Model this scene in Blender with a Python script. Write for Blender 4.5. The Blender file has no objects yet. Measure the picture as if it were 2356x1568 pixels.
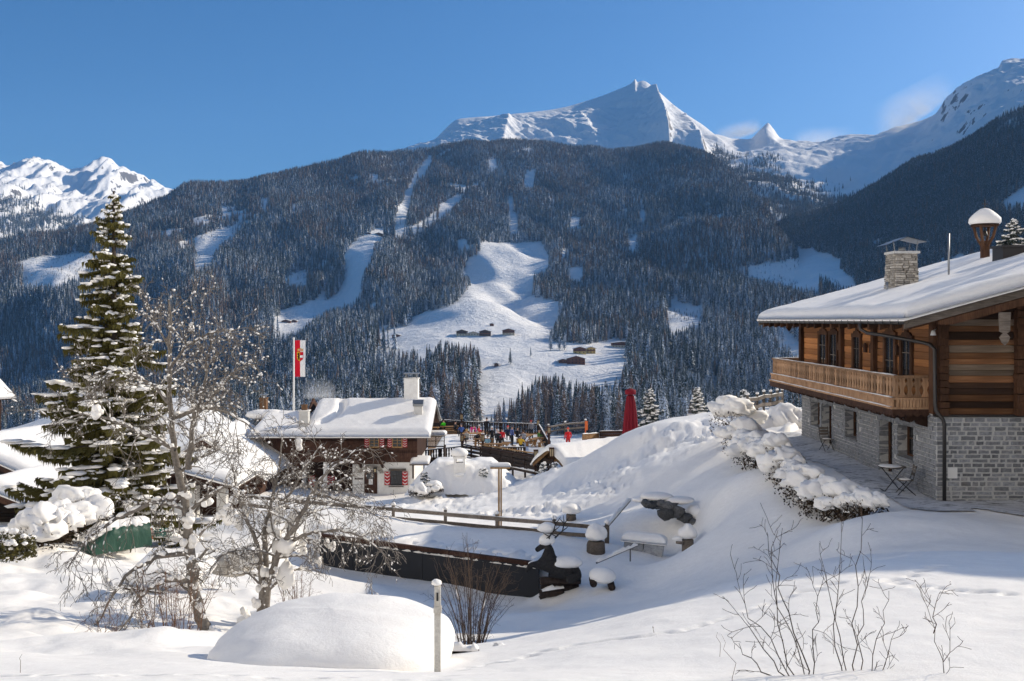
import bpy, bmesh, math, random
import numpy as np
from mathutils import Vector, Matrix
R = math.radians
rnd = random.Random(7)
nrg = np.random.default_rng(11)
SC = bpy.context.scene
COL = SC.collection
# ---------------------------------------------------------------- camera
# world: camera at the origin, +Y into the picture, metres. FP/CX/HY: focal length, centre and horizon of a 2356-wide frame.
FP, CX, HY = 2290.0, 1178.0, 738.0
cam = bpy.data.cameras.new('camera'); co = bpy.data.objects.new('camera', cam); COL.objects.link(co)
co.location = (0, 0, 0); co.rotation_euler = (R(90), 0, 0)
cam.sensor_width = 36; cam.lens = 35; cam.shift_y = -46/2356; cam.clip_start = .1; cam.clip_end = 30000
SC.camera = co
# ---------------------------------------------------------------- light
SUN_AZ, SUN_EL = 30.0, 26.0          # degrees forward of the camera's right-hand side, above the horizon
sd = Vector((math.cos(R(SUN_EL))*math.cos(R(SUN_AZ)), math.cos(R(SUN_EL))*math.sin(R(SUN_AZ)), math.sin(R(SUN_EL))))
wd = bpy.data.worlds.new('World'); SC.world = wd; wd.use_nodes = True
wn = wd.node_tree.nodes; wl = wd.node_tree.links
sky = wn.new('ShaderNodeTexSky'); sky.sky_type = 'NISHITA'; sky.sun_disc = False
sky.sun_elevation = R(SUN_EL); sky.sun_rotation = R(90-SUN_AZ); sky.altitude = 300; sky.air_density = 0.9; sky.dust_density = 1.7; sky.ozone_density = 10
whs = wn.new('ShaderNodeHueSaturation'); whs.inputs['Hue'].default_value = .493; whs.inputs['Saturation'].default_value = 1.06; wl.new(sky.outputs[0], whs.inputs['Color']); wl.new(whs.outputs[0], wn['Background'].inputs[0]); wn['Background'].inputs[1].default_value = 0.073
sl = bpy.data.lights.new('sun', 'SUN'); so = bpy.data.objects.new('sun', sl); COL.objects.link(so)
sl.energy = 3.1; sl.angle = R(.5); sl.color = (1, .90, .74); so.rotation_euler = sd.to_track_quat('Z', 'Y').to_euler()
SC.view_settings.view_transform = 'Standard'; SC.view_settings.look = 'None'; SC.view_settings.gamma = 1
SC.view_settings.exposure = 0.75
SC.cycles.use_denoising = True; SC.cycles.max_bounces = 4; SC.cycles.diffuse_bounces = 3; SC.cycles.glossy_bounces = 2
SC.cycles.transparent_max_bounces = 6; SC.cycles.volume_bounces = 1; SC.cycles.use_adaptive_sampling = True; SC.cycles.adaptive_threshold = 0.015
SC.cycles.caustics_reflective = False; SC.cycles.caustics_refractive = False

# ---------------------------------------------------------------- helpers
def W(x, y, d): return Vector(((x-CX)/FP*d, d, (HY-y)/FP*d))
def fbm(x, y, seed=0, oct=4, lac=2.03, gain=.5):
    """value noise, numpy, about -1..1"""
    x = np.asarray(x, float); y = np.asarray(y, float); out = np.zeros(np.broadcast(x, y).shape); a = 1.; tot = 0
    for o in range(oct):
        xi = np.floor(x).astype(np.int64); yi = np.floor(y).astype(np.int64); fx = x-xi; fy = y-yi
        fx = fx*fx*fx*(fx*(fx*6-15)+10); fy = fy*fy*fy*(fy*(fy*6-15)+10)
        def h(i, j):
            n = (i*374761393 + j*668265263 + (seed+o)*974634777) & 0xffffffff
            n = ((n ^ (n >> 13))*1274126177) & 0xffffffff
            n = ((n ^ (n >> 16))*2246822519) & 0xffffffff
            return ((n ^ (n >> 15)) & 0xffff)/32767.5-1
        v = (h(xi, yi)*(1-fx)+h(xi+1, yi)*fx)*(1-fy)+(h(xi, yi+1)*(1-fx)+h(xi+1, yi+1)*fx)*fy
        out += a*v; tot += a; a *= gain; x = x*lac+17.3; y = y*lac-9.1
    return out/tot
def smooth(a, b, x):
    t = np.clip((np.asarray(x, float)-a)/(b-a), 0, 1); return t*t*(3-2*t)
def inpoly(px, py, poly):
    px = np.asarray(px); py = np.asarray(py); c = np.zeros(px.shape, bool); n = len(poly); j = n-1
    for i in range(n):
        xi, yi = poly[i]; xj, yj = poly[j]
        if yi != yj: c ^= ((yi > py) != (yj > py)) & (px < (xj-xi)*(py-yi)/(yj-yi)+xi)
        j = i
    return c
def tagit(o, label=None, cat=None, group=None, kind=None):
    if label: o['label'] = label
    if cat: o['category'] = cat
    if group: o['group'] = group
    if kind: o['kind'] = kind
    return o
def empty(name, loc=(0, 0, 0), rz=0, label=None, cat=None, group=None):
    o = bpy.data.objects.new(name, None); COL.objects.link(o); o.location = loc; o.rotation_euler = (0, 0, rz); o.empty_display_size = .1
    return tagit(o, label, cat, group)
def link(name, me, mats, parent=None, loc=None, rz=0):
    o = bpy.data.objects.new(name, me); COL.objects.link(o)
    if mats is not None and not me.materials:
        for m in (mats if isinstance(mats, (list, tuple)) else [mats]): me.materials.append(m)
    if parent: o.parent = parent
    if loc is not None: o.location = loc
    if rz: o.rotation_euler = (0, 0, rz)
    return o
def meshnp(name, verts, faces, smooth_=False, mi=None):
    me = bpy.data.meshes.new(name); me.from_pydata([tuple(v) for v in verts] if not isinstance(verts, np.ndarray) else verts.tolist(), [], faces if isinstance(faces, list) else faces.tolist())
    if smooth_: me.polygons.foreach_set('use_smooth', [True]*len(me.polygons))
    if mi is not None: me.polygons.foreach_set('material_index', mi)
    me.update(); return me
def copytree(o, parent=None, **kw):
    c = o.copy(); COL.objects.link(c); c.parent = parent
    for ch in list(o.children): copytree(ch, c)
    for k, v in kw.items(): c[k] = v
    return c
class MB:
    """collects boxes, bars, tubes, lathes, prisms and lumps into one mesh"""
    def __init__(s): s.v = []; s.f = []; s.m = []; s.sm = []
    def add(s, vs, fs, m=0, sm=False):
        b = len(s.v); s.v += [tuple(v) for v in vs]; s.f += [tuple(i+b for i in f) for f in fs]; s.m += [m]*len(fs); s.sm += [sm]*len(fs); return s
    def box(s, a, b, m=0, j=0, M=None):
        x0, y0, z0 = a; x1, y1, z1 = b
        vs = [(x0, y0, z0), (x1, y0, z0), (x1, y1, z0), (x0, y1, z0), (x0, y0, z1), (x1, y0, z1), (x1, y1, z1), (x0, y1, z1)]
        if j: vs = [(x+rnd.uniform(-j, j), y+rnd.uniform(-j, j), z+rnd.uniform(-j, j)) for x, y, z in vs]
        if M is not None: vs = [M @ Vector(v) for v in vs]
        return s.add(vs, [(3, 2, 1, 0), (4, 5, 6, 7), (0, 1, 5, 4), (1, 2, 6, 5), (2, 3, 7, 6), (3, 0, 4, 7)], m)
    def bar(s, p, q, w, h=None, m=0, up=(0, 0, 1)):
        p = Vector(p); q = Vector(q); h = h or w; d = (q-p)
        if d.length < 1e-6: return s
        d.normalize(); u = Vector(up)
        if abs(d.dot(u)) > .98: u = Vector((0, 1, 0))
        a = d.cross(u).normalized()*w/2; b = a.cross(d).normalized()*h/2
        vs = [p-a-b, p+a-b, p+a+b, p-a+b, q-a-b, q+a-b, q+a+b, q-a+b]
        return s.add(vs, [(0, 1, 2, 3), (7, 6, 5, 4), (1, 0, 4, 5), (2, 1, 5, 6), (3, 2, 6, 7), (0, 3, 7, 4)], m)
    def tube(s, pts, rads, n=8, m=0, sm=True, cap=True):
        pts = [Vector(p) for p in pts]
        if not isinstance(rads, (list, tuple)): rads = [rads]*len(pts)
        vs = []; fs = []; prev = None
        for i, p in enumerate(pts):
            t = (pts[min(i+1, len(pts)-1)]-pts[max(i-1, 0)])
            t = t.normalized() if t.length > 1e-9 else Vector((0, 0, 1))
            if prev is None:
                u = Vector((0, 0, 1)) if abs(t.z) < .9 else Vector((1, 0, 0))
                a = t.cross(u).normalized()
            else: a = (prev-t*prev.dot(t)).normalized()
            prev = a; b = t.cross(a)
            for k in range(n):
                an = 2*math.pi*k/n; vs.append(p+(a*math.cos(an)+b*math.sin(an))*rads[i])
        for i in range(len(pts)-1):
            for k in range(n): fs.append((i*n+k, i*n+(k+1) % n, (i+1)*n+(k+1) % n, (i+1)*n+k))
        if cap: fs.append(tuple(range(n-1, -1, -1))); fs.append(tuple((len(pts)-1)*n+k for k in range(n)))
        return s.add(vs, fs, m, sm)
    def lathe(s, prof, c=(0, 0, 0), n=16, m=0, sm=True, jit=0, sx=1, sy=1):
        vs = []; fs = []; k = len(prof)
        for (r, z) in prof:
            for i in range(n):
                a = 2*math.pi*i/n; q = r*(1+(rnd.uniform(-jit, jit) if jit else 0)); vs.append((c[0]+q*math.cos(a)*sx, c[1]+q*math.sin(a)*sy, c[2]+z))
        for j in range(k-1):
            for i in range(n): fs.append((j*n+i, j*n+(i+1) % n, (j+1)*n+(i+1) % n, (j+1)*n+i))
        fs.append(tuple(range(n-1, -1, -1))); fs.append(tuple((k-1)*n+i for i in range(n)))
        return s.add(vs, fs, m, sm)
    def prism(s, poly, a, b, axis='y', m=0):
        """poly in the plane normal to axis, extruded a..b (x: (y,z), y: (x,z), z: (x,y))"""
        f = {'x': lambda p, t: (t, p[0], p[1]), 'y': lambda p, t: (p[0], t, p[1]), 'z': lambda p, t: (p[0], p[1], t)}[axis]
        n = len(poly); vs = [f(p, a) for p in poly]+[f(p, b) for p in poly]
        fs = [tuple(range(n)), tuple(range(2*n-1, n-1, -1))]+[(i, (i+n), (i+1) % n+n, (i+1) % n) for i in range(n)]
        return s.add(vs, fs, m)
    def lump(s, c, r, m=0, sub=2, amp=.18, fr=1.3, seed=0, flat=0.0):
        """snow lump: noisy ellipsoid, r = (rx,ry,rz); flat cuts its belly"""
        bm = bmesh.new(); bmesh.ops.create_icosphere(bm, subdivisions=sub, radius=1)
        A = np.array([v.co[:] for v in bm.verts]); F = [tuple(v.index for v in f.verts) for f in bm.faces]; bm.free()
        d = 1+amp*fbm(A[:, 0]*fr+seed*3.7+A[:, 2]*.9, A[:, 1]*fr-A[:, 2]*1.1+seed*1.3, seed=seed, oct=3)
        A = A*d[:, None]
        if flat: A[:, 2] = np.where(A[:, 2] < 0, A[:, 2]*(1-flat), A[:, 2])
        A = A*np.array(r)+np.array(c)
        return s.add(A.tolist(), F, m, True)
    def mesh(s, name):
        me = bpy.data.meshes.new(name); me.from_pydata(s.v, [], s.f); me.polygons.foreach_set('material_index', s.m); me.polygons.foreach_set('use_smooth', s.sm)
        me.update(); return me
    def build(s, name, mats, parent=None, loc=None, rz=0, fix=True):
        me = s.mesh(name)
        if fix:
            bm = bmesh.new(); bm.from_mesh(me); bmesh.ops.recalc_face_normals(bm, faces=bm.faces); bm.to_mesh(me); bm.free()
        return link(name, me, mats, parent, loc, rz)

# ---------------------------------------------------------------- materials
def mat(name, base=(.5, .5, .5), rough=.8, spec=.3, metal=0):
    m = bpy.data.materials.new(name); m.use_nodes = True; b = m.node_tree.nodes['Principled BSDF']
    b.inputs['Base Color'].default_value = (*base, 1); b.inputs['Roughness'].default_value = rough
    b.inputs['Specular IOR Level'].default_value = spec; b.inputs['Metallic'].default_value = metal
    return m
class NT:
    def __init__(s, m): s.m = m; s.t = m.node_tree; s.n = s.t.nodes; s.l = s.t.links; s.b = s.n['Principled BSDF']
    def node(s, t, **kw):
        n = s.n.new('ShaderNode'+t)
        for k, v in kw.items():
            if k in n.inputs: n.inputs[k].default_value = v
            else: setattr(n, k, v)
        return n
    def to(s, o, i): s.l.new(o, i)
    def coord(s, k='Object', scale=(1, 1, 1)):
        tc = s.node('TexCoord'); mp = s.node('Mapping'); mp.inputs['Scale'].default_value = scale; s.to(tc.outputs[k], mp.inputs[0]); return mp.outputs[0]
    def pos(s, scale=(1, 1, 1)):
        g = s.node('NewGeometry'); mp = s.node('Mapping'); mp.inputs['Scale'].default_value = scale; s.to(g.outputs['Position'], mp.inputs[0]); return mp.outputs[0]
    def noise(s, v, sc, det=4, rough=.55, dist=0):
        n = s.node('TexNoise'); n.inputs['Scale'].default_value = sc; n.inputs['Detail'].default_value = det; n.inputs['Roughness'].default_value = rough; n.inputs['Distortion'].default_value = dist
        if v is not None: s.to(v, n.inputs['Vector'])
        return n.outputs['Fac']
    def ramp(s, f, stops):
        r = s.node('ValToRGB'); e = r.color_ramp.elements
        while len(e) < len(stops): e.new(.5)
        for i, (p, c) in enumerate(stops): e[i].position = p; e[i].color = (*c, 1) if len(c) == 3 else c
        s.to(f, r.inputs[0]); return r.outputs['Color']
    def mix(s, f, a, b, t='MIX'):
        n = s.node('MixRGB', blend_type=t)
        for k, v in ((0, f), (1, a), (2, b)):
            if isinstance(v, (int, float)): n.inputs[k].default_value = v
            elif isinstance(v, tuple): n.inputs[k].default_value = (*v, 1)
            else: s.to(v, n.inputs[k])
        return n.outputs[0]
    def math(s, op, a, b=0.):
        n = s.node('Math', operation=op)
        for k, v in ((0, a), (1, b)):
            if isinstance(v, (int, float)): n.inputs[k].default_value = v
            else: s.to(v, n.inputs[k])
        return n.outputs[0]
    def bump(s, h, st=.4, dist=.02, nrm=None):
        n = s.node('Bump'); n.inputs['Strength'].default_value = st; n.inputs['Distance'].default_value = dist; s.to(h, n.inputs['Height'])
        if nrm is not None: s.to(nrm, n.inputs['Normal'])
        s.to(n.outputs[0], s.b.inputs['Normal']); return n.outputs[0]
    def nz(s):
        g = s.node('NewGeometry'); x = s.node('SeparateXYZ'); s.to(g.outputs['Normal'], x.inputs[0]); return x.outputs[2]
    def rand(s): return s.node('ObjectInfo').outputs['Random']
    def base(s, c): s.to(c, s.b.inputs['Base Color'])
MT = {}
def m_snow(name='snow', fine=38., amp=.012, base=(.95, .91, .855)):
    m = mat(name, base, .65, .25); t = NT(m); v = t.pos()
    a = t.noise(v, fine, 8, .72); b = t.noise(v, 5.5, 4, .55)
    h = t.math('ADD', t.math('MULTIPLY', a, .55), b); t.bump(h, .5, amp*2.4)
    t.base(t.ramp(b, [(.3, tuple(c*.97 for c in base)), (.7, tuple(min(.97, c*1.03) for c in base))]))
    return m
MT['snow'] = m_snow()
def m_wood(name, c1, c2, c3=None, sc=(1, 1, 1), rough=.85, streak=(2, 2, 30), grain=.5, snowy=0, var=(.6, .8)):
    """weathered timber, grain runs along the axis with the smallest streak value; every object gets its own tone"""
    m = mat(name, c1, rough, .15); t = NT(m); v = t.coord('Object', streak)
    g = t.noise(v, 3.2, 7, .65, .4); big = t.noise(t.coord('Object', sc), 1.7, 4, .6)
    c = t.ramp(g, [(.25, c2), (.52, c1), (.8, c3 or tuple(min(1, x*1.35) for x in c1))])
    c = t.mix(t.ramp(big, [(.35, (0, 0, 0)), (.72, (1, 1, 1))]), c, t.mix(.6, c, c2))
    hs = t.node('HueSaturation'); t.to(c, hs.inputs['Color']); t.to(t.math('ADD', t.math('MULTIPLY', t.rand(), var[1]), var[0]), hs.inputs['Value'])
    c = hs.outputs[0]
    if snowy:
        f = t.math('MULTIPLY', t.ramp(t.nz(), [(.55, (0, 0, 0)), (.8, (1, 1, 1))]), t.ramp(t.noise(t.pos(), 6, 4), [(.4, (0, 0, 0)), (.5, (1, 1, 1))])); c = t.mix(f, c, (.85, .87, .9))
    t.base(c); t.bump(g, grain, .01); return m
# ================================================================ far landscape
def pchip(x, y, xq):
    x = np.asarray(x, float); y = np.asarray(y, float); h = np.diff(x); dl = np.diff(y)/h; n = len(x); m = np.zeros(n)
    for i in range(1, n-1):
        if dl[i-1]*dl[i] > 0:
            w1 = 2*h[i]+h[i-1]; w2 = h[i]+2*h[i-1]; m[i] = (w1+w2)/(w1/dl[i-1]+w2/dl[i])
    m[0] = dl[0]; m[-1] = dl[-1]
    k = np.clip(np.searchsorted(x, xq)-1, 0, n-2); t = (xq-x[k])/h[k]
    return (2*t**3-3*t*t+1)*y[k]+(t**3-2*t*t+t)*h[k]*m[k]+(-2*t**3+3*t*t)*y[k+1]+(t**3-t*t)*h[k]*m[k+1]
class Sheet:
    """terrain given as height profiles along bearings: rows = [[(x, y, dist) ...] ...] near to far, all in world metres once built"""
    def __init__(s, rows, x0, x1, nx, nv, rough, seed):
        xs = np.linspace(x0, x1, nx); s.xs = xs; K = len(rows)
        Y = np.array([pchip([p[0] for p in r], [p[1] for p in r], xs) if len(r) > 2 else np.interp(xs, [p[0] for p in r], [p[1] for p in r]) for r in rows])
        D = np.array([np.interp(xs, [p[0] for p in r], [p[2] for p in r]) for r in rows])
        for k in range(1, K): D[k] = np.maximum(D[k], D[k-1]*1.01)
        Z = (HY-Y)/FP*D; nv = [nv]*(K-1) if isinstance(nv, int) else nv
        t = np.concatenate([np.linspace(k, k+1, nv[k], endpoint=False) for k in range(K-1)]+[[K-1]])
        G = np.zeros((len(t), nx, 3))
        for i in range(nx):
            d = np.interp(t, range(K), D[:, i]); G[:, i, 1] = d; G[:, i, 0] = (xs[i]-CX)/FP*d; G[:, i, 2] = pchip(D[:, i], Z[:, i], d)
        G[:, :, 2] += rough(G[:, :, 0], G[:, :, 1], t[:, None], xs[None, :], seed)
        s.G = G
    def build(s, name, m, label=None):
        nv, nx = s.G.shape[:2]; i = np.arange(nv*nx).reshape(nv, nx)
        f = np.stack([i[:-1, :-1], i[:-1, 1:], i[1:, 1:], i[1:, :-1]], -1).reshape(-1, 4)
        o = link(name, meshnp(name, s.G.reshape(-1, 3), f, True), m); o['kind'] = 'structure'; return o
    def scatter(s, n, dens=None):
        """n random ground points by true area -> (pts, px, py)"""
        G = s.G; a = np.linalg.norm(np.cross(G[1:, :-1]-G[:-1, :-1], G[:-1, 1:]-G[:-1, :-1]), axis=2)
        w = a*dens(G[:-1, :-1]) if dens else a
        c = np.cumsum(w.ravel()); k = np.searchsorted(c, nrg.random(n)*c[-1]); i, j = np.unravel_index(np.clip(k, 0, a.size-1), a.shape)
        u = nrg.random((n, 1)); v = nrg.random((n, 1))
        P = (G[i, j]*(1-u)+G[i, j+1]*u)*(1-v)+(G[i+1, j]*(1-u)+G[i+1, j+1]*u)*v
        return P, CX+P[:, 0]/P[:, 1]*FP, HY-P[:, 2]/P[:, 1]*FP
def z2(*p): return [(588.9+x/3.328, 294.5+y/3.328) for x, y in p]
def z3(*p): return [(1177.9+x/3.328, 294.5+y/3.328) for x, y in p]
def z1(*p): return [(x/3.328, 294.5+y/3.328) for x, y in p]
def z6(*p): return [(1177.9+x/3.333, 677.3+y/3.333) for x, y in p]
def z7(*p): return [(647.8+x/4., 677.3+y/4.) for x, y in p]
# ---- the wooded hill across the valley
def hill_rough(x, y, t, xs, seed):
    a = smooth(.5, 2.5, t)*(1-smooth(6.5, 8, t)*.6)
    return a*(fbm(x/260., y/300., seed, 4)*20*(.5+.5*smooth(900, 1500, y))+fbm(x/60., y/60., seed+5, 3)*4.0+(np.abs(fbm(x/210.+y/900.+3, y/620., seed+9, 3))-.25)*95*smooth(1050, 1700, y))
CXs = [-420, 0, 200, 420, 600, 800, 1000, 1180, 1400, 1550, 1650, 1750, 1850, 1960, 2120, 2500]
def row(ys, ds): return list(zip(CXs, ys, ds))
hill = Sheet([
    row([1185]*16, [128]*16),
    row([1010, 985, 930, 915, 1010, 1090, 1100, 1100, 1100, 1080, 1080, 1080, 1080, 1080, 1080, 1080], [300]*16),
    row([1080, 1070, 1060, 1045, 1040, 1040, 1040, 1040, 1040, 1040, 1040, 1040, 1040, 1040, 1040, 1050], [520, 520, 520, 530, 540, 560, 560, 560, 530, 520, 520, 510, 500, 490, 480, 470]),
    row([960, 960, 960, 955, 945, 935, 930, 930, 925, 945, 955, 955, 945, 950, 960, 990], [1050, 1050, 1050, 1000, 920, 840, 760, 750, 760, 760, 790, 780, 760, 740, 720, 700]),
    row([905, 885, 870, 860, 845, 820, 806, 806, 812, 840, 860, 855, 860, 880, 905, 960], [1400, 1400, 1360, 1290, 1180, 1080, 1010, 1000, 985, 960, 970, 960, 920, 880, 850, 800]),
    row([830, 760, 745, 765, 772, 768, 762, 762, 772, 770, 775, 770, 780, 820, 860, 930], [1650, 1650, 1600, 1450, 1350, 1290, 1260, 1250, 1230, 1140, 1130, 1110, 1060, 1000, 960, 900]),
    row([790, 690, 665, 680, 690, 690, 690, 695, 700, 690, 680, 680, 700, 765, 825, 915], [1780, 1830, 1820, 1700, 1600, 1560, 1550, 1530, 1470, 1420, 1400, 1370, 1300, 1130, 1040, 950]),
    row([755, 625, 590, 580, 570, 560, 550, 552, 560, 560, 545, 560, 640, 725, 800, 905], [1900, 2050, 2070, 2080, 2060, 2080, 2150, 2150, 2090, 2000, 1960, 1800, 1550, 1260, 1120, 1000]),
    row([735, 590, 552, 500, 480, 455, 445, 450, 460, 450, 455, 512, 618, 708, 788, 900], [2000, 2180, 2240, 2350, 2500, 2600, 2700, 2700, 2650, 2500, 2380, 2080, 1700, 1330, 1170, 1030]),
    [(-420, 725, 2060), (0, 563, 2300), (100, 550, 2350), (204, 526, 2450), (372, 466, 2700), (427, 445, 2780), (556, 424, 2900), (707, 392, 3050), (800, 380, 3150), (859, 366, 3200), (934, 356, 3250), (1024, 346, 3300), (1145, 336, 3300), (1193, 330, 3300), (1262, 338, 3300), (1328, 350, 3300), (1448, 352, 3300), (1526, 342, 3250), (1560, 350, 3150), (1628, 370, 2950), (1698, 424, 2700), (1749, 485, 2300), (1800, 555, 2000), (1850, 607, 1800), (1960, 700, 1400), (2120, 780, 1220), (2500, 896, 1060)],
    [(-420, 760, 2500), (0, 600, 2900), (400, 520, 3300), (800, 440, 3800), (1200, 400, 3900), (1526, 420, 3800), (1698, 500, 3100), (1800, 640, 2400), (1960, 800, 1800), (2500, 1000, 1400)],
], -420, 2500, 420, [14, 14, 20, 30, 26, 26, 36, 30, 26, 10], hill_rough, 3)
# ---- the main peak behind it
def rib(x, pts, y, wid):
    return np.interp(y, [p[1] for p in pts], [p[0] for p in pts])
def peak_rough(x, y, t, xs, seed):
    f = smooth(0, .6, t)*(1-smooth(2.9, 3.85, t)*.96)
    n = fbm(x/240., y/240., seed, 5)*30*f+(.45-np.abs(fbm(x/110.+y/260., y/330., seed+2, 5)))*34*f+fbm(x/35., y/45., seed+6, 3)*6*f
    # two ribs that run down from the summit: sharp crests, their eastern side steep
    for (xa, xb, h, w) in ((1478, 1548, 85, 70), (1500, 1640, 75, 90), (1190, 1150, 40, 110), (1290, 1390, 28, 90)):
        c = xa+(xb-xa)*(1-t/4.)**.8*1.05
        u = (xs-c)/w
        n = n+h*f*np.where(u < 0, np.exp(u*1.1), np.exp(-u*5.0))*smooth(.2, 1.2, t)*(1-smooth(2.5, 3.6, t))
    return n
PX = [860, 941, 988, 1058, 1120, 1177, 1233, 1292, 1373, 1422, 1455, 1461, 1466, 1478, 1513, 1548, 1583, 1618, 1653, 1700, 1760, 1900]
PY = [360, 346, 330, 275, 270, 264, 258, 249, 226, 208, 192, 184, 191, 188, 211, 242, 268, 291, 317, 330, 350, 380]
peak = Sheet([
    [(860, 470, 3350), (1178, 450, 3400), (1550, 440, 3400), (1700, 480, 3000), (1900, 540, 2700)],
    [(860, 400, 3650), (1178, 360, 3700), (1400, 350, 3700), (1550, 340, 3700), (1700, 420, 3450), (1900, 500, 3000)],
    [(860, 385, 3900), (1000, 345, 3900), (1178, 312, 4000), (1400, 305, 4100), (1500, 290, 4150), (1600, 325, 4050), (1700, 375, 3900), (1900, 440, 3600)],
    [(860, 370, 4150), (988, 336, 4150), (1100, 290, 4200), (1233, 282, 4350), (1400, 258, 4500), (1480, 235, 4550), (1560, 280, 4450), (1653, 335, 4300), (1760, 370, 4200), (1900, 400, 4100)],
    [(a, b, 4400+max(0, 1-abs(a-1470)/400)*400) for a, b in zip(PX, PY)],
    [(860, 420, 5300), (1178, 330, 5500), (1470, 300, 5800), (1650, 380, 5400), (1900, 440, 5300)],
], 860, 1900, 420, [12, 50, 50, 60, 14], peak_rough, 21)
# ---- the snow bowl and the long crest on the right
def bowl_rough(x, y, t, xs, seed):
    f = smooth(0, .5, t)*(1-smooth(3.3, 4.0, t)*.85)
    r = 1-np.abs(fbm(x/300., y/520., seed, 4))
    return f*((r-.6)*75+fbm(x/80., y/80., seed+3, 4)*10+(.5-np.abs(fbm(x/110., y/210., seed+8, 5)))*48*(.4+.6*smooth(2050, 2250, xs)))
bowl = Sheet([
    [(1560, 640, 1900), (1800, 660, 1900), (1913, 560, 2150), (2100, 520, 2150), (2600, 420, 2000)],
    [(1560, 520, 2500), (1694, 480, 2500), (1800, 500, 2500), (1913, 488, 2550), (2009, 460, 2550), (2159, 400, 2500), (2356, 300, 2400), (2600, 220, 2300)],
    [(1560, 430, 3200), (1694, 420, 3200), (1793, 412, 3200), (1880, 425, 3150), (2009, 410, 3100), (2159, 362, 2950), (2356, 235, 2850), (2600, 160, 2700)],
    [(1560, 370, 3900), (1694, 362, 3900), (1793, 356, 3950), (1877, 353, 4000), (2033, 338, 3950), (2123, 318, 3650), (2200, 272, 3450), (2297, 212, 3350), (2356, 190, 3300), (2600, 130, 3100)],
    [(1560, 320, 4500), (1649, 313, 4500), (1688, 322, 4600), (1724, 325, 4700), (1748, 307, 4750), (1760, 296, 4750), (1766, 292, 4750), (1778, 304, 4750), (1793, 328, 4800), (1817, 341, 5000), (1850, 341, 5100), (1883, 347, 5100), (1934, 335, 5000), (2009, 332, 4900), (2039, 323, 4800), (2084, 302, 4600), (2120, 287, 4450), (2165, 260, 4300), (2174, 242, 4250), (2189, 233, 4200), (2204, 215, 4150), (2240, 194, 4050), (2264, 182, 4000), (2297, 167, 3950), (2306, 152, 3950), (2356, 149, 3900), (2600, 100, 3700)],
    [(1560, 400, 5600), (1760, 380, 5900), (2009, 400, 6000), (2356, 260, 5000), (2600, 200, 4800)],
], 1560, 2600, 400, [14, 40, 50, 60, 12], bowl_rough, 41)
# ---- the dark wooded flank on the right
def flank_rough(x, y, t, xs, seed):
    return smooth(0, .7, t)*(fbm(x/200., y/200., seed, 4)*22+(1-np.abs(fbm(x/90.+y/200., y/500., seed+4, 3)))*14)*(1-smooth(2.6, 3, t)*.6)
flank = Sheet([
    [(1700, 800, 1350), (1850, 790, 1250), (2000, 790, 1150), (2600, 790, 1000)],
    [(1700, 700, 1700), (1850, 660, 1550), (2000, 640, 1450), (2200, 600, 1350), (2356, 560, 1300), (2600, 500, 1250)],
    [(1700, 620, 2000), (1850, 560, 1950), (2000, 510, 1850), (2200, 450, 1700), (2356, 410, 1600), (2600, 360, 1550)],
    [(1700, 580, 2200), (1830, 525, 2250), (1913, 510, 2250), (2009, 466, 2200), (2099, 408, 2120), (2159, 380, 2080), (2234, 338, 2000), (2273, 312, 1960), (2297, 296, 1950), (2356, 268, 1900), (2600, 200, 1800)],
    [(1700, 650, 2450), (1913, 560, 2500), (2356, 300, 2300), (2600, 250, 2200)],
], 1700, 2600, 260, [24, 40, 44, 10], flank_rough, 61)
# ---- the white massif far on the left
def left_rough(x, y, t, xs, seed):
    f = smooth(0, .5, t)*(1-smooth(2.5, 3., t)*.9)
    g = 1-np.abs(fbm(x/330., y/1500., seed, 4)); g2 = 1-np.abs(fbm(x/130., y/700., seed+7, 3))
    return f*((g-.6)*190+(g2-.6)*80+(.5-np.abs(fbm(x/90., y/260., seed+4, 5)))*60)
LX = [-400, -200, 0, 15, 39, 54, 72, 90, 99, 132, 162, 192, 216, 236, 255, 270, 288, 318, 345, 397, 450, 600]
LY = [370, 385, 395, 401, 398, 391, 389, 392, 398, 400, 409, 400, 390, 382, 385, 398, 412, 436, 442, 442, 456, 500]
lmas = Sheet([
    [(-400, 690, 3000), (0, 640, 3000), (300, 640, 3000), (600, 640, 3000)],
    [(-400, 560, 4000), (0, 540, 4000), (150, 560, 4000), (300, 560, 4100), (600, 580, 4200)],
    [(-400, 470, 5000), (0, 440, 5000), (100, 465, 5000), (200, 490, 5000), (260, 470, 5100), (400, 490, 5200), (600, 530, 5200)],
    [(a, b, 6300) for a, b in zip(LX, LY)],
    [(-400, 480, 7200), (600, 560, 7200)],
], -400, 600, 330, [14, 40, 80, 8], left_rough, 81)
def m_alp(name, rockscale, lo, hi, rockc=(.13, .12, .115)):
    """alpine snow with rock where the ground is steep and broken"""
    m = mat(name, (.93, .90, .855), .7, .2); t = NT(m); v = t.pos((.001, .001, .001))
    n = t.noise(v, rockscale, 8, .68); f = t.math('ADD', t.math('MULTIPLY', t.nz(), -1.), t.math('MULTIPLY', n, .9))
    c = t.ramp(t.noise(v, rockscale*4, 5), [(.3, tuple(x*.6 for x in rockc)), (.7, tuple(x*1.5 for x in rockc))])
    t.base(t.mix(t.ramp(f, [(lo, (0, 0, 0)), (hi, (1, 1, 1))]), (.93, .90, .855), c)); t.bump(n, .5, 14); return m
MT['alp'] = m_alp('alpine_snow', 32, -.375, -.31); MT['alpl'] = m_alp('far_snow', 28, -.33, -.26); MT['hillsnow'] = m_alp('hill_snow', 60, .2, .3, (.09, .075, .06))
MT['flank'] = m_alp('flank_snow', 34, -.3, -.22)
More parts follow.
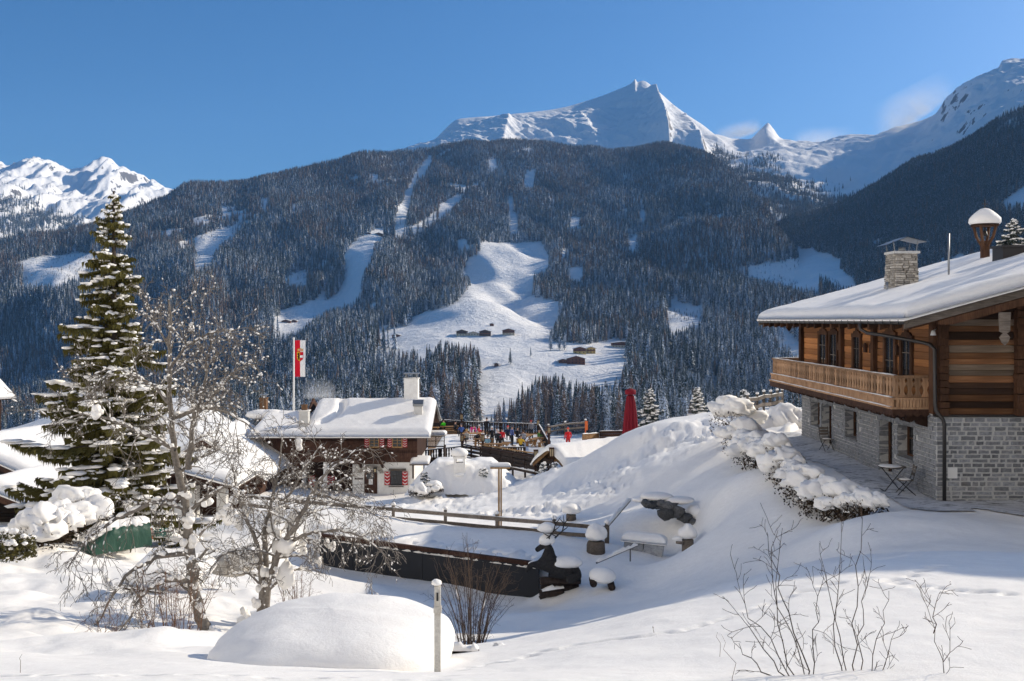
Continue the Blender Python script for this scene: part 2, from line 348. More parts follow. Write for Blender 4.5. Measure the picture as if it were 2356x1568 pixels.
hill.build('valley_hillside', MT['hillsnow']); peak.build('mountain_peak', MT['alp']); bowl.build('mountain_crest', MT['alp']); flank.build('mountain_flank', MT['flank']); lmas.build('mountain_massif', MT['alpl'])
# ---------------------------------------------------------------- forest
def conifer(name, seed, tiers, spokes, h=1., r=.17, bare=.09, shag=.35, power=1.0):
    """unit-height spruce: skirts of drooping ragged boughs; slot 0 needles, slot 1 snow resting on the boughs"""
    q = random.Random(seed); mb = MB()
    for i in range(tiers):
        t = i/(tiers-1); z = bare+(1-bare)*(t**.92); rad = r*(1-t)**power*(.8+.4*q.random())+.012; dz = (1-bare)/tiers*1.75
        n = spokes if t < .75 else max(5, spokes-2); a0 = q.random()*6.28; apex = (q.uniform(-.008, .008), q.uniform(-.008, .008), min(h, z+dz*.9)); ring = []
        for k in range(n*2):
            a = a0+math.pi*k/n; tip = k % 2 == 0; rr = rad*(q.uniform(1-shag, 1.15) if tip else q.uniform(.4, .62)); zz = z-(dz*.28*q.uniform(.4, 1.3) if tip else -dz*.18)
            ring.append((rr*math.cos(a), rr*math.sin(a), max(.01, zz)))
        mb.add([apex]+ring, [(0, k+1, (k+1) % (2*n)+1) for k in range(2*n)], 0)
    return mb
def m_needles(name, c1, c2, snow, scale=60., thr=(.5, .62), up=(.15, .6)):
    m = mat(name, c1, .8, .12); t = NT(m); v = t.coord('Object'); rv = t.rand()
    a = t.node('VectorMath', operation='ADD'); t.to(v, a.inputs[0]); t.to(rv, a.inputs[1])
    n = t.noise(a.outputs[0], scale, 3, .6); c = t.mix(rv, c1, c2)
    f = t.math('MULTIPLY', t.ramp(n, [(thr[0], (0, 0, 0)), (thr[1], (1, 1, 1))]), t.ramp(t.nz(), [(up[0], (0, 0, 0)), (up[1], (1, 1, 1))]))
    t.base(t.mix(t.math('MULTIPLY', f, snow), c, (.8, .84, .9))); return m
MT['spruce'] = m_needles('spruce_needles', (.018, .03, .022), (.035, .045, .028), .9, 26., (.5, .61), (.0, .4))
MT['spruce2'] = m_needles('spruce_needles_frosted', (.02, .032, .026), (.03, .04, .03), 1., 26., (.42, .54), (-.05, .35))
MT['larch'] = m_needles('larch_twigs', (.12, .075, .045), (.19, .115, .065), .4, 26., (.5, .6), (-.05, .35))
MT['bark'] = mat('forest_bark', (.07, .055, .045), .9, .1)
fcol = bpy.data.collections.new('forest_tree_shapes')
def srcobj(nm, mb, m):
    o = bpy.data.objects.new(nm, mb.mesh(nm)); o.data.materials.append(m); fcol.objects.link(o); return o
def trunked(mb): mb.tube([(0, 0, -.03), (0, 0, .5)], [.012, .006], 4, 0, False, False); return mb
for i in range(4): srcobj('a%d_spruce' % i, trunked(conifer('s', 100+i, 8, 7, r=.13+.02*i)), MT['spruce'])
for i in range(3): srcobj('b%d_frosted' % i, trunked(conifer('f', 200+i, 8, 7, r=.14+.02*i)), MT['spruce2'])
for i in range(3): srcobj('c%d_larch' % i, trunked(conifer('l', 300+i, 9, 6, r=.13+.02*i, bare=.16, shag=.6)), MT['larch'])
def gn_forest():
    g = bpy.data.node_groups.new('forest', 'GeometryNodeTree')
    g.interface.new_socket('Geometry', in_out='INPUT', socket_type='NodeSocketGeometry'); g.interface.new_socket('Geometry', in_out='OUTPUT', socket_type='NodeSocketGeometry')
    N = g.nodes; L = g.links; gi = N.new('NodeGroupInput'); go = N.new('NodeGroupOutput'); ip = N.new('GeometryNodeInstanceOnPoints'); ci = N.new('GeometryNodeCollectionInfo')
    ci.inputs['Collection'].default_value = fcol; ci.inputs['Separate Children'].default_value = True; ci.inputs['Reset Children'].default_value = True
    def at(nm, ty): a = N.new('GeometryNodeInputNamedAttribute'); a.data_type = ty; a.inputs['Name'].default_value = nm; return a.outputs['Attribute']
    L.new(gi.outputs[0], ip.inputs['Points']); L.new(ci.outputs[0], ip.inputs['Instance']); ip.inputs['Pick Instance'].default_value = True
    L.new(at('kind_index', 'INT'), ip.inputs['Instance Index']); L.new(at('tree_scale', 'FLOAT_VECTOR'), ip.inputs['Scale']); L.new(at('tree_turn', 'FLOAT_VECTOR'), ip.inputs['Rotation'])
    L.new(ip.outputs[0], go.inputs[0]); return g
GNF = gn_forest()
def forest(name, P, H, kind, label):
    n = len(P); me = bpy.data.meshes.new(name); me.vertices.add(n); me.vertices.foreach_set('co', P.astype(np.float32).ravel())
    me.attributes.new('kind_index', 'INT', 'POINT').data.foreach_set('value', kind.astype(np.int32))
    wid = H*nrg.uniform(.8, 1.25, n); S = np.stack([wid, wid, H], 1); me.attributes.new('tree_scale', 'FLOAT_VECTOR', 'POINT').data.foreach_set('vector', S.astype(np.float32).ravel())
    T = np.stack([nrg.normal(0, .03, n), nrg.normal(0, .03, n), nrg.random(n)*6.28], 1); me.attributes.new('tree_turn', 'FLOAT_VECTOR', 'POINT').data.foreach_set('vector', T.astype(np.float32).ravel())
    o = link(name, me, None); md = o.modifiers.new('forest', 'NODES'); md.node_group = GNF; o['kind'] = 'stuff'; o['label'] = label; o['category'] = 'forest'; return o
CLEAR = [
    z2((945, 770), (1060, 775), (1070, 690), (1095, 600), (1125, 560), (1145, 500), (1190, 420), (1210, 370), (1265, 300), (1325, 215), (1352, 215), (1335, 270), (1290, 340), (1240, 390), (1205, 440), (1180, 570), (1155, 650), (1135, 765), (1250, 735), (1370, 645), (1450, 565), (1530, 515), (1610, 495), (1610, 520), (1530, 585), (1450, 645), (1340, 725), (1220, 805), (1080, 815), (975, 825), (960, 860), (905, 880), (895, 960), (840, 1080), (805, 1150), (820, 1230), (775, 1280), (760, 1330), (640, 1370), (520, 1400), (420, 1480), (300, 1568), (140, 1568), (150, 1450), (250, 1420), (380, 1390), (460, 1350), (510, 1230), (560, 1150), (620, 1050), (690, 950), (740, 890), (810, 825), (860, 805)),
    z2((1720, 875), (2000, 885), (2180, 870), (2205, 910), (2240, 1000), (2245, 1070), (2130, 1120), (2120, 1290), (2280, 1310))+z3((160, 1295), (430, 1345), (390, 1400), (350, 1470), (290, 1560))+z6((290, 290), (265, 380), (430, 385), (600, 388), (740, 352), (1000, 365), (1160, 385), (1000, 420), (890, 440), (855, 490), (845, 660), (760, 690), (640, 720), (500, 690), (330, 640), (200, 650), (60, 700))+z7((2190, 870), (2130, 960), (1900, 1040), (1820, 1060), (1770, 1000), (1785, 870), (1850, 720), (1850, 640), (1800, 500), (1700, 470), (1480, 440), (1340, 510), (1320, 600), (1290, 620), (1230, 510), (1140, 545), (1000, 505), (850, 475), (700, 425), (580, 435), (460, 470), (460, 425), (720, 375), (920, 345), (1150, 290), (1230, 205))+z2((1330, 1400), (1460, 1375), (1540, 1330), (1600, 1265), (1660, 1190), (1620, 1130), (1480, 1170), (1560, 1125), (1600, 1080), (1620, 1010), (1715, 960)),
    z2((1770, 250), (1840, 242), (1850, 298), (1795, 302)), z2((2070, 345), (2145, 315), (2118, 455), (2040, 442)), z2((1930, 525), (1970, 540), (1970, 640), (1993, 660), (2013, 760), (2008, 805), (1895, 780), (1950, 740)), z2((2250, 540), (2305, 550), (2290, 602), (2250, 592)),
    z3((455, 675), (575, 695), (540, 742), (435, 772)), z3((800, 548), (870, 528), (1000, 562), (1065, 582), (1000, 582), (860, 556)), z3((980, 632), (1024, 640), (1022, 694), (983, 682)), z3((880, 775), (922, 775), (930, 830), (965, 870), (980, 945), (905, 922), (865, 870), (918, 830)), z3((365, 960), (420, 925), (455, 970), (440, 1005), (365, 992)), z3((395, 1110), (470, 1062), (555, 1072), (565, 1120), (510, 1165), (405, 1125)),
    z3((1195, 1305), (1260, 1328), (1390, 1368), (1475, 1378), (1455, 1460), (1380, 1512), (1270, 1555), (1225, 1545), (1160, 1420), (1210, 1370)), z3((1755, 1072), (1880, 1055), (1960, 1028), (2040, 1040), (2260, 978), (2352, 1040), (2360, 1250), (2200, 1230), (2100, 1190), (1990, 1170), (1900, 1160), (1760, 1125)), z3((1160, 348), (1212, 352), (1208, 362), (1165, 358)), z3((1190, 1060), (1240, 1050), (1235, 1075), (1195, 1080)),
    z3((1990, 1500), (2060, 1520), (2200, 1640), (2270, 1800), (2200, 1780), (2080, 1640)),
    z1((145, 1175), (215, 1005), (380, 982), (620, 962), (835, 955), (700, 1062), (640, 1112), (430, 1205)), z1((1340, 893), (1500, 838), (1740, 757), (1895, 742), (1805, 802), (1705, 872), (1645, 952), (1595, 1042), (1560, 1042), (1512, 1095), (1472, 1085), (1518, 955), (1480, 885), (1400, 905)), z1((1445, 703), (1600, 668), (1645, 680), (1480, 718)), z1((1775, 692), (1900, 658), (2045, 680), (1830, 714)), z1((1975, 560), (2055, 538), (2030, 625)), z1((2195, 642), (2250, 578), (2305, 600), (2270, 634)), z1((2090, 680), (2192, 688), (2192, 745)), z1((2180, 1150), (2350, 1078), (2355, 1202), (2200, 1204)), z1((1030, 830), (1240, 795), (1250, 810), (1060, 845)),
]
ISLE = [z2((650, 990), (690, 1080), (660, 1200), (620, 1270), (530, 1330), (520, 1230), (600, 1100))]
P, px, py = hill.scatter(260000, lambda G: np.where((G[..., 1] > 600) & (G[..., 1] < 3340), 1., 0.))
H = nrg.uniform(10, 27, len(P))*(1-.3*smooth(2400, 3300, P[:, 1])); H *= np.where(nrg.random(len(P)) < .2, .5, 1)*(1+.28*fbm(P[:, 0]/170, P[:, 1]/170, 91, 3)); pt = py-H/P[:, 1]*FP*.85
ok = np.ones(len(P), bool)
for c in CLEAR:
    xs_ = [q[0] for q in c]; ys_ = [q[1] for q in c]; b = (px > min(xs_)-1) & (px < max(xs_)+1) & (py > min(ys_)-1) & (py < max(ys_)+1)
    w = np.where(b)[0]; jx = nrg.normal(0, .8, len(w)); ok[w[inpoly(px[w]+jx, py[w]+jx, c)]] = False
    b = (px > min(xs_)-1) & (px < max(xs_)+1) & (pt > min(ys_)-1) & (pt < max(ys_)+1); w = np.where(b)[0]; ok[w[inpoly(px[w], pt[w]+nrg.normal(0, 2, len(w)), c)]] = False
for c in ISLE: ok |= inpoly(px, py, c)
n1 = fbm(P[:, 0]/120, P[:, 1]/120, 5, 4); n2 = fbm(P[:, 0]/55, P[:, 1]/55, 6, 3)
ok &= (n2+n1*.5 > -.5) & ~((py > 1035) & (px > 350))
ok &= ~((P[:, 1] < 620) | ((px < 480) & (P[:, 1] < 900)))
P = P[ok]; px = px[ok]; py = py[ok]; n1 = n1[ok]; H = H[ok]
l = fbm(P[:, 0]/150+9, P[:, 1]/150, 15, 4)+.42*smooth(1700, 3000, P[:, 1]); u = nrg.random(len(P))
kind = np.where(u < np.clip(.12+l*.9, .04, .55), nrg.integers(7, 10, len(P)), np.where(nrg.random(len(P)) < .5+n1*.6, nrg.integers(4, 7, len(P)), nrg.integers(0, 4, len(P))))
P[:, 2] -= .4
HF = (P, H, kind, px, py)
# scrub and stumps left standing on the felled clearings
Pq, qx, qy = hill.scatter(120000, lambda G: np.where((G[..., 1] > 600) & (G[..., 1] < 3000), 1., 0.)); okq = np.zeros(len(Pq), bool)
for c in CLEAR:
    if c[0] in (CLEAR[13][0], CLEAR[12][0]) or c[0] == z1((145, 1175))[0] or c[0] == z1((1340, 893))[0] or c[0] == z1((2180, 1150))[0]: okq |= inpoly(qx, qy, c)
okq &= (nrg.random(len(Pq)) < .5*smooth(-.2, .35, fbm(Pq[:, 0]/60, Pq[:, 1]/60, 19, 3))+.06); SCRUB = Pq[okq]
# ---- the trees that show largest are things of their own, the rest one forest
P, H, kind, px, py = HF
top = HY-(P[:, 2]+H)/P[:, 1]*FP; hid = np.interp(px, [0, 60, 300, 600, 605, 985, 990, 1430, 1440, 1850], [900, 900, 860, 905, 912, 912, 975, 985, 935, 925])
size = H/P[:, 1]*FP*((top < hid-16) & (px > 5) & (px < 1835) & ~((px > 95) & (px < 520) & (top > 560)))
pick = np.argsort(-size)[:300]; rest = np.ones(len(P), bool); rest[pick] = False
forest('forest', P[rest], H[rest], kind[rest], 'snow dusted spruce and larch forest covering the hill across the valley')
forest('scrub', SCRUB, nrg.uniform(1.5, 6, len(SCRUB)), nrg.integers(0, 10, len(SCRUB)), 'stumps and young trees dotted over the felled clearings')
def big_tree_src():
    out = []
    for i in range(6):
        lar = i == 5
        cr = conifer('c', 700+i, 16, 10, r=.15+.012*i, bare=.1, shag=.45 if not lar else .7); tr = MB(); tr.tube([(0, 0, -.04), (0, 0, .6)], [.014, .005], 6, 0, True, False)
        a = cr.mesh('spruce_crown'); a.materials.append(MT['larch'] if lar else (MT['spruce2'] if i % 2 else MT['spruce'])); b = tr.mesh('spruce_trunk'); b.materials.append(MT['bark']); out.append((a, b))
    return out
BT = big_tree_src()
for j in pick:
    lar = kind[j] >= 7; a, b = BT[5] if lar else BT[int(kind[j]) % 5]
    zone = 'spruce wood standing directly behind the inn roof' if px[j] < 985 else ('spruce wood below the sunlit farm meadow' if px[j] < 1430 else 'steep spruce wood behind the red parasol')
    e = empty('larch_tree' if lar else 'spruce_tree', P[j], nrg.random()*6.28, ('bare brown larch in the ' if lar else 'snow dusted spruce in the ')+zone, 'tree', ('larches' if lar else 'spruces')+' in the '+zone)
    e.scale = (H[j]*nrg.uniform(.85, 1.2),)*2+(H[j],); link('crown', a, None, e); link('trunk', b, None, e)
# ---- flank, bowl and massif trees
P, px, py = flank.scatter(62000); n = fbm(P[:, 0]/90+P[:, 1]/300, P[:, 1]/420, 33, 4); n2 = fbm(P[:, 0]/40, P[:, 1]/60, 34, 3)
gap = inpoly(px, py, [(2300, 470), (2360, 425), (2420, 410), (2420, 500), (2330, 500), (2290, 490)]) | inpoly(px, py, [(1700, 596), (1780, 580), (1870, 572), (1960, 640), (1990, 700), (1800, 720)])
clf = inpoly(px, py, [(2280, 330), (2300, 285), (2356, 255), (2420, 240), (2420, 280), (2340, 300)])
ok = (n+n2*.45 > -.52) & ~gap & ~(clf & (nrg.random(len(P)) < .8)); P = P[ok]
H = nrg.uniform(11, 23, len(P)); k = np.where(nrg.random(len(P)) < .12, nrg.integers(7, 10, len(P)), nrg.integers(0, 4, len(P))); forest('forest', P, H, k, 'dark blue shaded forest on the steep flank behind the chalet')
P, px, py = bowl.scatter(42000, lambda G: np.where(G[..., 1] < 4050, 1., 0.)); n = fbm(P[:, 0]/110, P[:, 1]/110, 43, 4)
edge = np.interp(px, [1560, 1649, 1694, 1793, 1829, 1913, 2009, 2600], [360, 366, 420, 402, 458, 492, 470, 330]); band = smooth(-75, 10, py-edge)
ok = nrg.random(len(P)) < np.clip(band*1.2-.25+.55*np.where(band > .02, n, -1)+.5*(py > edge), 0, 1); ok |= (py > edge+6) & (px < 1930); P = P[ok]
H = nrg.uniform(9, 20, len(P)); k = np.where(nrg.random(len(P)) < .2, nrg.integers(7, 10, len(P)), nrg.integers(0, 4, len(P))); forest('forest', P, H, k, 'sparse trees at the foot of the snow bowl under the crest')
P, px, py = lmas.scatter(34000, lambda G: np.where(G[..., 1] < 5300, 1., 0.)); n = fbm(P[:, 0]/260+2, P[:, 1]/700, 53, 4)
lim = np.interp(px, [-400, 0, 30, 80, 140, 190, 215, 600], [440, 428, 440, 455, 480, 500, 525, 540]); ok = nrg.random(len(P)) < np.clip(smooth(-14, 40, py-lim)*1.0+n*1.1-.12, 0, 1)*(py > lim-12); P = P[ok]
H = nrg.uniform(14, 27, len(P)); k = np.where(nrg.random(len(P)) < .15, nrg.integers(7, 10, len(P)), nrg.integers(0, 4, len(P))); forest('forest', P, H, k, 'scattered trees on the lower slopes of the far white massif')
P, px, py = peak.scatter(9000, lambda G: np.where(G[..., 1] < 4000, 1., 0.)); n = fbm(P[:, 0]/90, P[:, 1]/90, 63, 4)
lim = np.interp(px, [860, 1000, 1100, 1250, 1400, 1530, 1600, 1700, 1900], [345, 318, 300, 315, 320, 310, 330, 395, 450]); ok = nrg.random(len(P)) < np.clip(smooth(-10, 45, py-lim)*.8+n*.8-.18, 0, 1); P = P[ok]
H = nrg.uniform(7, 14, len(P)); k = np.where(nrg.random(len(P)) < .3, nrg.integers(7, 10, len(P)), nrg.integers(0, 4, len(P))); forest('forest', P, H, k, 'stunted trees along the tree line under the main peak')
# ================================================================ near ground
GP = [  # (x, y, dist) of ground seen in the picture -> world points; a thin-plate surface runs through them
 (1178,1568,6.2),(2356,1568,6.0),(1700,1568,6.1),(600,1568,6.4),(0,1568,6.5),(-300,1568,6.6),(2700,1568,6.0),
 (2700,1330,10.5),(2356,1302,11.3),(2150,1296,11.7),(1950,1293,11.9),(1800,1332,11.4),(1700,1372,10.9),(1500,1430,10.2),(1300,1487,9.6),(1150,1522,9.1),(1050,1545,8.6),
 (2356,1420,8.3),(1900,1450,8.1),(1600,1510,7.6),
 (0,1535,7.9),(250,1532,8.0),(480,1530,8.1),(800,1548,8.0),
 (0,1490,11.5),(250,1475,12.),(480,1478,17.5),(620,1465,17.),(100,1420,17),(0,1400,19),(300,1400,19),(450,1350,24),(620,1390,21.5),(300,1330,24.5),(100,1265,29.5),(0,1290,27.),(-300,1300,27),(-300,1450,15),(-300,1230,38),(0,1225,37),
 (800,1500,14.5),(1000,1500,15.5),(1100,1505,15.),
 (2700,1290,19),(2356,1287,18.6),(2150,1284,18.5),(1950,1283,18.4),(1800,1312,24.5),(1700,1337,24.5),(1800,1250,27.9),(2300,1220,24),(2150,1158,29.5),(2356,1160,29.5),(2700,1165,29.5),(1950,1200,25.5),
 (2000,1186,27.5),(1690,1010,45),(1850,1070,37),(1900,985,52),
 (1600,1100,40.2),(1500,1150,40.5),(1700,1150,34.1),(1700,1205,31.6),(1700,1250,29.8),(1640,1150,35.8),(1625,1232,32.4),(1625,1290,29.9),(1500,1350,30),(1400,1408,25.5),(1300,1432,22.5),(1250,1405,26),(1210,1460,20.5),(1160,1442,23.5),
 (1100,1380,30.5),(900,1345,32.5),(760,1315,33.5),(1000,1435,25),(850,1400,25),
 (1240,1292,33),(1350,1288,33.5),(1480,1268,35),(1400,1345,31),(1565,1272,36),(1560,1298,33.5),(1470,1310,32),(1385,1368,30),(1265,1396,30.8),(1300,1388,30.2),(1560,1140,39),(1440,1180,39.5),(1530,1205,37.5),
 (760,1242,35.5),(900,1252,35),(1000,1215,38),(700,1190,38),(1140,1215,38.5),(600,1230,36),
 (1250,1190,42),(1350,1130,47),(1150,1130,57),(1020,1140,60),(950,1152,64),(800,1146,68),(1250,1092,61),(1300,1085,62),(1400,1020,60),(1500,980,55),(1430,1070,53),(1500,1060,46),
 (600,1155,60),(400,1195,46),(250,1255,35),(120,1200,44),(450,1120,64),(250,1110,64),(0,1130,60),(-300,1120,60),
 (100,1000,85),(-300,1000,85),(450,1040,85),(800,1085,85),(1100,1090,85),(1300,1040,88),
 (1700,950,57),(1900,938,60),(1600,965,55.5),(2200,940,60),(2700,940,60),(1450,1000,66),(1600,990,70),(1900,985,72),(2400,985,72),
 (-300,1030,110),(300,1060,110),(800,1130,110),(1200,1110,110),(1600,1080,110),(2100,1080,110),(2700,1080,110),
 (-300,1185,131),(500,1185,131),(1178,1185,131),(1700,1185,131),(2700,1185,131),
]
GW = np.array([W(*g)[:] for g in GP])
def warp(x, y): return np.stack([x, y], -1)
def tpsK(a, b):
    d2 = ((a[:, None, :]-b[None, :, :])**2).sum(-1); return np.where(d2 > 0, d2*np.log(np.maximum(d2, 1e-12))*.5, 0)
_A = GW[:, :2]; _n = len(_A); _K = tpsK(_A, _A)+np.eye(_n)*.04; _Q = np.hstack([np.ones((_n, 1)), _A])
_S = np.linalg.solve(np.block([[_K, _Q], [_Q.T, np.zeros((3, 3))]]), np.concatenate([GW[:, 2], np.zeros(3)]))
CHURN = [(930, 1150), (1060, 1125), (1180, 1100), (1290, 1078), (1420, 1030), (1560, 985), (1660, 975), (1640, 1010), (1480, 1090), (1380, 1150), (1280, 1185), (1150, 1190), (930, 1185)]
TRK = []   # animal tracks across the near bank: world x, y
for (x0, y0, x1, y1, n) in ((1000, 1562, 1250, 1505, 8), (1250, 1505, 1560, 1452, 11), (1560, 1452, 1960, 1332, 14), (2000, 1332, 2356, 1368, 9), (0, 1553, 420, 1560, 8), (420, 1560, 1000, 1562, 6), (2060, 1330, 2200, 1300, 5)):
    for i in range(n):
        t = (i+rnd.uniform(-.2, .2))/n; TRK.append((x0+(x1-x0)*t+rnd.uniform(-3, 3), y0+(y1-y0)*t+rnd.uniform(-2, 2)))
def zbase(x, y):
    q = np.stack([np.ravel(x), np.ravel(y)], -1); out = np.zeros(len(q))
    for i in range(0, len(q), 20000):
        b = q[i:i+20000]; out[i:i+20000] = tpsK(b, _A) @ _S[:_n]+_S[_n]+b @ _S[_n+1:]
    return out.reshape(np.shape(x))
WA, WB_ = np.array([-6.9, 36.3]), np.array([.95, 32.0]); _wn = (WB_-WA)/np.linalg.norm(WB_-WA)      # the dark garden wall holds up the patio
_zb0 = zbase
def zbase(x, y):
    z = _zb0(x, y); sx = (x-WA[0])*_wn[0]+(y-WA[1])*_wn[1]; sd_ = -(x-WA[0])*_wn[1]+(y-WA[1])*_wn[0]; L = np.linalg.norm(WB_-WA)
    w = (1-smooth(1.2, 3.2, np.abs(sd_)))*smooth(-1.5, .3, sx)*(1-smooth(L-.4, L+.5, sx)); t = smooth(.0, .55, sd_)
    return z*(1-w)+w*(-8.95+(-7.84+8.95)*t)
def zdetail(x, y, z):
    px = CX+x/y*FP; py = HY-z/y*FP
    s = smooth(6, 18, y); d = fbm(x/2.2, y/2.2, 71, 3)*.10*(.25+.75*s)+fbm(x/.7, y/.7, 72, 3)*.022+fbm(x/7., y/7., 73, 2)*.25*smooth(14, 40, y)
    c = inpoly(px, py, CHURN); m = np.where(c, 1., 0.)*(.25+.75*smooth(-.35, .35, fbm(x/3.5, y/5., 74, 3)))*(.8+.2*smooth(1000, 1090, py))
    d = d+m*(fbm(x/1.7, y/1.7, 75, 5, 2.2, .62)*.34+np.abs(fbm(x/.6, y/.6, 77, 4, 2.3, .6))*.3-.05)
    bank = inpoly(px, py, [(1440, 1010), (1660, 945), (1860, 925), (1860, 990), (1500, 1030)]); d = d+np.where(bank, np.abs(fbm(x/1.1, y/1.6, 78, 3))*.45, 0)
    d = d+(1-smooth(560, 760, px))*smooth(1200, 1280, py)*fbm(x/1.5, y/1.5, 79, 3)*.26*smooth(8.6, 12, y)
    return d
def groundz(x, y):
    x = np.asarray(x, float); y = np.asarray(y, float); z = zbase(x, y); return z+zdetail(x, y, z)
def GZ(x, y): return float(groundz(np.array([x]), np.array([y]))[0])
cs = np.concatenate([np.linspace(-1200, -60, 50), np.linspace(-50, 2410, 560), np.linspace(2430, 4200, 50)])
ds = np.concatenate([np.geomspace(2.6, 5.5, 10, endpoint=False), np.geomspace(5.5, 13, 190, endpoint=False), np.geomspace(13, 75, 250, endpoint=False), np.geomspace(75, 131, 40)])
DD, CC = np.meshgrid(ds, cs, indexing='ij'); XX = (CC-CX)/FP*DD
ZB = zbase(XX, DD); ZZ = ZB+zdetail(XX, DD, ZB)
for (tx, ty) in TRK:      # press the tracks in
    j = int(np.argmin(np.abs(cs-tx))); colz = HY-ZB[:, j]/ds*FP; i = int(np.argmin(np.abs(colz-ty)+(0 if ty > 1290 else 0))); wx, wy = XX[i, j], ds[i]
    r = .03+.003*wy*rnd.uniform(.6, 1.2); g = np.exp(-(((XX-wx)/(r*1.5))**2+((DD-wy)/r)**2)); g2 = np.exp(-(((XX-wx)/(r*2.6))**2+((DD-wy)/(r*2))**2)); ZZ += -.07*g+.016*g2
i_ = np.arange(ZZ.size).reshape(ZZ.shape); fc = np.stack([i_[:-1, :-1], i_[:-1, 1:], i_[1:, 1:], i_[1:, :-1]], -1).reshape(-1, 4)
GROUND = link('snow_ground', meshnp('snow_ground', np.stack([XX, DD, ZZ], -1).reshape(-1, 3), fc, True), MT['snow']); GROUND['kind'] = 'structure'

# unseen snow slope added behind the camera and left, bouncing sun into the shade
A_, B_ = np.meshgrid(np.concatenate([np.linspace(-520, -64, 50), np.linspace(-60, 26, 60), np.linspace(30, 420, 40)]), np.concatenate([np.linspace(-420, -20, 50), np.linspace(-16, 2.5, 14), np.linspace(6, 420, 70)]))
out_l = (-A_-.62*B_)/1.177; beh = 2.5-B_; s_ = np.where(B_ > 2.5, out_l, np.where(A_ < 0, np.maximum(beh, out_l), beh)); base_ = np.where(B_ > 2.5, -3-np.minimum(6, np.maximum(0, B_)*.16), -2.4)
Zh = base_+.85*np.maximum(0, s_-4)**1.0*(.55+.45*smooth(0, 60, s_))+fbm(A_/30, B_/30, 95, 4)*4*smooth(6, 40, s_); i_ = np.arange(Zh.size).reshape(Zh.shape)
q4 = np.stack([i_[:-1, :-1], i_[:-1, 1:], i_[1:, 1:], i_[1:, :-1]], -1).reshape(-1, 4); q4 = q4[(s_.ravel()[q4] > .0).all(1)]
hb_ = link('bounce_hillside', meshnp('bounce_hillside', np.stack([A_, B_, Zh], -1).reshape(-1, 3), q4, True), MT['snow']); hb_['kind'] = 'structure'
# ================================================================ chalet on the right
class Thing:
    """an Empty at the thing's base; parts are given in world metres"""
    def __init__(s, name, loc, label, cat, group=None): s.loc = Vector(loc); s.e = empty(name, loc, 0, label, cat, group)
    def part(s, name, mb, mats, sub=None, kind=None, label=None, fix=True):
        o = mb.build(name, mats, sub or s.e, None, 0, fix)
        if not sub: o.location = -s.loc
        if kind: o['kind'] = kind
        if label: o['label'] = label
        return o
    def inst(s, name, me, loc, rot=(0, 0, 0), sc=(1, 1, 1), sub=None):
        o = link(name, me, None, sub or s.e); o.location = Vector(loc)-(Vector((0, 0, 0)) if sub else s.loc); o.rotation_euler = rot; o.scale = sc; return o
MT['log'] = m_wood('chalet_log_wood', (.56, .24, .085), (.13, .052, .024), (.72, .40, .2), (.5, .5, .5), .85, (14, .7, 14), .6, 0, (.5, .9))
MT['logx'] = m_wood('gable_log_wood', (.30, .135, .057), (.045, .022, .013), (.55, .36, .22), (.5, .5, .5), .85, (.7, 14, 14), .7, 0, (.28, 1.2))
MT['post'] = m_wood('dark_post_wood', (.10, .048, .026), (.03, .016, .01), (.16, .09, .05), (1, 1, 1), .85, (12, 12, .8), .5)
MT['balc'] = m_wood('balcony_wood', (.42, .25, .14), (.16, .088, .048), (.54, .39, .26), (1, 1, 1), .85, (9, 9, .9), .4)
MT['dark'] = m_wood('dark_stained_wood', (.075, .038, .024), (.022, .012, .009), (.12, .07, .045), (1, 1, 1), .8, (3, 3, 3), .4)
MT['grey'] = m_wood('weathered_grey_wood', (.20, .165, .135), (.06, .05, .042), (.31, .27, .23), (1, 1, 1), .9, (.8, 10, 10), .5)
MT['tan'] = m_wood('fresh_tan_wood', (.46, .28, .12), (.22, .12, .05), (.58, .38, .2), (1, 1, 1), .8, (6, 6, 1), .3)
def m_stone(name, lo, hi, brown, sc=3.):
    m = mat(name, lo, .9, .2); t = NT(m); v = t.coord('Object', (1, 1, 1)); w = t.pos()
    n = t.noise(w, sc*3, 6, .65); big = t.noise(w, sc*.35, 2)
    c = t.ramp(n, [(.3, lo), (.7, hi)]); c = t.mix(t.ramp(big, [(.6, (0, 0, 0)), (.78, (.5, .5, .5))]), c, brown)
    hs = t.node('HueSaturation'); t.to(c, hs.inputs['Color']); t.to(t.math('ADD', t.math('MULTIPLY', t.rand(), .75), .62), hs.inputs['Value'])
    t.base(hs.outputs[0]); t.bump(n, .7, .02); return m
MT['stone'] = m_stone('grey_wall_stone', (.16, .165, .175), (.34, .345, .355), (.36, .31, .25))
MT['mortar'] = m_stone('lime_mortar', (.52, .51, .49), (.68, .67, .64), (.56, .53, .48), 5.)
MT['ledge'] = m_stone('ledge_stone', (.28, .255, .22), (.52, .48, .42), (.36, .29, .2), 4.)
MT['metal'] = mat('dark_sheet_metal', (.055, .05, .048), .45, .5, .6); MT['zinc'] = mat('weathered_zinc', (.27, .28, .29), .45, .5, .7)
MT['glass'] = mat('window_glass', (.02, .022, .025), .08, .6); MT['black'] = mat('black_paint', (.012, .012, .013), .5, .4)
MT['white'] = mat('white_paint', (.78, .77, .74), .6, .3)
MT['roofsnow'] = m_snow('roof_snow', 22., .014)
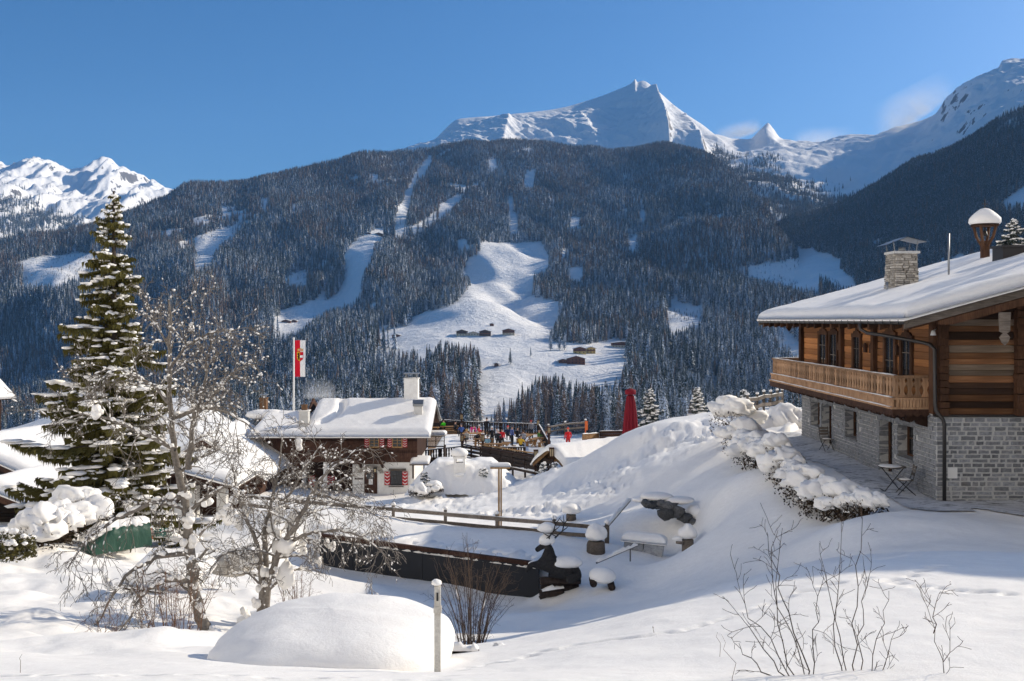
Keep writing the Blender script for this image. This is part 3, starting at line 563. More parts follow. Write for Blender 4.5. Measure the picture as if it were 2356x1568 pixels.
def stone_meshes(n=8):
    out = []
    for i in range(n):
        q = random.Random(900+i); bm = bmesh.new(); bmesh.ops.create_cube(bm, size=1)
        bmesh.ops.subdivide_edges(bm, edges=[e for e in bm.edges if abs((e.verts[0].co-e.verts[1].co).x) > .5], cuts=2)
        for v in bm.verts:
            e = .86 if v.co.y < 0 else 1.; v.co.x *= e*(1+q.uniform(-.05, .05)); v.co.z *= e*(1+q.uniform(-.16, .12)); v.co.y += q.uniform(-.12, .12) if v.co.y < 0 else 0
        me = bpy.data.meshes.new('wall_stone'); bm.to_mesh(me); bm.free(); me.materials.append(MT['stone']); out.append(me)
    return out
STN = stone_meshes()
XF, Y0, Y1, ZG, ZW = 12.8, 30.0, 43.9, -5.45, -2.84      # facade plane, near and far gable, ground, top of the stone storey
XE, SL, XR = 11.35, .27, 21.5                             # eave line, roof slope, ridge
def roofz(x): return (x-XE)*SL if x <= XR else (2*XR-XE-x)*SL
ch = Thing('chalet', (XF, Y0, ZG), 'large chalet of brown logs on a grey stone storey, thick snow on its roof', 'house')
# -- stone storey: mortar body with openings along the facade
ops = [(41.3, 42.6, -4.45, -3.42), (39.8, 41.1, ZG, -3.42), (36.9, 38.2, -4.42, -3.4), (33.45, 34.65, ZG, -3.43), (31.7, 33.0, -4.46, -3.41)]
b = MB(); ye = Y0+.001; zl = ZG-.5
for (a, c, z0, z1) in sorted(ops)+[(Y1, Y1, 0, 0)]:
    b.box((XF, ye, zl), (XF+.5, a, ZW))
    if c > a:
        b.box((XF, a, z1), (XF+.5, c, ZW))
        if z0 > ZG+.1: b.box((XF, a, zl), (XF+.5, c, z0))
        ye = c
b.box((XF+.5, Y0, zl), (XF+17.4, Y0+.5, ZW)); b.box((XF+16.9, Y0+.5, zl), (XF+17.4, Y1, ZW)); b.box((XF+.5, Y1-.5, zl), (XF+16.9, Y1, ZW))
wallp = ch.part('stone_wall', b, MT['mortar'])
def courses(z0, z1, q):
    z = z0
    while z < z1-.04:
        h = q.uniform(.075, .135); h = min(h, z1-z); yield z, h; z += h+q.uniform(.018, .03)
q = random.Random(5); pool = []
for z, h in courses(ZG-.05, ZW-.05, q):
    x = XF-.03+q.uniform(0, .05)
    while x < XF+4.0:
        w = q.uniform(.16, .5); pool.append((x, z, w, h)); x += w+q.uniform(.02, .045)
pool.sort(key=lambda p: p[0])
for i, (x, z, w, h) in enumerate(pool[:295]):
    o = ch.inst('wall_stone', STN[i % 8], (x+w/2, Y0+.03, z+h/2), (0, 0, 0), (w, .1, h), None)
b = MB()
for (x, z, w, h) in pool[295:]: b.box((x, Y0-.022, z), (x+w, Y0+.05, z+h), 0, .008)
for z, h in courses(ZG-.05, ZW-.05, q):
    y = Y0+q.uniform(.0, .12)
    while y < Y1-.05:
        w = min(q.uniform(.16, .5), Y1-y)
        if not any(y < c+.02 and y+w > a-.02 and z < z1+.03 and z+h > z0-.03 for a, c, z0, z1 in ops):
            b.box((XF-.025+q.uniform(-.012, .008), y, z), (XF+.03, y+w, z+h), 0, .009)
        y += w+q.uniform(.015, .035)
for (a, c, z0, z1) in ops:      # quoins at the reveals and a flat arch of upright stones over each opening
    z = max(z0, ZG)
    while z < z1:
        h = q.uniform(.1, .2); b.box((XF-.03, c, z), (XF+.3, c+q.uniform(.14, .3), min(z+h, z1)), 0, .008); b.box((XF-.03, a-q.uniform(.1, .25), z), (XF+.02, a-.003, min(z+h, z1)), 0, .008); z += h+.02
    y = a-.1
    while y < c+.1: b.box((XF-.035, y, z1+.005), (XF+.05, y+.1, z1+.24), 0, .012); y += .125
ch.part('wall_stone_courses', b, MT['stone'], None, 'stuff')
for i, (a, c, z0, z1) in enumerate(ops):      # doors and windows of the stone storey
    w = MB(); dr = z0 <= ZG
    w.box((XF+.3, a, z0), (XF+.36, a+.09, z1)); w.box((XF+.3, c-.09, z0), (XF+.36, c, z1)); w.box((XF+.3, a+.09, z1-.09), (XF+.36, c-.09, z1))
    if not dr: w.box((XF+.3, a+.09, z0), (XF+.36, c-.09, z0+.07))
    m = (a+c)/2; w.box((XF+.31, m-.025, z0+.08), (XF+.355, m+.025, z1-.09)); zz = z0+(z1-z0)*.55; w.box((XF+.312, a+.09, zz), (XF+.352, m-.025, zz+.03)); w.box((XF+.312, m+.025, zz), (XF+.352, c-.09, zz+.03))
    o = ch.part('door' if dr else 'window', w, MT['post']); g = MB().box((XF+.345, a+.05, z0), (XF+.37, c-.05, z1-.03)); ch.part('pane', g, MT['glass'], o)
    if dr:
        ch.part('door_step', MB().box((XF-.25, a-.05, ZG-.1), (XF+.3, c+.05, ZG+.06), 0, .01), MT['stone'], o)
    else: ch.part('sill', MB().box((XF-.06, a-.03, z0-.07), (XF+.3, c+.03, z0+.002), 0, .006), MT['stone'], o)
# -- log storey
def plank_mesh(axis):
    bm = bmesh.new(); bmesh.ops.create_cube(bm, size=1); bmesh.ops.bevel(bm, geom=[e for e in bm.edges], offset=.06, segments=1, affect='EDGES'); me = bpy.data.meshes.new('log'); bm.to_mesh(me); bm.free(); me.materials.append(MT['log'] if axis == 'y' else MT['logx']); return me
LY_, LX_ = plank_mesh('y'), plank_mesh('x')
MT['logdark'] = m_wood('blackened_log_wood', (.075, .04, .024), (.02, .012, .009), (.15, .09, .055), (.5, .5, .5), .85, (.7, 14, 14), .7, 0, (.6, .8)); MT['loggrey'] = m_wood('silvered_log_wood', (.27, .2, .14), (.07, .048, .032), (.42, .35, .28), (.5, .5, .5), .85, (.7, 14, 14), .7, 0, (.6, .8)); MT['logy2'] = m_wood('browned_log_wood', (.34, .15, .06), (.08, .035, .018), (.5, .29, .16), (.5, .5, .5), .85, (14, .7, 14), .6, 0, (.5, .9))
def remat(me, m): c = me.copy(); c.materials.clear(); c.materials.append(m); return c
LXS = [LX_, LX_, remat(LX_, MT['logdark']), remat(LX_, MT['logdark']), remat(LX_, MT['loggrey'])]; LYS = [LY_, LY_, remat(LY_, MT['logy2'])]
rows = 14; zt = .42; hh = (zt-ZW)/rows
bays = [(30.32, 34.95), (35.2, 38.4), (38.65, 43.72)]
for r in range(rows):
    for (a, c) in bays:
        ch.inst('log', q.choice(LYS), (XF+.12+q.uniform(-.012, .012), (a+c)/2, ZW+(r+.5)*hh), (0, 0, 0), (.22, c-a, hh*.975))
for (a, c) in ((XF+.3, 15.15), (15.42, 19.0)):
    r = 0; z = ZW
    while z < roofz(c)-.32:
        h = q.uniform(.15, .25); x1 = c; a = max(a, XE+(z+h+.3)/SL) if z > .2 else a
        ch.inst('log', q.choice(LXS), ((a+x1)/2, Y0+.14+q.uniform(-.02, .02), z+h/2), (0, 0, 0), (x1-a, .22, h*.97)); z += h
for i, y in enumerate((30.13, 35.07, 38.52, 43.85)): ch.part('corner_post', MB().box((XF-.13, y-.13, ZW+.02), (XF+.24, y+.13, zt+.3), 0, .012), MT['post'])
for x in (XF+.16, 15.28):
    b = MB(); z = ZW
    while z < roofz(x)+.12: b.box((x-.14, Y0-.16-q.uniform(0, .05), z), (x+.13, Y0+.24, z+.2), 0, .02); z += .21
    ch.part('corner_post', b, MT['post'])
ch.part('base_beam', MB().box((XF-.04, Y0-.05, ZW-.07), (XF+8, Y0+.2, ZW+.0)), MT['metal'])
# gable end closed above the logs and far walls
b = MB(); b.prism([(XF+.02, ZW), (30.2, ZW), (30.2, roofz(30.2)-.25), (XR, roofz(XR)-.25), (XF+.02, roofz(XF)-.05)], Y0+.3, Y0+.4, 'y'); b.prism([(XF+.25, ZW), (30.2, ZW), (30.2, roofz(30.2)-.25), (XR, roofz(XR)-.25), (XF+.25, roofz(XF)-.05)], Y1-.2, Y1-.05, 'y'); b.box((XF+.24, Y0+.4, ZW), (XF+.3, Y1-.2, zt+.1)); b.box((30.0, Y0+.4, ZW), (30.2, Y1-.2, zt))
ch.part('inner_wall', b, MT['post'])
# facade windows and doors of the log storey, frames with a carved crest
ups = [(40.3, 41.5, -1.75, -.58, 0), (39.0, 40.1, -2.72, -.56, 1), (36.4, 37.36, -1.76, -.62, 0), (33.1, 34.2, -2.72, -.53, 1), (31.74, 32.75, -1.78, -.62, 0)]
for (a, c, z0, z1, dr) in ups:
    f = MB(); x0 = XF-.07; x1 = XF+.03
    f.box((x0, a, z0), (x1, a+.16, z1)); f.box((x0, c-.16, z0), (x1, c, z1)); f.box((x0, a-.03, z1), (x1, c+.03, z1+.14))
    if not dr: f.box((x0-.03, a-.03, z0-.13), (x1, c+.03, z0))
    m = (a+c)/2; w = (c-a)/2
    f.prism([(m-w*.75, z1+.142), (m+w*.75, z1+.142), (m+w*.55, z1+.24), (m+w*.25, z1+.24), (m+w*.15, z1+.34), (m, z1+.39), (m-w*.15, z1+.34), (m-w*.25, z1+.24), (m-w*.55, z1+.24)], x0+.01, x1-.02, 'x')
    o = ch.part('door' if dr else 'window', f, MT['post']); ch.part('pane', MB().box((XF-.012, a+.16, z0), (XF+.02, c-.16, z1)), MT['glass'], o)
    s = MB(); s.box((XF-.04, m-.02, z0+.02), (XF-.015, m+.02, z1-.02)); s.box((XF-.038, a+.17, z0+(z1-z0)*.62), (XF-.018, c-.17, z0+(z1-z0)*.62+.03)); ch.part('sash_bar', s, MT['grey'], o)
for y in (38.75, 35.9, 35.3, 32.93): ch.part('wall_lamp', MB().box((XF-.12, y-.07, -1.15), (XF-.02, y+.07, -.85)).box((XF-.1, y-.05, -.85), (XF-.04, y+.05, -.8)), MT['dark'])
# -- balcony
XB, YA, YB = 11.79, 30.6, 44.9
ch.part('balcony_floor', MB().box((XB+.03, YA, -2.78), (XF-.01, YB, -2.7)).box((XF-.01, Y1+.05, -2.78), (XF+4, YB, -2.7)), MT['dark'])
rail = MB(); rail.box((XB-.07, YA-.05, -1.76), (XB+.09, YB+.05, -1.69)); rail.box((XB+.09, YA-.05, -1.76), (XF-.02, YA+.1, -1.69)); rail.box((XB+.09, YB-.09, -1.76), (XF+4, YB+.05, -1.69)); rl = ch.part('handrail', rail, MT['balc'])
sn = MB()
def ridge_snow(mb, p, q_, w, h, n=14, seed=0, m=0):
    """a thin cap of snow lying along a rail or beam"""
    p = Vector(p); q_ = Vector(q_); d = q_-p; L = d.length; d.normalize(); s_ = d.cross(Vector((0, 0, 1))).normalized(); n = max(3, n); k = 6; vs = []; fs = []
    r_ = random.Random(seed+3)
    for i in range(n+1):
        t = i/n; hh_ = h*(.55+.45*math.sin(seed+i*1.7)*math.sin(i*.9+seed*2)+r_.uniform(0, .4)); 
        if i in (0, n): hh_ *= .3
        for j in range(k+1):
            a = math.pi*j/k; vs.append(p+d*(L*t)+s_*(math.cos(a)*w/2*(1+r_.uniform(-.05, .1)))+Vector((0, 0, .003+max(0, math.sin(a))**.7*hh_)))
    for i in range(n):
        for j in range(k): fs.append((i*(k+1)+j, i*(k+1)+j+1, (i+1)*(k+1)+j+1, (i+1)*(k+1)+j))
    mb.add(vs, fs, m, True); return mb
ridge_snow(sn, (XB+.01, YA, -1.69), (XB+.01, YB, -1.69), .13, .03, 40, 1); ridge_snow(sn, (XB-.09, YA, -2.37), (XB-.09, YB, -2.37), .1, .03, 40, 2); ridge_snow(sn, (XB-.13, YA, -2.66), (XB-.13, YB, -2.66), .1, .03, 40, 3); ridge_snow(sn, (XB, YB, -1.69), (XF+1, YB, -1.69), .13, .03, 8, 3)
ch.part('rail_snow', sn, MT['roofsnow'])
def baluster_mesh():
    # flat board with a waisted, heart topped outline: the gaps between two boards read as the carved holes
    hgt = .62; o = [(0, .115), (.05, .118), (.12, .075), (.2, .05), (.3, .07), (.38, .11), (.43, .118), (.48, .085), (.52, .075), (.56, .1), (.6, .118), (hgt, .12)]
    L = [(-w, z) for z, w in o]; Rr = [(w, z) for z, w in reversed(o)]; b = MB(); n = len(o)
    vs = [(0, w, z) for z, w in o]+[(0, -w, z) for z, w in o]; vs += [(.035, y, z) for _, y, z in vs]; fs = []
    for i in range(n-1): fs += [(i, i+1, n+i+1, n+i), (2*n+i, 3*n+i, 3*n+i+1, 2*n+i+1), (i, 2*n+i, 2*n+i+1, i+1), (n+i, n+i+1, 3*n+i+1, 3*n+i)]
    b.add(vs, fs); me = b.mesh('baluster'); me.materials.append(MT['balc']); return me
BAL = baluster_mesh(); y = YA+.16
while y < YB-.1: ch.inst('baluster', BAL, (XB-.01, y, -2.36)); y += .262
for k in range(4): ch.inst('baluster', BAL, (XB+.2+.24*k, YA, -2.36), (0, 0, R(90)))
for k in range(5): ch.inst('baluster', BAL, (XB+.2+.24*k, YB, -2.36), (0, 0, R(90)))
for (x, y) in ((XB+.03, YA+.03), (XB+.03, YB-.03)): ch.part('rail_post', MB().box((x-.05, y-.05, -2.72), (x+.05, y+.05, -1.76)), MT['balc'])
lb = MB(); lb.box((XB-.13, YA-.08, -2.43), (XB+.06, YB+.08, -2.37)); lb.box((XB+.06, YA-.08, -2.43), (XF-.02, YA+.06, -2.37)); lb.box((XB-.17, YA-.12, -2.72), (XB+.06, YB+.12, -2.66)); lb.box((XB+.06, YA-.12, -2.72), (XF-.02, YA+.06, -2.66)); ch.part('ledge_board', lb, MT['balc'])
sh = MB(); y = YA-.06
while y < YB: sh.box((XB-.1, y, -2.66), (XB-.06, y+.085, -2.43), 0, .004); y += .1
x = XB
while x < XF-.1: sh.box((x, YA-.08, -2.66), (x+.085, YA-.04, -2.43), 0, .004); x += .1
ch.part('apron_shingles', sh, MT['balc'], None, 'stuff')
def scallop(y0, y1, step, zt_, zb, x0, x1):
    pl = [(y0, zt_), (y1, zt_)]; y = y1; pts = []
    while y > y0+.01: pts += [(y, zb), (y-step*.25, zb-.055), (y-step*.5, zb-.075), (y-step*.75, zb-.055)]; y -= step
    return pl+pts+[(y0, zb)]
b = MB(); b.prism(scallop(YA-.1, YB+.1, .24, -2.72, -2.88, 0, 0), XB-.14, XB-.1, 'x'); b.prism([(p[0], p[1]) for p in scallop(XB-.1, XF-.03, .24, -2.72, -2.88, 0, 0)], YA-.12, YA-.08, 'y'); ch.part('scalloped_board', b, MT['dark'])
for y in np.arange(YA+.1, YB, 1.28):     # carved brackets under the balcony
    ch.part('bracket', MB().prism([(XF-.02, -2.78), (XB, -2.78), (XB, -2.93), (XB+.12, -3.0), (XB+.25, -2.95), (XB+.33, -3.08), (XB+.5, -3.12), (XB+.62, -3.05), (XB+.7, -3.2), (XF-.02, -3.28)], y-.09, y+.09, 'y'), MT['dark'])
# -- roof
RY0, RY1 = 28.55, 45.4
b = MB()
for (xa, xb) in ((XE, XR), (2*XR-XE, XR)):
    b.prism([(xa, roofz(XE)-.1), (xb, roofz(XR)-.1), (xb, roofz(XR)+.02), (xa, roofz(XE)+.02)], RY0+.05, RY1-.05, 'y')
ch.part('roof_deck', b, MT['dark'])
for y in np.arange(RY0+.6, RY1, .95): ch.part('rafter', MB().prism([(XE+.1, -.3), (XF+.05, -.3+1.35*SL), (XF+.05, -.1+1.35*SL-.001), (XE+.1, -.1+.1*SL-.001)], y-.08, y+.08, 'y'), MT['post'])
for (y0, y1, k) in ((RY0-.02, RY0+.05, 0), (RY1-.05, RY1+.02, 1)):
    o = ch.part('barge_board', MB().prism([(XE-.1, -.24), (XR, roofz(XR)-.24), (XR, roofz(XR)+.06), (XE-.1, .05)], y0, y1, 'y'), MT['grey'])
    ch.part('verge_board', MB().prism([(XE+.9, -.24+.9*SL-.003), (XE+.9, -.36+.9*SL), (XE+1.3, -.46+1.3*SL), (XR, roofz(XR)-.5), (XR, roofz(XR)-.243)], y0+.02, y1+.05, 'y'), MT['post'], o)
for x in (15.0, 18.5): ch.part('purlin', MB().box((x-.12, RY0+.08, roofz(x)-.38), (x+.12, Y0+.3, roofz(x)-.11), 0, .01), MT['post'])
b = MB(); pz = roofz(14.15)-.52; b.prism([(13.98, pz), (14.32, pz), (14.3, pz-.55), (14.2, pz-.6), (14.3, pz-.72), (14.24, pz-.86), (14.15, pz-.95), (14.06, pz-.86), (14.0, pz-.72), (14.1, pz-.6), (14.0, pz-.55)], RY0+.02, RY0+.07, 'y'); ch.part('carved_pendant', b, MT['grey'])
b = MB(); b.prism([(XF-.4, -.02), (XF-.2, -.02), (XF-.22, -.2), (XF-.15, -.3), (XF-.3, -.5), (XF-.45, -.3), (XF-.38, -.2)], Y1+1.0, Y1+1.05, 'y'); ch.part('carved_pendant', b, MT['post'])
# gutter with brackets, downpipe
g = MB(); yy = np.linspace(RY0-.05, RY1, 3)
vs = []; fs = []
for i, y in enumerate((RY0-.03, RY1)):
    for j in range(9): a = math.pi+math.pi*j/8; vs.append((XE-.06+.085*math.cos(a), y, -.02+.085*math.sin(a)))
    for j in range(9): a = 2*math.pi-math.pi*j/8; vs.append((XE-.06+.075*math.cos(a), y, -.02+.075*math.sin(a)))
for j in range(17): fs.append((j, j+1, 18+j+1, 18+j))
fs += [(17, 0, 18, 35), tuple(range(17, -1, -1)), tuple(range(18, 36))]
g.add(vs, fs)
gu = ch.part('gutter', g, MT['metal'])
b = MB()
for y in np.arange(RY0+.3, RY1, .62): b.box((XE-.16, y-.02, -.12), (XE+.04, y+.02, -.1)); b.box((XE-.165, y-.02, -.12), (XE-.148, y+.02, .02))
ch.part('gutter_bracket', b, MT['metal'], gu)
dp = [(XE-.06, 32.3, -.1), (XE-.06, 32.25, -.28), (XE+.1, 32.1, -.4), (XE+.35, 31.6, -.45), (XF-.35, 30.25, -.66), (XF-.2, 30.05, -.72), (XF-.12, 29.86, -.85), (XF-.12, 29.84, -2.5), (XF-.11, 29.8, -2.7), (XF+.06, 29.72, -2.95), (XF+.1, 29.7, -3.1), (XF+.1, 29.7, ZG-.1)]
ch.part('downpipe', MB().tube(dp, .055, 8), MT['metal'])
b = MB(); b.tube([(XF-.08, Y0-.1, -.25), (XF-.3, Y0-.45, -.32)], .02, 6); b.lathe([(.02, .07), (.05, .05), (.08, -.06), (.085, -.08)], (XF-.32, Y0-.5, -.36), 10); ch.part('flood_lamp', b, MT['white'])
ch.part('meter_box', MB().box((13.12, Y0-.05, -4.75), (13.4, Y0-.02, -4.42)), MT['white'])
# snow on the roof: one thick blanket, rounded over the eave and the verge
def roof_snow(x0, x1, y0, y1, zf, thick, nx=70, ny=50, seed=0, lip=.25, amp=.06, edges=(1, 0, 1, 1)):
    u = np.linspace(0, 1, nx); v = np.linspace(0, 1, ny); e = .5*(1-np.cos(np.pi*u)); X = x0+(x1-x0)*(.55*u+.45*e); e = .5*(1-np.cos(np.pi*v)); Yv = y0+(y1-y0)*(.45*v+.55*e)
    A, B = np.meshgrid(X, Yv); lim = thick*1.1
    def prof(d): t = np.clip(d/lim, 0, 1); return np.sqrt(np.maximum(0, 1-(1-t)**2))
    p = np.ones_like(A)
    if edges[0]: p = np.minimum(p, prof(A-x0))
    if edges[1]: p = np.minimum(p, prof(x1-A))
    if edges[2]: p = np.minimum(p, prof(B-y0))
    if edges[3]: p = np.minimum(p, prof(y1-B))
    n = fbm(A/2.1, B/2.1, seed, 3)*amp+fbm(A/.6, B/.6, seed+1, 3)*amp*.3
    H_ = thick*(.22+.78*p)+n*(.3+.7*p); zb = np.vectorize(zf)(A); top = np.stack([A, B, zb+H_], -1)
    sk = .07+np.abs(fbm(A*2, B*2, seed+5, 2))*.08; bot = np.stack([A, B, zb+.024], -1)
    return top, bot
def snow_blanket(mb, x0, x1, y0, y1, zf, thick, **k):
    top, bot = roof_snow(x0, x1, y0, y1, zf, thick, **k); ny, nx = top.shape[:2]; i = np.arange(nx*ny).reshape(ny, nx); f = np.stack([i[:-1, :-1], i[:-1, 1:], i[1:, 1:], i[1:, :-1]], -1).reshape(-1, 4)
    V = np.concatenate([top.reshape(-1, 3), bot.reshape(-1, 3)]); n = nx*ny; per = np.concatenate([i[0, :], i[1:, -1], i[-1, -2::-1], i[-2:0:-1, 0]]); F = f.tolist()+[[per[j], per[(j+1) % len(per)], per[(j+1) % len(per)]+n, per[j]+n] for j in range(len(per))]
    mb.add(V.tolist(), F, 0, True); return mb
b = MB(); snow_blanket(b, XE-.16, XR, RY0-.13, RY1+.1, roofz, .46, nx=80, ny=90, seed=3, edges=(1, 0, 1, 1), amp=.07); snow_blanket(b, XR, 2*XR-XE+.16, RY0-.13, RY1+.1, roofz, .46, nx=24, ny=40, seed=4, edges=(0, 1, 1, 1))
ch.part('roof_snow', b, MT['roofsnow'], None, None, None, False)
# stone chimney
cx, cy, cz = 14.65, 37.4, roofz(14.65)+.1; CH = 1.5
b = MB(); b.add([(cx-.47, cy-.47, cz-.3), (cx+.47, cy-.47, cz-.3), (cx+.47, cy+.47, cz-.3), (cx-.47, cy+.47, cz-.3), (cx-.40, cy-.40, cz+CH), (cx+.40, cy-.40, cz+CH), (cx+.40, cy+.40, cz+CH), (cx-.40, cy+.40, cz+CH)], [(0, 1, 5, 4), (1, 2, 6, 5), (2, 3, 7, 6), (3, 0, 4, 7), (4, 5, 6, 7)])
cm = ch.part('stone_chimney', b, MT['ledge']); b = MB(); z = cz+.2; k = 0
LST = []
for me0 in STN[:5]: m2 = me0.copy(); m2.materials.clear(); m2.materials.append(MT['ledge']); LST.append(m2)
off = -ch.loc
while z < cz+CH-.03:
    h = q.uniform(.05, .1); hw = .47-.07*(z-cz+.3)/1.8
    for face in range(2):
        t = -hw
        while t < hw-.02:
            w = min(q.uniform(.14, .42), hw-t); pr = q.uniform(.0, .03)
            if face == 0: o = link('ledge_stone', LST[k % 5], None, cm, (cx+t+w/2, cy-hw-pr, z+h/2)); o.scale = (w*.98, .1, h*.97)
            else: o = link('ledge_stone', LST[k % 5], None, cm, (cx-hw-pr, cy+t+w/2, z+h/2)); o.scale = (w*.98, .1, h*.97); o.rotation_euler = (0, 0, R(-90))
            t += w+.006; k += 1
    z += h+.006
b = MB().box((cx-.49, cy-.49, cz+CH+.001), (cx+.49, cy+.49, cz+CH+.09)); ch.part('chimney_cap', b, MT['mortar'], cm)
b = MB(); zt2 = cz+CH+.5
b.add([(cx-.76, cy-.45, zt2-.18), (cx+.0, cy-.5, zt2+.12), (cx+.76, cy-.45, zt2-.05), (cx-.76, cy+.6, zt2-.18), (cx, cy+.55, zt2+.12), (cx+.76, cy+.6, zt2-.05)], [(0, 1, 4, 3), (1, 2, 5, 4)]); b.add([(cx-.76, cy-.45, zt2-.2), (cx+.0, cy-.5, zt2+.1), (cx+.76, cy-.45, zt2-.07), (cx-.76, cy+.6, zt2-.2), (cx, cy+.55, zt2+.1), (cx+.76, cy+.6, zt2-.07)], [(3, 4, 1, 0), (4, 5, 2, 1)])
for (dx, dy) in ((-.4, -.33), (.4, -.33), (-.4, .4), (.4, .4)): b.bar((cx+dx, cy+dy, cz+CH+.09), (cx+dx*1.15, cy+dy, zt2-.03), .03)
b.lathe([(.14, 0), (.14, .16)], (cx, cy, cz+CH+.09), 10); ch.part('smoke_hood', b, MT['zinc'], cm)
# bell turret
tx, ty, tz = 19.0, 40.0, roofz(19.0)+.38
b = MB(); b.box((tx-.13, ty-.13, tz-.7), (tx+.13, ty+.13, tz+.75), 0, .01)
bt = ch.part('bell_turret', b, MT['post'])
b = MB()
for a in range(4):
    c, s = math.cos(R(45+90*a)), math.sin(R(45+90*a)); b.bar((tx+c*.12, ty+s*.12, tz+.55), (tx+c*.31, ty+s*.31, tz+.9), .09, .09); b.bar((tx+c*.31, ty+s*.31, tz+.88), (tx+c*.43, ty+s*.43, tz+1.34), .09, .09)
b.box((tx-.39, ty-.39, tz+1.33), (tx+.39, ty+.39, tz+1.39)); ch.part('turret_frame', b, MT['post'], bt)
ch.part('turret_roof', MB().lathe([(0.562, 1.373), (0.546, 1.420), (0.156, 1.638)], (tx, ty, tz), 8, 0, False), MT['dark'], bt)
ch.part('bell', MB().lathe([(0.125, 0.952), (0.101, 1.014), (0.070, 1.131), (0.023, 1.186), (0.023, 1.310)], (tx, ty, tz), 12), MT['metal'], bt)
ch.part('snow_cap', MB().lathe([(0.468, 1.435), (0.562, 1.420), (0.608, 1.498), (0.593, 1.654), (0.468, 1.794), (0.296, 1.950), (0.156, 2.044), (0.023, 2.075)], (tx, ty, tz), 20, 0, True, .015), MT['roofsnow'], bt)
ch.part('weather_vane', MB().tube([(tx, ty, tz+2.02), (tx, ty, tz+2.42)], .02, 5).box((tx-.12, ty-.01, tz+2.22), (tx+.12, ty+.01, tz+2.25)), MT['metal'], bt)
bx, by = 18.25, 36.6; bz = roofz(bx)+.3
ch.part('sheet_metal_chimney', MB().box((bx-.4, by-.4, bz-.3), (bx+.42, by+.4, bz+.5)).box((bx-.47, by-.47, bz+.5), (bx+.49, by+.47, bz+.58)), MT['metal'])
ch.part('mast', MB().tube([(15.75, 35.9, roofz(15.75)), (15.75, 35.9, roofz(15.75)+1.95)], .035, 6), MT['zinc'])
ch.part('vent_pipe', MB().tube([(13.9, 36.9, roofz(13.9)+.2), (13.9, 36.9, roofz(13.9)+.75)], .05, 8), MT['zinc'])
# ================================================================ inn in the middle distance
def DX(x, d): return (x-CX)/FP*d
def DZ(y, d): return (HY-y)/FP*d
MT['plaster'] = m_stone('white_lime_plaster', (.66, .63, .58), (.78, .76, .71), (.6, .56, .5), 1.2)
MT['red'] = mat('red_shutter_paint', (.42, .02, .025), .55, .3); MT['brownred'] = m_wood('old_brown_boards', (.085, .042, .028), (.025, .014, .01), (.13, .07, .048), (1, 1, 1), .85, (5, 5, 1), .4)
MT['clay'] = mat('clay_pot', (.16, .09, .05), .9, .1); MT['warm'] = mat('lantern_glass', (.75, .6, .35), .3, .4)
def window_y(th, x0, x1, z0, z1, Y, fm, nx=2, nz=3, fr=.07, sub=None):
    w = MB(); y0, y1 = Y-.06, Y+.02
    w.box((x0-fr, y0, z0-fr), (x0, y1, z1+fr)); w.box((x1, y0, z0-fr), (x1+fr, y1, z1+fr)); w.box((x0, y0, z1), (x1, y1, z1+fr)); w.box((x0, y0-.03, z0-fr), (x1, y1, z0))
    for i in range(1, nx): x = x0+(x1-x0)*i/nx; w.box((x-.02, y0+.02, z0), (x+.02, y1, z1))
    for i in range(1, nz): z = z0+(z1-z0)*i/nz; w.box((x0, y0+.023, z-.015), (x1, y1-.001, z+.015))
    o = th.part('window', w, fm); th.part('pane', MB().box((x0, Y-.012, z0), (x1, Y+.015, z1)), MT['glass'], o); return o
def shutter(th, x0, x1, z0, z1, Y, flip=1):
    o = th.part('shutter', MB().box((x0, Y-.1, z0), (x1, Y-.06, z1)), MT['red']); n = 4; h = (z1-z0)/n; m = (x0+x1)/2; b = MB()
    for i in range(n):
        zc = z0+h*(i+.5); t = h*.26
        for s0, s1 in ((x0+.03, m), (x1-.03, m)):
            zl, zm = zc+h*.28*flip, zc-h*.2*flip
            b.prism([(s0, zl-t/2), (s1, zm-t/2), (s1, zm+t/2), (s0, zl+t/2)], Y-.112, Y-.1005, 'y')
    th.part('white_chevron', b, MT['white'], o); return o
YI = 70.0
inn = Thing('inn', (DX(850, YI), YI, -12.6), 'dark timber inn with white plaster ground floor and red white chevron shutters', 'house')
xl, xr = DX(690, YI), DX(960, YI); zE = -8.05; zr = -6.25
inn.part('timber_wall', MB().box((xl, YI, -9.97), (xr, YI+8.6, zE+.6)), MT['brownred'])
for i in range(9): inn.part('wall_board', MB().box((xl+.01, YI-.04, -9.95+i*.21), (xr-.01, YI-.002, -9.95+i*.21+.2), 0, .004), MT['brownred'])
inn.part('plaster_wall', MB().box((DX(811, YI), YI+.06, -13.2), (DX(953, YI), YI+8.4, -9.97)), MT['plaster'])
inn.part('porch_wall', MB().box((xl+.1, YI+.9, -13.2), (DX(811, YI)-.003, YI+8.4, -9.973)), MT['brownred'])
for x in (DX(690, YI)+.3, DX(748, YI)): inn.part('porch_post', MB().box((x-.12, YI+.02, -13.2), (x+.12, YI+.26, -9.98)), MT['plaster'])
gab = MB()
for x in (xl+.02, xr-.14): gab.prism([(YI+.02, zE+.5), (YI+8.58, zE+.5), (YI+4.3, zr+.45)], x, x+.12, 'x')
inn.part('gable_wall', gab, MT['brownred'])
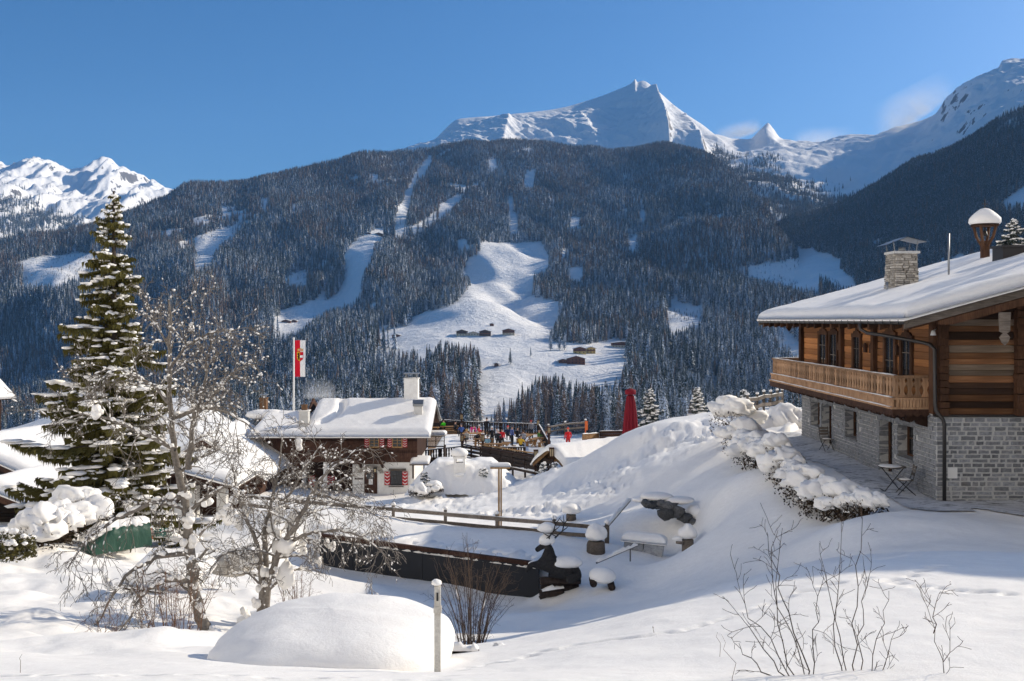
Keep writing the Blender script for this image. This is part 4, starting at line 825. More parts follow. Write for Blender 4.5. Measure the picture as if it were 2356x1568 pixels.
# roof: slopes towards the camera and away, ridge along x
x0, x1 = DX(702, 69), DX(988, 69); ye, yr = YI-1.0, YI+4.3
def innz(y): return zE+(y-ye)/(yr-ye)*(zr-zE) if y <= yr else zE+(2*yr-ye-y)/(yr-ye)*(zr-zE)
b = MB()
b.prism([(ye, zE-.12), (yr, zr-.12), (2*yr-ye, zE-.12), (2*yr-ye, zE), (yr, zr), (ye, zE)], x0+.08, x1-.08, 'x'); rf = inn.part('roof', b, MT['dark'])
def blanket_y(mb, x0, x1, y0, y1, zf, thick, nx=60, ny=50, seed=0, amp=.05, edges=(1, 1, 1, 1)):
    """snow on a roof whose height runs with y"""
    t = MB(); snow_blanket(t, y0, y1, x0, x1, zf, thick, nx=ny, ny=nx, seed=seed, amp=amp, edges=(edges[2], edges[3], edges[0], edges[1]))
    mb.add([(v[1], v[0], v[2]) for v in t.v], [tuple(reversed(f)) for f in t.f], 0, True); return mb
b = blanket_y(MB(), x0-.1, x1+.1, ye-.25, 2*yr-ye, innz, .5, nx=100, ny=80, seed=12, amp=.07)
V = np.array(b.v)        # footprints trodden up the roof on the left
for i in range(26):
    t = i/25; fx = x0+.9+1.1*math.sin(t*2.2)*(1-t*.2)+(.14 if i % 2 else -.14); fy = ye+1.2+t*4.0; d2 = ((V[:, 0]-fx)/.2)**2+((V[:, 1]-fy)/.22)**2; V[:, 2] -= .26*np.exp(-d2)*(V[:, 2] > np.array([innz(y) for y in V[:, 1]])+.2)
b.v = V.tolist(); inn.part('roof_snow', b, MT['roofsnow'], None, None, None, False)
def zz(zx, zy, d): return DX(588.9+zx/3.55, d), DZ(736.2+zy/3.55, d)
def win3(ax, ay, bx, by, d): x0_, z1_ = zz(ax, ay, d); x1_, z0_ = zz(bx, by, d); return x0_, x1_, z0_, z1_
for (p, l, r_) in (((933, 958, 1000, 1035), (888, 965, 926, 1040), (1011, 965, 1050, 1040)), ((1120, 958, 1190, 1035), (1076, 965, 1112, 1040), (1198, 965, 1237, 1040))):
    a = win3(*p, YI); window_y(inn, a[0], a[1], a[2], a[3], YI-.04, MT['tan'])
    for s in (l, r_): c = win3(*s, YI); shutter(inn, c[0], c[1], c[2], c[3], YI)
a = win3(1102, 1236, 1192, 1345, YI); window_y(inn, *a, YI+.06, MT['black'], 4, 3, .05)
for s in ((1050, 1240, 1096, 1350), (1196, 1240, 1240, 1350)): c = win3(*s, YI); shutter(inn, c[0], c[1], c[2], c[3], YI+.06)
for s in ((160, 1280, 215, 1365), (430, 1275, 480, 1360), (585, 1275, 640, 1345)): c = win3(*s, YI+.8); shutter(inn, c[0], c[1], c[2], c[3], YI+.9)
c = win3(1085, 1220, 1225, 1232, YI); inn.part('lintel', MB().box((c[0], YI-.1, c[2]), (c[1], YI+.055, c[3]+.03)), MT['grey']); c = win3(1085, 1350, 1205, 1358, YI); inn.part('window_ledge', MB().box((c[0], YI-.06, c[2]-.05), (c[1], YI+.055, c[3]-.07)), MT['grey'])
# arched door
dx0, _ = zz(885, 0, YI); dx1, _ = zz(990, 0, YI); dzt = zz(0, 1228, YI)[1]; arch = [(dx0, -13.2), (dx1, -13.2), (dx1, dzt-.25)]+[((dx0+dx1)/2+(dx1-dx0)/2*math.cos(t), dzt-.25+.25*math.sin(t)) for t in np.linspace(0.2, math.pi-.2, 7)]+[(dx0, dzt-.25)]
dr = inn.part('door', MB().prism(arch, YI-.01, YI+.055, 'y'), MT['brownred']); c = win3(905, 1245, 968, 1298, YI); inn.part('pane', MB().prism([(c[0], c[2]), (c[1], c[2]), (c[1], c[3]-.1), ((c[0]+c[1])/2, c[3]), (c[0], c[3]-.1)], YI-.03, YI-.012, 'y'), MT['glass'], dr)
c = win3(922, 1300, 955, 1345, YI); inn.part('notice', MB().box((c[0], YI-.03, c[2]), (c[1], YI-.013, c[3])), MT['white'], dr)
for i in range(9):
    t = math.pi*(i+.5)/9; mx, mz = (dx0+dx1)/2, dzt-.3; r0, r1 = .62, .92; q0, q1 = math.pi*i/9+.02, math.pi*(i+1)/9-.02
    inn.part('arch_stone', MB().prism([(mx+r0*1.05*math.cos(q0), mz+.55*r0*math.sin(q0)+.06), (mx+r1*math.cos(q0), mz+.62*r1*math.sin(q0)+.08), (mx+r1*math.cos(q1), mz+.62*r1*math.sin(q1)+.08), (mx+r0*1.05*math.cos(q1), mz+.55*r0*math.sin(q1)+.06)], YI-.03, YI+.058, 'y'), MT['ledge'])
c = win3(964, 1204, 990, 1246, YI); ln = inn.part('wall_lantern', MB().box((c[0], YI-.3, c[3]-.08), (c[1], YI-.05, c[3])).box((c[0], YI-.3, c[2]), (c[1], YI-.05, c[2]+.05)).box((c[0], YI-.3, c[2]+.05), (c[0]+.05, YI-.25, c[3]-.08)).box((c[1]-.05, YI-.3, c[2]+.05), (c[1], YI-.25, c[3]-.08)).box(((c[0]+c[1])/2-.03, YI-.06, c[3]-.2), ((c[0]+c[1])/2+.03, YI+.06, c[3]-.14)), MT['black']); inn.part('lantern_pane', MB().box((c[0]+.05, YI-.245, c[2]+.05), (c[1]-.05, YI-.1, c[3]-.08)), MT['warm'], ln)
c = win3(806, 1293, 872, 1305, YI); pq = inn.part('name_board', MB().box((c[0], YI+.02, c[2]), (c[1], YI+.055, c[3])), MT['dark'])
b = MB(); xx = c[0]+.12
while xx < c[1]-.12: w = rnd.uniform(.05, .1); b.box((xx, YI+.012, c[2]+.05), (xx+w*.35, YI+.0195, c[3]-.05)).box((xx+w*.35, YI+.0122, c[2]+.05), (xx+w, YI+.0196, c[2]+.08)); xx += w+.05
inn.part('lettering', b, MT['mortar'], pq)
# balcony in front of the timber floor
bx0, bz1 = zz(640, 1065, YI-.9); bx1, bz0 = zz(1046, 1180, YI-.9)
bl = inn.part('balcony', MB().box((bx0, YI-.9, bz0), (bx1, YI, bz0+.12)).box((bx0, YI-.93, bz1-.12), (bx1, YI-.83, bz1)).box((bx0, YI-.92, bz0+.12), (bx1, YI-.88, bz0+.3)).box((bx1-.1, YI-.83, bz1-.12), (bx1, YI-.05, bz1)), MT['dark']); xx = bx0
while xx < bx1-.1: inn.part('balcony_board', MB().box((xx, YI-.91, bz0+.3), (xx+.17, YI-.88, bz1-.12)), MT['dark'], bl); xx += .235
for xx in (bx0+.3, (bx0+bx1)/2, bx1-.2): inn.part('bracket', MB().prism([(YI, bz0), (YI-.85, bz0), (YI-.6, bz0-.15), (YI, bz0-.4)], xx-.07, xx+.07, 'x'), MT['dark'], bl)
# pent roof over the right hand door
px0, pz1 = zz(1258, 1140, YI-.6); px1, _ = zz(1420, 1140, YI-.6); inn.part('pent_roof', MB().prism([(YI-.9, pz1-.3), (YI+.5, pz1-.02), (YI+.5, pz1-.1), (YI-.9, pz1-.38)], px0, px1, 'x'), MT['dark']); b = blanket_y(MB(), px0, px1, YI-.95, YI+.5, lambda y: pz1-.3+(y-YI+.9)*.2, .22, nx=20, ny=14, seed=4); inn.part('pent_snow', b, MT['roofsnow'], None, None, None, False)
x_, z_ = zz(1283, 1180, YI-.8); inn.part('porch_post', MB().box((x_-.05, YI-.85, pz1-1.3), (x_+.05, YI-.75, pz1-.36)), MT['dark'])
# chimneys
def chimney(th, x0, x1, y0, y1, z0, z1, mt, cap=None, plate=None, pot=None, snow=0):
    o = th.part('chimney', MB().box((x0, y0, z0), (x1, y1, z1), 0, .01), mt)
    if cap: th.part('chimney_rim', MB().box((x0-cap, y0-cap, z1), (x1+cap, y1+cap, z1+.07)), mt, o)
    if plate: b = MB(); [b.box((a-.03, y0+.1, z1+.07), (a+.03, y0+.2, z1+plate)) for a in (x0+.12, x1-.12)]; [b.box((a-.03, y1-.2, z1+.07), (a+.03, y1-.1, z1+plate)) for a in (x0+.12, x1-.12)]; b.box((x0-.05, y0-.1, z1+plate), (x1+.05, y1+.1, z1+plate+.06)); th.part('cover_plate', b, MT['zinc'], o)
    if pot: th.part('chimney_pot', MB().lathe([(.2, 0), (.24, .1), (.2, .25), (.25, .4)], ((x0+x1)/2, (y0+y1)/2, z1+.05), 12), MT['clay'], o)
    if snow: th.part('snow_cap', MB().lump(((x0+x1)/2, (y0+y1)/2, z1+snow*.45), ((x1-x0)*.6, (y1-y0)*.6, snow), seed=3, flat=.7), MT['roofsnow'], o)
    return o
yc = yr+.2; chimney(inn, DX(931, yc), DX(963, yc), yc-.5, yc+.5, zr-.3, DZ(872, yc), MT['plaster'], .05, .38, None)
yc = YI+1.6; o = chimney(inn, DX(953, yc), DX(972, yc), yc-.3, yc+.3, innz(yc)-.2, DZ(936, yc), MT['plaster'], .03); inn.part('vent_hood', MB().box((DX(951, yc), yc-.4, DZ(936, yc)+.07), (DX(974, yc), yc+.4, DZ(929, yc))).prism([(yc-.45, DZ(928, yc)), (yc+.45, DZ(928, yc)), (yc+.45, DZ(921, yc)), (yc-.1, DZ(920, yc))], DX(951, yc)-.02, DX(974, yc)+.02, 'x'), MT['zinc'], o)
yc = YI+.3; chimney(inn, DX(690, yc), DX(711, yc), yc-.35, yc+.35, zE-.3, DZ(946, yc), MT['plaster'], .06, None, 1)
# left annex of the inn: lower roof, same ridge direction
ax0, ax1 = DX(575, 69), x0-.12; zA = -7.15
def annz(y): return zE-.05+(y-ye)/(yr-ye)*(zA-zE) if y <= yr else zE-.05+(2*yr-ye-y)/(yr-ye)*(zA-zE)
inn.part('annex_wall', MB().box((ax0+.5, YI+.3, -13.2), (xl-.004, YI+8.3, zE+.25)), MT['brownred']); inn.part('annex_roof', MB().prism([(ye, zE-.17), (yr, zA-.17), (2*yr-ye, zE-.17), (2*yr-ye, zE-.05), (yr, zA-.05), (ye, zE-.05)], ax0, ax1+.1, 'x'), MT['dark'])
inn.part('annex_snow', blanket_y(MB(), ax0-.1, ax1+.15, ye-.2, 2*yr-ye, annz, .5, nx=50, ny=50, seed=31, amp=.1, edges=(1, 0, 1, 1)), MT['roofsnow'], None, None, None, False)
for (x_, y_, r_) in ((626, 956, .5), (655, 958, .45), (600, 957, .5)): inn.part('snow_heap', MB().lump((DX(x_, yr), yr, DZ(y_, yr)), (1.1, .8, r_), seed=int(x_), flat=.5), MT['roofsnow'])
xa = DX(607, 76); chm = chimney(inn, xa-.25, xa+.25, 75.7, 76.3, -8.2, DZ(917, 76), MT['clay'], .05, .25)
# ---------------------------------------------------------------- flag on its pole
fx, fd = 676, 80.0; fb = W(fx, 955, fd)
fl = Thing('flagpole', (fb.x, fd, -9.2), 'tall white flagpole with red and white banner flag behind the inn', 'flagpole')
zt_ = DZ(782, fd); fl.part('pole', MB().tube([(fb.x, fd, -9.6), (fb.x, fd, zt_+.05)], [.085, .06], 10).lathe([(.07, 0), (.09, .06), (.02, .14)], (fb.x, fd, zt_+.05), 10), MT['white'])
MT['flagred'] = mat('flag_red', (.62, .012, .03), .7, .1); MT['flagwhite'] = mat('flag_white', (.82, .81, .8), .7, .1); MT['gold'] = mat('crest_gold', (.75, .42, .02), .6, .2); MT['crestblack'] = mat('crest_black', (.02, .015, .012), .7, .1)
fw, fh = 24/FP*fd, 84/FP*fd; zb_ = zt_-fh-.05
def flagy(u, v): return fd-.02+.05*math.sin(u*5+v*3)*u+.03*math.sin(v*9+u*2)*u
def strip(u0, u1, v0, v1, off=0, nu=6, nv=24, shape=None):
    """piece of the banner; shape: outline in u,v for applied emblem pieces"""
    b = MB()
    if shape:
        pts = [(fb.x+.1+u*fw, flagy(u, v)-off, zb_+v*fh) for u, v in shape]; n = len(pts); c = (sum(p[0] for p in pts)/n, sum(p[1] for p in pts)/n, sum(p[2] for p in pts)/n)
        b.add([c]+pts, [(0, i+1, (i+1) % n+1) for i in range(n)]); return b
    vs = [(fb.x+.1+(u0+(u1-u0)*i/nu)*fw, flagy(u0+(u1-u0)*i/nu, v0+(v1-v0)*j/nv)-off, zb_+(v0+(v1-v0)*j/nv)*fh) for j in range(nv+1) for i in range(nu+1)]
    b.add(vs, [(j*(nu+1)+i, j*(nu+1)+i+1, (j+1)*(nu+1)+i+1, (j+1)*(nu+1)+i) for j in range(nv) for i in range(nu)], 0, True); return b
f0 = fl.part('red_half', strip(0, .5, 0, 1), MT['flagred'], None, None, None, False); f1 = fl.part('white_half', strip(.5, 1, 0, 1), MT['flagwhite'], None, None, None, False)
def shield(u0, u1, v0, v1, left): # half shield outline
    m = .5; return [(m, v1), (u0 if left else u1, v1), (u0 if left else u1, v0+.1), ((u0*.8+m*.2) if left else (u1*.8+m*.2), v0+.05), (m, v0)]
fl.part('crest_gold_half', strip(0, 0, 0, 0, .03, shape=shield(.2, .8, .42, .68, True)), MT['gold'], f0, None, None, False)
fl.part('crest_red_half', strip(0, 0, 0, 0, .03, shape=shield(.2, .8, .42, .68, False)), MT['flagred'], f0, None, None, False)
fl.part('crest_white_bar', strip(.5, .78, .525, .59, .045, 3, 3), MT['flagwhite'], f0, None, None, False)
b = MB()      # black lion of the crest, standing
lion = [(.3, .46), (.36, .47), (.37, .5), (.42, .5), (.43, .46), (.47, .47), (.46, .52), (.44, .56), (.48, .6), (.45, .61), (.41, .585), (.42, .63), (.45, .65), (.4, .665), (.34, .66), (.31, .63), (.25, .64), (.24, .62), (.31, .6), (.33, .57), (.25, .57), (.24, .55), (.32, .54), (.3, .5)]
fl.part('crest_lion', strip(0, 0, 0, 0, .05, shape=lion), MT['crestblack'], f0, None, None, False)
fl.part('crest_crown', strip(0, 0, 0, 0, .03, shape=[(.26, .7), (.74, .7), (.78, .745), (.7, .77), (.6, .765), (.5, .795), (.4, .765), (.3, .77), (.22, .745)]), MT['gold'], f0, None, None, False)
fl.part('crown_lining', strip(0, 0, 0, 0, .045, shape=[(.32, .715), (.68, .715), (.7, .745), (.6, .75), (.5, .77), (.4, .75), (.3, .745)]), MT['flagred'], f0, None, None, False)
for (u0, u1) in ((.36, .42), (.47, .53), (.58, .64)): fl.part('crown_band', strip(u0, u1, .72, .75, .06, 2, 2), MT['flagwhite'], f0, None, None, False)
# ================================================================ sun terrace, people, small hut, parasol
ZT = -11.15
def z4(x, y): return 942.3+x/3.803, 853.9+y/3.803
MT['deckwood'] = m_wood('terrace_wood', (.045, .032, .026), (.015, .011, .01), (.075, .055, .045), (1, 1, 1), .8, (4, 4, 1), .3)
MT['tablewood'] = m_wood('table_wood', (.38, .21, .09), (.2, .1, .04), (.5, .31, .15), (1, 1, 1), .8, (6, 2, 6), .3)
tc = [Vector((DX(986, 81), 81, ZT)), Vector((DX(1264, 81), 81, ZT)), Vector((DX(1243, 99), 99, ZT)), Vector((DX(984, 102), 102, ZT))]
ter = Thing('sun_terrace', (tc[0].x, 81, ZT), 'raised snowy sun terrace with dark carved railings beside the inn', 'terrace')
ter.part('deck', MB().prism([(p.x, p.y) for p in tc], ZT-.2, ZT, 'z'), MT['tablewood'])
ter.part('base_wall', MB().prism([(p.x*1.0, p.y+.1) for p in tc], ZT-4, ZT-.201, 'z'), MT['deckwood'])
b = MB(); snow_blanket(b, tc[0].x+.1, tc[1].x-.1, 81.1, 97, lambda x: ZT-.015, .07, nx=60, ny=60, seed=9, amp=.05); ter.part('trodden_snow', b, MT['snow'], None, None, None, False)
def bal_mesh(h, w=.16):
    o = [(0, .06), (h*.12, .07), (h*.25, .045), (h*.45, .075), (h*.6, .04), (h*.75, .07), (h, .065)]; n = len(o); b = MB()
    vs = [(x*w/.16, -.015, z) for z, x in o]+[(-x*w/.16, -.015, z) for z, x in o]; vs += [(x, .015, z) for x, _, z in vs]; fs = []
    for i in range(n-1): fs += [(i, i+1, n+i+1, n+i), (2*n+i, 3*n+i, 3*n+i+1, 2*n+i+1), (i, 2*n+i, 2*n+i+1, i+1), (n+i, n+i+1, 3*n+i+1, 3*n+i)]
    b.add(vs, fs); me = b.mesh('baluster'); me.materials.append(MT['deckwood']); return me
BM = bal_mesh(.8)
def railing(th, p, q_, h=.95, step=.2, solid=False, post=2.2):
    p = Vector(p); q_ = Vector(q_); d = q_-p; L = d.length; u = d/L; an = math.atan2(u.y, u.x)
    b = MB(); b.bar(p+Vector((0, 0, h)), q_+Vector((0, 0, h)), .1, .07); b.bar(p+Vector((0, 0, .1)), q_+Vector((0, 0, .1)), .06, .06); r_ = th.part('rail', b, MT['deckwood'])
    th.part('rail_snow', ridge_snow(MB(), p+Vector((0, 0, h+.035)), q_+Vector((0, 0, h+.035)), .1, .05, int(L*2)+3, int(L*7)), MT['snow'], r_)
    n = max(1, round(L/post))
    for i in range(n+1): c = p+d*(i/n); th.part('rail_post', MB().box((c.x-.06, c.y-.06, c.z-.05), (c.x+.06, c.y+.06, c.z+h+.02)), MT['deckwood'])
    if solid: th.part('rail_panel', MB().bar(p+Vector((0, 0, h*.5)), q_+Vector((0, 0, h*.5)), .04, h*.75), MT['deckwood'])
    else:
        k = int(L/step)
        for i in range(k): c = p+d*((i+.5)/k); th.inst('baluster', BM, (c.x, c.y, c.z+.1), (0, 0, an), (1, 1, (h-.1)/.8))
railing(ter, (tc[3].x, 101.8, ZT), (DX(1066, 100), 100, ZT), 1.05, solid=True); railing(ter, (DX(1067, 99.8), 99.8, ZT), (DX(1240, 97.5), 97.5, ZT), 1.0, .26); railing(ter, (DX(1240, 97.3), 97.3, ZT), (DX(1262, 84), 84, ZT), 1.0, .3)
railing(ter, (DX(959, 79.6), 79.6, ZT-.25), (DX(1065, 81.4), 81.4, ZT-.1), .95, .22); railing(ter, (DX(1150, 81.3), 81.3, ZT), (DX(1208, 81.3), 81.3, ZT), .8, .2)
def lamp_post(x, y, d, h=.0):
    p = W(x, y, d); t = Thing('lantern_post', (p.x, p.y, p.z-1.2), 'dark square lantern standing on the terrace railing at D%d' % x, 'lantern', 'railing lanterns')
    t.part('lantern_body', MB().box((p.x-.09, p.y-.09, p.z-1.2), (p.x+.09, p.y+.09, p.z)).box((p.x-.16, p.y-.16, p.z+.0), (p.x+.16, p.y+.16, p.z+.06)).box((p.x-.16, p.y-.16, p.z+.5), (p.x+.16, p.y+.16, p.z+.58)).box((p.x-.15, p.y-.15, p.z+.06), (p.x-.1, p.y-.1, p.z+.5)).box((p.x+.1, p.y-.15, p.z+.06), (p.x+.15, p.y-.1, p.z+.5)).box((p.x-.02, p.y-.15, p.z+.06), (p.x+.02, p.y-.11, p.z+.5)), MT['brownred'])
    t.part('lantern_pane', MB().box((p.x-.1, p.y-.1, p.z+.06), (p.x+.1, p.y+.1, p.z+.5)), MT['warm']); return t
LP = [((1062, 966, 99), 'lantern on the terrace railing corner behind the seated skier in green'), ((1238, 980, 97.5), 'lantern on the far terrace railing corner near the tan rail fence'), ((1263, 998, 84), 'lantern on the right terrace railing beside the snowy hut roof'), ((1063, 1016, 81.4), 'lantern where the ramp meets the front edge of the terrace'), ((1111, 1016, 81), 'lantern on the second post of the terrace front railing'), ((1233, 1056, 64), 'lantern halfway down the dark ramp railing'), ((1269, 1052, 61.5), 'tall lantern at the lower end of the dark ramp railing')]
for (a, lab) in LP: lamp_post(*a).e['label'] = lab
# ramp railings down to the yard
def plank_fence(name, p, q_, label, n=4, h=1.1, gap=.1, tan=False):
    p = Vector(p); q_ = Vector(q_); t = Thing(name, p, label, 'railing'); hh_ = h/n
    for i in range(n): z = hh_*(i+.5); t.part('board', MB().bar(p+Vector((0, 0, z)), q_+Vector((0, 0, z)), .05, hh_-gap), MT['deckwood']); 
    t.part('board_snow', ridge_snow(MB(), p+Vector((0, -.05, hh_*1.0-.06)), q_+Vector((0, -.05, hh_-.06)), .1, .07, 24, 2), MT['snow'])
    t.part('handrail', MB().bar(p+Vector((0, 0, h+.03)), q_+Vector((0, 0, h+.03)), .14, .07), MT['tan'] if tan else MT['brownred']); L = (q_-p).length
    for i in range(int(L/2.4)+1): c = p+(q_-p)*(i/int(L/2.4)); t.part('rail_post', MB().box((c.x-.07, c.y+.03, c.z-.4), (c.x+.07, c.y+.17, c.z+h+.05)), MT['deckwood'])
    return t
plank_fence('ramp_railing', (DX(1064, 81), 80.9, ZT-.1), (DX(1272, 61), 61, DZ(1092, 61)-.3), 'long dark board railing running down the ramp in front of the terrace', 4, 1.15)
plank_fence('ramp_railing', (DX(1111, 80.8), 80.8, ZT), (DX(1262, 63.5), 63.6, DZ(1075, 63.5)-.3), 'shorter board railing with tan handrail behind the ramp', 3, 1.0, tan=True)
# glass windbreak beside the inn
gx0, gz1 = zz(1316, 945, 78); gx1, gz0 = zz(1542, 1040, 78); gp = Thing('glass_windbreak', (gx0, 78, gz0), 'snow topped glass windbreak between the inn and the terrace', 'windbreak')
gp.part('frame', MB().box((gx0, 77.95, gz0), (gx1, 78.05, gz0+.08)).box((gx0, 77.95, gz1-.08), (gx1, 78.05, gz1)).box((gx0, 77.96, gz0+.08), (gx0+.06, 78.04, gz1-.08)).box((gx1-.06, 77.96, gz0+.08), (gx1, 78.04, gz1-.08)).box(((gx0*2+gx1)/3, 77.96, gz0+.08), ((gx0*2+gx1)/3+.05, 78.04, gz1-.08)).box(((gx0+gx1*2)/3, 77.96, gz0+.08), ((gx0+gx1*2)/3+.05, 78.04, gz1-.08)).box((gx0+.06, 77.97, (gz0+gz1)/2), (gx1-.06, 78.03, (gz0+gz1)/2+.04)).box((gx0, 78.05, gz1-.08), (gx1, 79.6, gz1)).box((gx0, 77.9, ZT-1), (gx0+.1, 79.6, gz0-.001)).box((gx1-.1, 77.9, ZT-1), (gx1, 79.6, gz0-.001)), MT['deckwood'])
MT['clearglass'] = mat('clear_glass', (.8, .85, .85), .05, .5); nt_ = NT(MT['clearglass']); nt_.b.inputs['Alpha'].default_value = .22
gp.part('pane', MB().box((gx0+.06, 77.99, gz0+.08), (gx1-.06, 78.01, gz1-.08)), MT['clearglass'])
gp.part('snow_cap', blanket_y(MB(), gx0+.5, gx1+.1, 77.9, 79.6, lambda y: gz1-.02, .3, nx=30, ny=20, seed=5), MT['snow'], None, None, None, False)
# tables and benches
def table_mesh():
    t = Thing('beer_table', (0, 0, 0), 'x', 'table'); t.part('table_top', MB().box((-.9, -.35, .7), (.9, -.12, .76)).box((-.9, -.115, .7), (.9, .115, .76)).box((-.9, .12, .7), (.9, .35, .76)), MT['tablewood'])
    for s in (-.7, .7): t.part('leg', MB().bar((s, -.3, .0), (s, .25, .7), .09, .06).bar((s+.07, .3, .0), (s+.07, -.25, .7), .09, .06), MT['tablewood'])
    return t.e
def bench_mesh():
    t = Thing('bench', (0, 0, 0), 'x', 'bench'); t.part('seat', MB().box((-.9, -.14, .42), (.9, -.01, .47)).box((-.9, .01, .42), (.9, .14, .47)), MT['tablewood'])
    for s in (-.7, .7): t.part('leg', MB().box((s-.05, -.12, 0), (s+.05, .12, .42)), MT['tablewood'])
    return t.e
tb, bn = table_mesh(), bench_mesh(); first = [True]
TPOS = [(1034, 98, 5, 'by the skier in green'), (1087, 92, 10, 'under the bending pink skier'), (1112, 87.5, 5, 'in front of the white jacket'), (1163, 84.5, 80, 'beside the standing red skier'), (1212, 90.5, 70, 'beside the plaid jacket'), (1128, 84, 8, 'near the front railing'), (1236, 88, 60, 'at the right railing'), (990, 97, 4, 'behind the inn gable')]
for i, (x, d, a, lab) in enumerate(TPOS):
    o = tb if i == 0 else copytree(tb); o.location = (DX(x, d), d, ZT); o.rotation_euler = (0, 0, R(a)); o['label'] = 'tan wooden terrace table '+lab; o['group'] = 'terrace tables'
    for s in (-1, 1):
        o = bn if first[0] else copytree(bn); first[0] = False; v = Matrix.Rotation(R(a), 3, 'Z') @ Vector((0, s*.62, 0)); o.location = (DX(x, d)+v.x, d+v.y, ZT); o.rotation_euler = (0, 0, R(a)); o['label'] = 'tan bench on the '+('far' if s > 0 else 'near')+' side of the terrace table '+lab; o['group'] = 'terrace benches'
# ---------------------------------------------------------------- people
def skin_mesh(name, joints, edges, tags, root=0, sub=1):
    me = bpy.data.meshes.new(name); me.from_pydata([j[:3] for j in joints], edges, []); o = bpy.data.objects.new(name, me); COL.objects.link(o)
    md = o.modifiers.new('s', 'SKIN'); md.use_smooth_shade = True
    for i, sv in enumerate(me.skin_vertices[0].data): r_ = joints[i][3]; sv.radius = (r_, joints[i][4] if len(joints[i]) > 4 else r_); sv.use_root = i == root
    ms = o.modifiers.new('d', 'SUBSURF'); ms.levels = sub; ms.render_levels = sub
    dg = bpy.context.evaluated_depsgraph_get(); m2 = bpy.data.meshes.new_from_object(o.evaluated_get(dg)); bpy.data.objects.remove(o); bpy.data.meshes.remove(me); m2.name = name
    C = np.array([p.center[:] for p in m2.polygons]); best = np.full(len(C), 1e9); mi = np.zeros(len(C), int)
    for (a, b_), tg in zip(edges, tags):
        A = np.array(joints[a][:3]); B = np.array(joints[b_][:3]); t = np.clip(((C-A) @ (B-A))/max(1e-9, ((B-A)@(B-A))), 0, 1); dd = np.linalg.norm(C-(A+t[:, None]*(B-A)), axis=1)
        k = dd < best; best[k] = dd[k]; mi[k] = tg
    m2.polygons.foreach_set('material_index', mi.tolist()); m2.polygons.foreach_set('use_smooth', [True]*len(mi)); return m2
CLO = {}
def cloth(c):
    if c not in CLO: CLO[c] = mat('clothing_%d' % len(CLO), c, .8, .2)
    return CLO[c]
SKIN = mat('skin', (.55, .33, .24), .6, .3)
